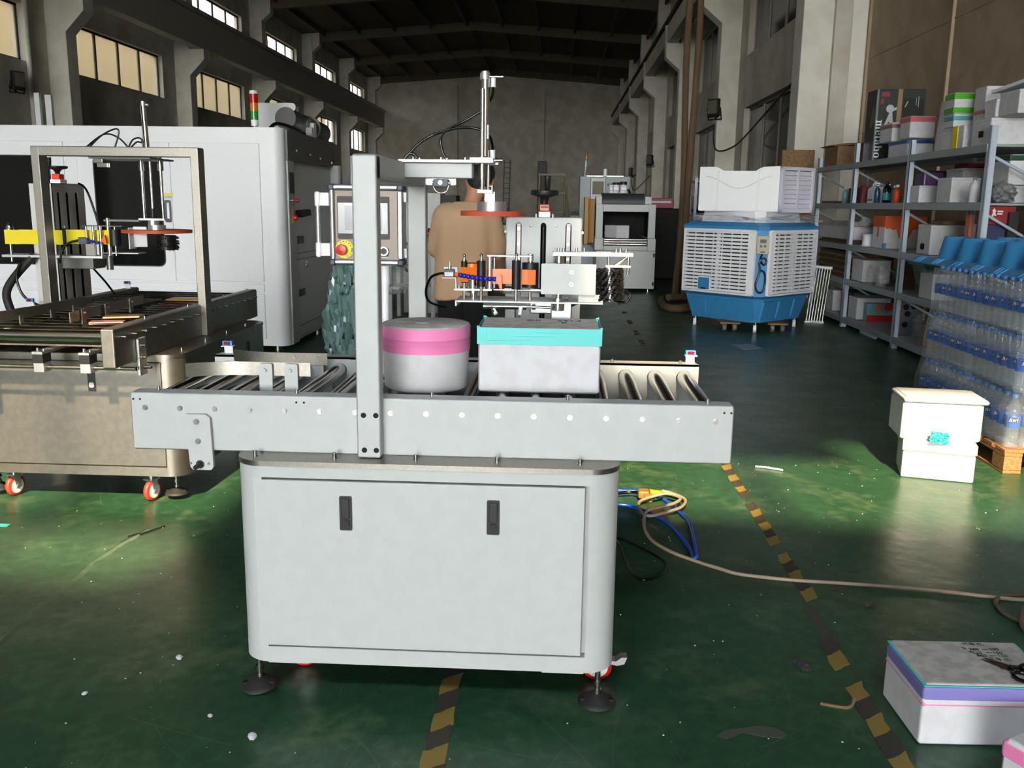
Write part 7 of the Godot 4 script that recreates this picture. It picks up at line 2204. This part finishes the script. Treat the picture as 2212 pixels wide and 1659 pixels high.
func worker():
	var t = thing("person", "person seen from behind in a tan T-shirt and black trousers, head bent forward", "person", Vector3(-0.645, 0, -6.35))
	var V := func(x, y, z): return Vector3(x, y, z)
	var lw := Vector3(-0.10, 1.03, -0.36)
	var rw := Vector3(0.26, 0.90, -0.22)
	var skin := [
		[V.call(0.02, 1.36, 0.0), V.call(0.06, 1.53, -0.06), 0.062, 0.056],
		[V.call(0.085, 1.585, -0.09), V.call(0.10, 1.645, -0.115), 0.088, 0.086],
		[V.call(0.09, 1.56, -0.12), V.call(0.10, 1.535, -0.165), 0.07, 0.045],
		[V.call(0.10, 1.585, -0.185), V.call(0.10, 1.57, -0.205), 0.018, 0.015],
		[V.call(0.172, 1.585, -0.10), V.call(0.174, 1.60, -0.10), 0.016, 0.016],
		[V.call(0.008, 1.585, -0.10), V.call(0.006, 1.60, -0.10), 0.016, 0.016],
		[V.call(-0.17, 1.36, 0.0), V.call(-0.215, 1.12, -0.05), 0.055, 0.045],
		[V.call(-0.215, 1.12, -0.05), lw, 0.043, 0.027],
		[V.call(0.17, 1.36, 0.0), V.call(0.225, 1.10, -0.02), 0.055, 0.045],
		[V.call(0.225, 1.10, -0.02), rw, 0.043, 0.028],
		[V.call(-0.07, 1.30, 0), V.call(-0.07, 0.95, 0), 0.10, 0.10],
		[V.call(0.07, 1.30, 0), V.call(0.07, 0.95, 0), 0.10, 0.10],
		[V.call(-0.14, 1.37, 0), V.call(0.14, 1.37, 0), 0.055, 0.055],
		[V.call(-0.09, 0.90, 0), V.call(-0.10, 0.50, 0), 0.085, 0.058], [V.call(-0.10, 0.50, 0), V.call(-0.10, 0.09, 0.03), 0.055, 0.04],
		[V.call(0.09, 0.90, 0), V.call(0.10, 0.50, 0), 0.085, 0.058], [V.call(0.10, 0.50, 0), V.call(0.10, 0.09, 0.03), 0.055, 0.04]]
	var body := nets(skin, 0.014, 0.03, Vector3(-0.36, 0.02, -0.46), Vector3(0.38, 1.76, 0.18))
	body.add(nets(hand_bones(lw, Vector3(0.5, 0, -0.86), Vector3(0.86, 0, 0.5), Vector3.DOWN), 0.005, 0.008, lw - Vector3.ONE * 0.05 - Vector3(0.02, 0.05, 0.18), lw + Vector3(0.20, 0.06, 0.07)))
	body.add(nets(hand_bones(rw, Vector3(0, -0.5, -0.86), Vector3(-1, 0, 0), Vector3(0, -0.86, 0.5)), 0.005, 0.008, rw - Vector3(0.11, 0.20, 0.20), rw + Vector3(0.08, 0.06, 0.07)))
	lpart(t, "body", body, M.skin)
	var shirt := [
		[V.call(-0.085, 1.33, 0.01), V.call(-0.10, 0.78, 0.0), 0.118, 0.128],
		[V.call(0.075, 1.33, 0.01), V.call(0.055, 0.78, 0.0), 0.118, 0.128],
		[V.call(-0.02, 1.33, 0.03), V.call(-0.02, 0.78, 0.0), 0.11, 0.12],
		[V.call(-0.13, 1.385, 0.0), V.call(0.15, 1.38, 0.0), 0.062, 0.062],
		[V.call(-0.03, 1.42, 0.005), V.call(0.06, 1.42, 0.0), 0.05, 0.05],
		[V.call(-0.155, 1.36, 0.0), V.call(-0.205, 1.15, -0.04), 0.075, 0.07],
		[V.call(0.165, 1.36, 0.0), V.call(0.215, 1.15, -0.01), 0.075, 0.072]]
	var f := FastNoiseLite.new()
	f.seed = 2
	f.frequency = 3.0
	var sm := nets(shirt, 0.014, 0.035, Vector3(-0.34, 0.74, -0.22), Vector3(0.36, 1.52, 0.22), 0.785, 1.462)
	for i in sm.v.size():
		var p := sm.v[i]
		var w := sin(p.x * 38.0 + p.y * 9.0 + f.get_noise_3dv(p * 2.0) * 4.0) * 0.0035 + f.get_noise_3dv(p * Vector3(3, 1.2, 3)) * 0.006
		sm.v[i] = p + sm.n[i] * w
	for i in range(0, sm.v.size(), 3):
		pass
	lpart(t, "t_shirt", sm, M.cloth_tan)
	var tr := [[V.call(-0.085, 0.86, 0), V.call(-0.105, 0.50, 0), 0.118, 0.085], [V.call(-0.105, 0.50, 0), V.call(-0.105, 0.06, 0.02), 0.085, 0.075], [V.call(0.075, 0.86, 0), V.call(0.095, 0.50, 0), 0.118, 0.085], [V.call(0.095, 0.50, 0), V.call(0.095, 0.06, 0.02), 0.085, 0.075], [V.call(-0.06, 0.88, 0), V.call(0.05, 0.88, 0), 0.11, 0.11]]
	lpart(t, "trousers", nets(tr, 0.018, 0.03, Vector3(-0.30, 0.02, -0.2), Vector3(0.28, 1.06, 0.2), 0.05, 1.0), M.trousers)
	var sh := []
	for s in [-0.105, 0.095]:
		sh.append([Vector3(s, 0.04, 0.05), Vector3(s, 0.035, -0.15), 0.04, 0.035])
	lpart(t, "shoes", nets(sh, 0.014, 0.02, Vector3(-0.2, -0.01, -0.22), Vector3(0.2, 0.12, 0.12), 0.001, 0.09), M.rubber)
	var hr := [[V.call(0.088, 1.612, -0.082), V.call(0.10, 1.655, -0.115), 0.088, 0.094], [V.call(0.075, 1.575, -0.045), V.call(0.09, 1.62, -0.06), 0.05, 0.07], [V.call(0.10, 1.66, -0.16), V.call(0.10, 1.67, -0.12), 0.06, 0.07]]
	lpart(t, "hair", nets(hr, 0.010, 0.03, Vector3(-0.05, 1.50, -0.26), Vector3(0.24, 1.80, 0.06), 1.545), M.hair)

# ---------------------------------------------------------------- things further down the hall
func far_machines():
	var z := -15.5
	var t = thing("shrink_tunnel", "grey shrink tunnel machine with a dark square mouth far behind the taping head", "machine", Vector3(1.13, 0, -16.0))
	part(t, "base", MB.new().bb(0.64, 1.64, 0.06, 0.70, z - 1.3, z, 0.01).bb(0.61, 0.76, 0.70, 0.905, z - 1.3, z, 0.008).bb(1.50, 1.64, 0.70, 0.905, z - 1.3, z, 0.008).bb(0.76, 1.50, 0.70, 0.78, z - 1.3, z, 0.006), M.paint)
	part(t, "base_door", MB.new().bb(0.68, 1.60, 0.10, 0.68, z, z + 0.012, 0.004), M.paint)
	part(t, "hinge", MB.new().cut().bb(1.60, 1.63, 0.60, 0.66, z, z + 0.03, 0.004).cut().bb(1.60, 1.63, 0.12, 0.18, z, z + 0.03, 0.004).cut().bb(0.64, 0.67, 0.60, 0.66, z, z + 0.03, 0.004), M.black)
	part(t, "tunnel_frame", MB.new().bb(0.62, 0.74, 0.905, 1.47, z - 0.12, z, 0.006).bb(1.50, 1.62, 0.905, 1.47, z - 0.12, z, 0.006).bb(0.74, 1.50, 1.345, 1.465, z - 0.12, z, 0.006), M.paint)
	part(t, "tunnel_shell", MB.new().bb(0.64, 0.70, 0.905, 1.47, z - 1.25, z - 0.12).bb(1.54, 1.60, 0.905, 1.47, z - 1.25, z - 0.12).bb(0.64, 1.60, 1.40, 1.47, z - 1.25, z - 0.12).bb(0.64, 1.60, 0.78, 1.47, z - 1.25, z - 1.2), M.gap_shade)  # near-black colour stands in for the shade inside the tunnel
	part(t, "roller_bed", MB.new().bb(0.77, 1.49, 0.78, 0.90, z - 1.1, z - 0.03), mat("roller_brown", Color(0.24, 0.20, 0.17), 0.5, 0.4))
	for i in 3:
		part(t, "bed_roller", MB.new().cyl(Vector3(0.77, 0.885 - i * 0.04, z - 0.02), Vector3(1.49, 0.885 - i * 0.04, z - 0.02), 0.02, 0.02, 12), M.bolt)
	part(t, "heat_duct", MB.new().cyl(Vector3(0.72, 1.50, z - 0.35), Vector3(1.44, 1.50, z - 0.35), 0.15, 0.15, 20), mat("duct_grey", Color(0.22, 0.23, 0.25), 0.5))
	part(t, "duct_end", MB.new().cut().bb(0.62, 0.72, 1.47, 1.60, z - 0.6, z - 0.1, 0.006).cut().bb(1.44, 1.55, 1.47, 1.60, z - 0.6, z - 0.1, 0.006), M.paint)
	part(t, "yellow_guard", MB.new().bb(0.43, 0.50, 0.78, 1.58, z - 0.6, z - 0.1, 0.006).bb(0.50, 0.62, 0.80, 1.55, z - 0.7, z - 0.5, 0.006), mat("guard_yellow", Color(0.66, 0.46, 0.10), 0.5))
	part(t, "foot", MB.new().cut().cyl(Vector3(1.55, 0, z - 0.15), Vector3(1.55, 0.06, z - 0.15), 0.04, 0.02, 12).cut().cyl(Vector3(0.72, 0, z - 0.15), Vector3(0.72, 0.06, z - 0.15), 0.04, 0.02, 12).cut().cyl(Vector3(0.72, 0, z - 1.2), Vector3(0.72, 0.06, z - 1.2), 0.04, 0.02, 12).cut().cyl(Vector3(1.55, 0, z - 1.2), Vector3(1.55, 0.06, z - 1.2), 0.04, 0.02, 12), M.bolt)
	var mt := MB.new()
	for q in [[1.10, 0.0], [0.98, -0.12], [0.92, -0.22]]:
		mt.cut().cyl(Vector3(q[0], 1.62, z - 0.55 + q[1]), Vector3(q[0], 1.80, z - 0.55 + q[1]), 0.06, 0.06, 14).bb(q[0] - 0.07, q[0] + 0.07, 1.60, 1.66, z - 0.62 + q[1], z - 0.48 + q[1], 0.01).bb(q[0] - 0.05, q[0] + 0.05, 1.70, 1.77, z - 0.5 + q[1], z - 0.44 + q[1], 0.01)
	part(t, "motor", mt, M.white_plastic)
	part(t, "motor_cap", MB.new().cut().cyl(Vector3(1.10, 1.80, z - 0.55), Vector3(1.10, 1.85, z - 0.55), 0.065, 0.06, 14).cut().cyl(Vector3(0.98, 1.80, z - 0.67), Vector3(0.98, 1.84, z - 0.67), 0.065, 0.06, 14), M.black)
	part(t, "cable", MB.new().tube([Vector3(0.72, 1.58, z - 0.4), Vector3(0.85, 1.60, z - 0.36), Vector3(1.0, 1.59, z - 0.4), Vector3(1.2, 1.62, z - 0.45), Vector3(1.18, 1.72, z - 0.48)], 0.022, 6, 4), M.hose)
	var bx = one("octagon_box", "small pale foam box waiting in the mouth of the shrink tunnel", "foam box", MB.new().ext([Vector2(0.79, z - 0.32), Vector2(0.98, z - 0.08), Vector2(1.19, z - 0.10), Vector2(1.17, z - 0.42), Vector2(0.88, z - 0.5)], 0.906, 1.115, 1, false), M.foam)
	# control cabinet behind it
	var z2 := -16.9
	t = thing("control_cabinet", "grey-blue control cabinet with a fan grille and signal lamp behind the shrink tunnel", "cabinet", Vector3(0.85, 0, -17.2))
	part(t, "body", MB.new().bb(0.37, 1.28, 0.02, 1.96, z2 - 0.6, z2, 0.008), mat("cabinet_grey", Color(0.58, 0.62, 0.63), 0.5))
	part(t, "fan_housing", MB.new().bb(0.56, 0.83, 1.52, 1.93, z2, z2 + 0.12, 0.008), M.paint)
	part(t, "fan_grille", MB.new().bb(0.595, 0.795, 1.64, 1.87, z2 + 0.12, z2 + 0.13), mat("grille_beige", Color(0.46, 0.44, 0.38), 0.7))
	for k in 8:
		part(t, "grille_slat", MB.new().bb(0.60, 0.79, 1.650 + k * 0.027, 1.664 + k * 0.027, z2 + 0.13, z2 + 0.14), M.grille_beige)
	part(t, "marking", MB.new().bb(0.87, 0.885, 1.80, 1.84, z2, z2 + 0.003).bb(0.89, 0.93, 1.80, 1.806, z2, z2 + 0.003).bb(0.89, 0.896, 1.80, 1.84, z2, z2 + 0.003).bb(0.924, 0.93, 1.80, 1.84, z2, z2 + 0.003).bb(0.935, 0.95, 1.80, 1.84, z2, z2 + 0.003), M.ink)
	part(t, "air_cylinder", MB.new().cyl(Vector3(0.83, 1.96, z2 - 0.2), Vector3(0.83, 2.10, z2 - 0.2), 0.035, 0.035, 14), M.white_plastic)
	part(t, "top_bar", MB.new().bb(0.5, 1.18, 1.96, 1.985, z2 - 0.4, z2 - 0.38), M.bolt)
	var sl = part(t, "signal_lamp", MB.new().cyl(Vector3(0.455, 1.96, z2 - 0.1), Vector3(0.468, 2.16, z2 - 0.1), 0.010, 0.010, 8).cyl(Vector3(0.468, 2.14, z2 - 0.1), Vector3(0.472, 2.24, z2 - 0.1), 0.022, 0.016, 12), M.white_plastic)
	part(sl, "green_section", MB.new().cyl(Vector3(0.472, 2.24, z2 - 0.1), Vector3(0.474, 2.28, z2 - 0.1), 0.018, 0.018, 12), M.lamp_green)
	part(sl, "amber_section", MB.new().cyl(Vector3(0.474, 2.28, z2 - 0.1), Vector3(0.476, 2.32, z2 - 0.1), 0.018, 0.018, 12), M.lamp_amber)
	part(sl, "red_section", MB.new().cyl(Vector3(0.476, 2.32, z2 - 0.1), Vector3(0.478, 2.38, z2 - 0.1), 0.018, 0.018, 12), M.lamp_red)
	# step platform
	t = thing("step_platform", "pale yellow steel step platform with guard rails in the middle distance", "platform", Vector3(-0.3, 0, -24))
	var pm := mat("rail_cream", Color(0.50, 0.47, 0.36), 0.6)
	var zz := -24.0
	for q in [[-0.52, zz], [0.14, zz], [-0.52, zz - 0.7], [0.14, zz - 0.7]]:
		part(t, "post", MB.new().cyl(Vector3(q[0], 0, q[1]), Vector3(q[0], 2.22, q[1]), 0.028, 0.028, 8), pm)
	part(t, "rail", MB.new().cut().bb(-0.55, 0.17, 2.18, 2.23, zz - 0.02, zz + 0.02).cut().bb(-0.55, 0.17, 1.72, 1.76, zz - 0.02, zz + 0.02).cut().bb(-0.55, 0.17, 1.24, 1.28, zz - 0.02, zz + 0.02).cut().bb(0.12, 0.16, 2.18, 2.23, zz - 0.7, zz), pm)
	part(t, "brace", MB.new().cut().cyl(Vector3(0.16, 1.9, zz), Vector3(0.42, 0.0, zz + 0.1), 0.022, 0.022, 8).cut().cyl(Vector3(0.16, 1.9, zz - 0.7), Vector3(0.42, 0, zz - 0.6), 0.022, 0.022, 8), pm)
	part(t, "deck", MB.new().bb(-0.55, 0.17, 0.86, 0.90, zz - 0.72, zz + 0.02), pm)
	# ladder on the back wall
	t = thing("ladder", "aluminium ladder leaning against the far back wall", "ladder", Vector3(-3.5, 0, -59.8))
	for x in [-3.64, -3.26]:
		part(t, "rail", MB.new().cyl(Vector3(x, 0, -59.5), Vector3(x, 4.25, -60.7), 0.035, 0.035, 6), M.paint_dark)
	for i in 13:
		var f = (i + 0.5) / 13.0
		part(t, "rung", MB.new().cyl(Vector3(-3.64, 4.25 * f, -59.5 - 1.2 * f), Vector3(-3.26, 4.25 * f, -59.5 - 1.2 * f), 0.025, 0.025, 6), M.paint_dark)
	# work table with orange bags beside the person
	t = thing("work_table", "grey work table partly hidden behind the person", "table", Vector3(-1.6, 0, -11.3))
	part(t, "table_top", MB.new().bb(-2.1, -1.1, 0.91, 0.95, -11.7, -11.0, 0.005), M.paint)
	for q in [[-2.05, -11.05], [-1.15, -11.05], [-2.05, -11.65], [-1.15, -11.65], [-1.52, -11.05]]:
		part(t, "leg", MB.new().bb(q[0] - 0.025, q[0] + 0.025, 0, 0.91, q[1] - 0.025, q[1] + 0.025, 0.004), M.paint)
	part(t, "lower_shelf", MB.new().bb(-2.05, -1.15, 0.40, 0.43, -11.65, -11.05), M.paint)
	for i in 3:
		var o = one("orange_bag", ["lower shiny orange bag in the pile on the work table", "middle shiny orange bag in the pile on the work table", "top orange bag with a yellow mark on the work table"][i], "bag", lumpy(0.13, 0.036, 0.12, 40 + i), mat("bag_orange", Color(0.70, 0.18, 0.07), 0.2), "orange bags on the work table")
		o.position = Vector3(-1.55 + 0.01 * i, 0.979 + i * 0.070, -11.2)
	t = thing("grey_cabinet", "narrow grey cabinet standing behind the work table", "cabinet", Vector3(-1.75, 0, -12.2))
	part(t, "body", MB.new().bb(-2.05, -1.55, 0.0, 1.58, -12.5, -12.0, 0.008), M.paint)
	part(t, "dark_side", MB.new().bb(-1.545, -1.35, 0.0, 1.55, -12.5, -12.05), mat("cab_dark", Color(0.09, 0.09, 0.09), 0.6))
	# low machines in the dark middle ground
	for q in [[-3.2, -2.0, 1.25, -26.0, "pale low machine housing left of the step platform"], [-1.25, -0.62, 1.02, -20.0, "small grey machine with a rounded lid behind the orange disc"], [0.35, 0.9, 1.15, -30.0, "grey machine far behind the step platform"], [-6.5, -4.6, 1.5, -30.0, "dim grey cabinet far down the left side of the hall"]]:
		t = thing("distant_machine", q[4], "machine", Vector3((q[0] + q[1]) / 2, 0, q[3]))
		part(t, "housing", MB.new().bb(q[0], q[1], 0.5, q[2], q[3] - 0.7, q[3], 0.04), M.paint)
		part(t, "leg", MB.new().cut().bb(q[0] + 0.03, q[0] + 0.09, 0, 0.5, q[3] - 0.1, q[3] - 0.04).cut().bb(q[1] - 0.09, q[1] - 0.03, 0, 0.5, q[3] - 0.1, q[3] - 0.04).cut().bb(q[0] + 0.03, q[0] + 0.09, 0, 0.5, q[3] - 0.66, q[3] - 0.6).cut().bb(q[1] - 0.09, q[1] - 0.03, 0, 0.5, q[3] - 0.66, q[3] - 0.6), M.paint_dark)
		part(t, "top_cover", MB.new().bb(q[0] + 0.05, q[1] - 0.05, q[2], q[2] + 0.06, q[3] - 0.6, q[3] - 0.1, 0.02), M.paint_dark)
	# dark column far off
	one("dark_post", "tall dark steel mast standing before the back wall", "mast", MB.new().bb(-1.0, -0.6, 0, 3.35, -42.2, -41.8, 0.02), M.black)
	# slings hanging from the crane beam
	for q in [[1.93, 2.02, 0.05, "tan lifting sling hanging from the crane to the floor, left of two"], [2.07, 2.10, -0.03, "tan lifting sling hanging from the crane to the floor, right of two"]]:
		var pts := []
		for i in 15:
			var f = i / 14.0
			pts.append(Vector3(lerp(q[0], q[1], f) + q[2] * sin(f * 7.0), 0.03 + 6.4 * f, -15.0 - 0.25 * q[2] * 10 * sin(f * 5.0)))
		one("lifting_sling", q[3], "sling", MB.new().tube(pts, 0.055, 6, 3), mat("sling", Color(0.38, 0.31, 0.23), 0.95))
	one("coiled_sling", "coil of tan sling lying on the floor beside the air cooler", "sling", MB.new().tube([Vector3(1.98, 0.06, -13.6), Vector3(1.85, 0.06, -14.1), Vector3(1.6, 0.06, -13.9), Vector3(1.52, 0.06, -13.0), Vector3(1.6, 0.06, -12.6), Vector3(1.85, 0.06, -12.8), Vector3(2.0, 0.10, -13.3), Vector3(1.9, 0.12, -13.7), Vector3(1.65, 0.12, -13.5)], 0.055, 7, 4), M.sling)
	# second rack in the shade behind the cooler
	t = thing("dim_rack", "blue-grey rack with black hoses in the shade left of the air cooler", "shelf", Vector3(2.9, 0, -17.0))
	for x in [2.42, 3.25]:
		for zc in [-16.6, -17.3]:
			part(t, "post", MB.new().bb(x - 0.025, x + 0.025, 0, 1.95, zc - 0.025, zc + 0.025), M.shelf_blue)
	for y in [0.2, 0.75, 1.3, 1.9]:
		part(t, "shelf_board", MB.new().bb(2.40, 3.28, y - 0.03, y, -17.32, -16.58), M.shelf_grey)
	for i in 4:
		var o = one("hose_coil", ["lowest coil of black hose on the dim rack", "second coil of black hose on the dim rack", "coil of black hose hanging on the dim rack", "topmost coil of black hose on the dim rack"][i], "hose", coil(0.20, 0.03, 3), M.hose, "hose coils on the dim rack")
		o.position = Vector3(2.62 + 0.12 * (i % 2), [0.23, 0.78, 1.33, 1.93][i], -16.85)
	one("brown_parcel", "brown parcel on top of the dim rack", "parcel", MB.new().bb(2.97, 3.22, 1.901, 2.08, -17.2, -16.95, 0.006), M.card)
	# stack with red and white wrapping right of the shrink tunnel
	t = thing("wrapped_stack", "stack of flat packs with pink and white wrapping right of the shrink tunnel", "stack", Vector3(2.15, 0, -18.5))
	part(t, "dark_packs", MB.new().bb(1.75, 2.5, 0.02, 1.40, -19.0, -18.2, 0.03), mat("pack_dark", Color(0.13, 0.12, 0.11), 0.8))
	part(t, "pink_wrap", MB.new().bb(1.78, 2.25, 1.40, 1.60, -18.9, -18.25, 0.02), mat("wrap_pink", Color(0.62, 0.25, 0.34), 0.5))
	part(t, "white_wrap", MB.new().bb(1.777, 2.2, 1.50, 1.55, -18.9, -18.246, 0.01), M.paper)
	# plastic-wrapped bundle between the enclosure and the panel
	var o2 = one("wrapped_bundle", "bundle wrapped in crumpled greenish plastic behind the operator terminal", "bundle", lumpy(0.22, 0.62, 0.26, 17, 40), mat("wrap_green", Color(0.36, 0.47, 0.46), 0.22))
	o2.position = Vector3(-1.42, 0.5, -6.2)
	o2 = one("film_bag", "crumpled clear film bag under the operator terminal", "film", lumpy(0.11, 0.08, 0.10, 23), M.clear_cup)
	o2.position = Vector3(-0.71, 1.135, -3.78)
	t = thing("white_board_post", "white upright panel with a rounded edge right of the enclosure end", "panel", Vector3(-2.05, 0, -9.3))
	part(t, "panel", MB.new().ext(rr(-2.10, -2.02, -9.6, -9.2, 0.03, 4), 0.08, 1.9, 1), M.paint_white)
	part(t, "foot", MB.new().bb(-2.12, -2.0, 0, 0.08, -9.6, -9.2, 0.01), M.paint_dark)

func coil(r: float, w: float, turns: int) -> MB:
	var p := []
	for i in turns * 16 + 1:
		var a := TAU * i / 16.0
		p.append(Vector3(cos(a) * r, 0.02 + w * 0.55 * i / 16.0, sin(a) * r))
	return MB.new().tube(p, w * 0.6, 6)

# ---------------------------------------------------------------- cords on the floor
func cords():
	var h := 0.0085
	var P := func(L: Array, y: float) -> Array:
		var o := []
		for q in L:
			o.append(Vector3(q[0], y + (q[2] if q.size() > 2 else 0.0), q[1]))
		return o
	one("blue_hose", "bright blue air hose looping over the floor behind the machine", "hose", MB.new().tube(P.call([[0.10, -4.15, 0.02], [0.33, -4.22, 0.015], [0.46, -4.15], [0.548, -3.982], [0.593, -3.70], [0.592, -3.60, 0.004], [0.605, -3.60, 0.012], [0.622, -3.80, 0.012], [0.635, -4.0, 0.006], [0.625, -4.12], [0.55, -4.38], [0.45, -4.48], [0.33, -4.49], [0.1, -4.5]], 0.0095), 0.0092, 9, 6), mat("hose_blue", Color(0.03, 0.27, 0.66), 0.25))
	one("beige_cord", "long beige power cord running across the green floor to the right", "cord", MB.new().tube(P.call([[0.55, -4.41, 0.03], [0.60, -4.40, 0.022], [0.655, -4.32, 0.018], [0.62, -4.19, 0.022], [0.543, -4.12, 0.02], [0.45, -4.055, 0.02], [0.418, -4.15, 0.020], [0.432, -4.27, 0.02], [0.52, -4.32, 0.036], [0.58, -4.34, 0.038], [0.625, -4.28, 0.036], [0.585, -4.20, 0.036], [0.50, -4.13, 0.036], [0.44, -4.07, 0.036], [0.42, -3.95, 0.012], [0.43, -3.84], [0.46, -3.745], [0.52, -3.65], [0.594, -3.574], [0.68, -3.50], [0.76, -3.445], [0.95, -3.405], [1.11, -3.392], [1.45, -3.354], [1.69, -3.302], [1.80, -3.288], [2.0, -3.27]], h), 0.0078, 8, 5), mat("cord_beige", Color(0.58, 0.51, 0.44), 0.55))
	one("beige_cord", "coil of dirty beige cord at the right edge behind the foam box", "cord", MB.new().tube(P.call([[2.0, -3.30], [1.80, -3.33], [1.70, -3.30], [1.655, -3.22], [1.67, -3.12], [1.75, -3.06], [1.85, -3.02], [1.95, -3.0, 0.01], [2.0, -3.1, 0.016], [1.9, -3.22, 0.016], [1.76, -3.20, 0.016], [1.70, -3.12, 0.016], [1.66, -3.04, 0.004], [1.68, -2.95], [1.76, -2.88], [1.9, -2.86]], h), 0.0078, 8, 5), mat("cord_dirty", Color(0.36, 0.31, 0.25), 0.6))
	one("black_cable", "thin black cable looping on the floor beside the cabinet", "cable", MB.new().tube(P.call([[0.2, -3.86], [0.30, -3.81], [0.36, -3.736], [0.446, -3.612], [0.473, -3.515], [0.434, -3.418], [0.384, -3.369], [0.348, -3.375], [0.321, -3.455], [0.305, -3.60], [0.285, -3.75, 0.008], [0.2, -3.92, 0.008]], 0.006), 0.0055, 7, 5), M.hose)
	var t = thing("extension_socket", "old yellow extension socket joined to a plug behind the cabinet", "socket", Vector3(0.46, 0, -4.37))
	part(t, "socket_body", MB.new().bb(0.425, 0.485, 0.012, 0.055, -4.40, -4.34, 0.010), mat("socket_yellow", Color(0.50, 0.38, 0.16), 0.5))
	part(t, "socket_face", MB.new().ext(rr(0.455, 0.495, 0.004, 0.046, 0.008, 3), -4.345, -4.325, 2), M.socket_yellow)
	part(t, "slot", MB.new().bb(0.467, 0.473, 0.02, 0.034, -4.326, -4.3235).bb(0.478, 0.484, 0.02, 0.034, -4.326, -4.3235), M.gap_shade)
	part(t, "yellow_plug", MB.new().cyl(Vector3(0.485, 0.036, -4.38), Vector3(0.545, 0.032, -4.39), 0.020, 0.014, 14), mat("plug_yellow", Color(0.72, 0.52, 0.12), 0.4))
	part(t, "plug_lead", MB.new().tube([Vector3(0.43, 0.035, -4.38), Vector3(0.38, 0.03, -4.40), Vector3(0.25, 0.02, -4.37), Vector3(0.12, 0.015, -4.36)], 0.008, 7, 4), M.hose)

# ---------------------------------------------------------------- litter
func litter():
	var rg := RandomNumberGenerator.new()
	rg.seed = 91
	var big := [[-1.187, -2.627, 0.017, "white foam crumb on the floor left of the cabinet"], [-1.379, -2.397, 0.011, "small white foam flake at the lower left of the floor"], [-0.809, -2.211, 0.019, "largest white foam crumb, in front of the left foot"], [-0.964, -2.307, 0.010, "pale twisted scrap left of the cabinet foot"]]
	for q in big:
		var o = one("foam_crumb", q[3], "litter", lumpy(q[2], q[2] * 0.4, q[2] * 0.7, rg.randi() % 100), M.foam, "foam crumbs on the floor")
		o.position = Vector3(q[0], q[2] * 0.34, q[1])
		o.rotation.y = rg.randf() * 3.0
	var cr := MB.new()
	for i in 420:
		var x := rg.randf_range(-2.4, 2.2)
		var z := -rg.randf_range(2.0, 5.6)
		if x > -0.95 and x < 0.22 and z < -2.36 and z > -3.4:
			continue
		if (x < -1.7 and z < -4.0) or (x > -0.86 and x < -0.54 and z < -3.48 and z > -3.82) or (x > 0.98 and x < 1.5 and z > -2.65) or (x > 1.85 and z < -4.75):
			continue
		var s := rg.randf_range(0.0008, 0.0028)
		cr.box(Vector3(x, s * 0.5, z), Vector3(s * 2, s, s * 1.6), s * 0.3)
	var st = one("foam_beads", "tiny white foam beads scattered over the green floor", "litter", cr, M.foam)
	st.set_meta("kind", "stuff")
	one("curved_strip", "thin curved white plastic strip on the sunlit floor", "strip", MB.new().tube([Vector3(1.145, 0.007, -5.01), Vector3(1.19, 0.007, -5.0), Vector3(1.24, 0.007, -4.975), Vector3(1.285, 0.007, -4.95)], 0.006, 6, 3), M.white_plastic)
	var lf := mat("leaf", Color(0.40, 0.33, 0.22), 0.85)
	one("paper_scrap", "curled tan paper strip on the floor left of the violet-banded box", "litter", MB.new().tube([Vector3(0.81, 0.004, -2.50), Vector3(0.86, 0.004, -2.485), Vector3(0.89, 0.006, -2.482), Vector3(0.905, 0.012, -2.50), Vector3(0.91, 0.02, -2.51)], 0.006, 5, 3), lf)
	one("foil_scrap", "small crumpled silver foil scrap on the floor", "litter", sheet(Vector3(0.79, 0.004, -2.76), Vector3(0.825, 0.004, -2.775), Vector3(0.845, 0.004, -2.70), 0.008, 2), M.alu_dark)
	one("brown_leaf", "dry brown leaf on the floor near the beige cord", "leaf", sheet(Vector3(1.17, 0.004, -3.22), Vector3(1.205, 0.006, -3.215), Vector3(1.20, 0.004, -3.19), 0.01, 6), lf)
	one("turquoise_strip", "short turquoise tape strip at the left edge of the floor", "tape", MB.new().bb(-2.62, -2.44, 0.0005, 0.003, -3.765, -3.735), M.teal)
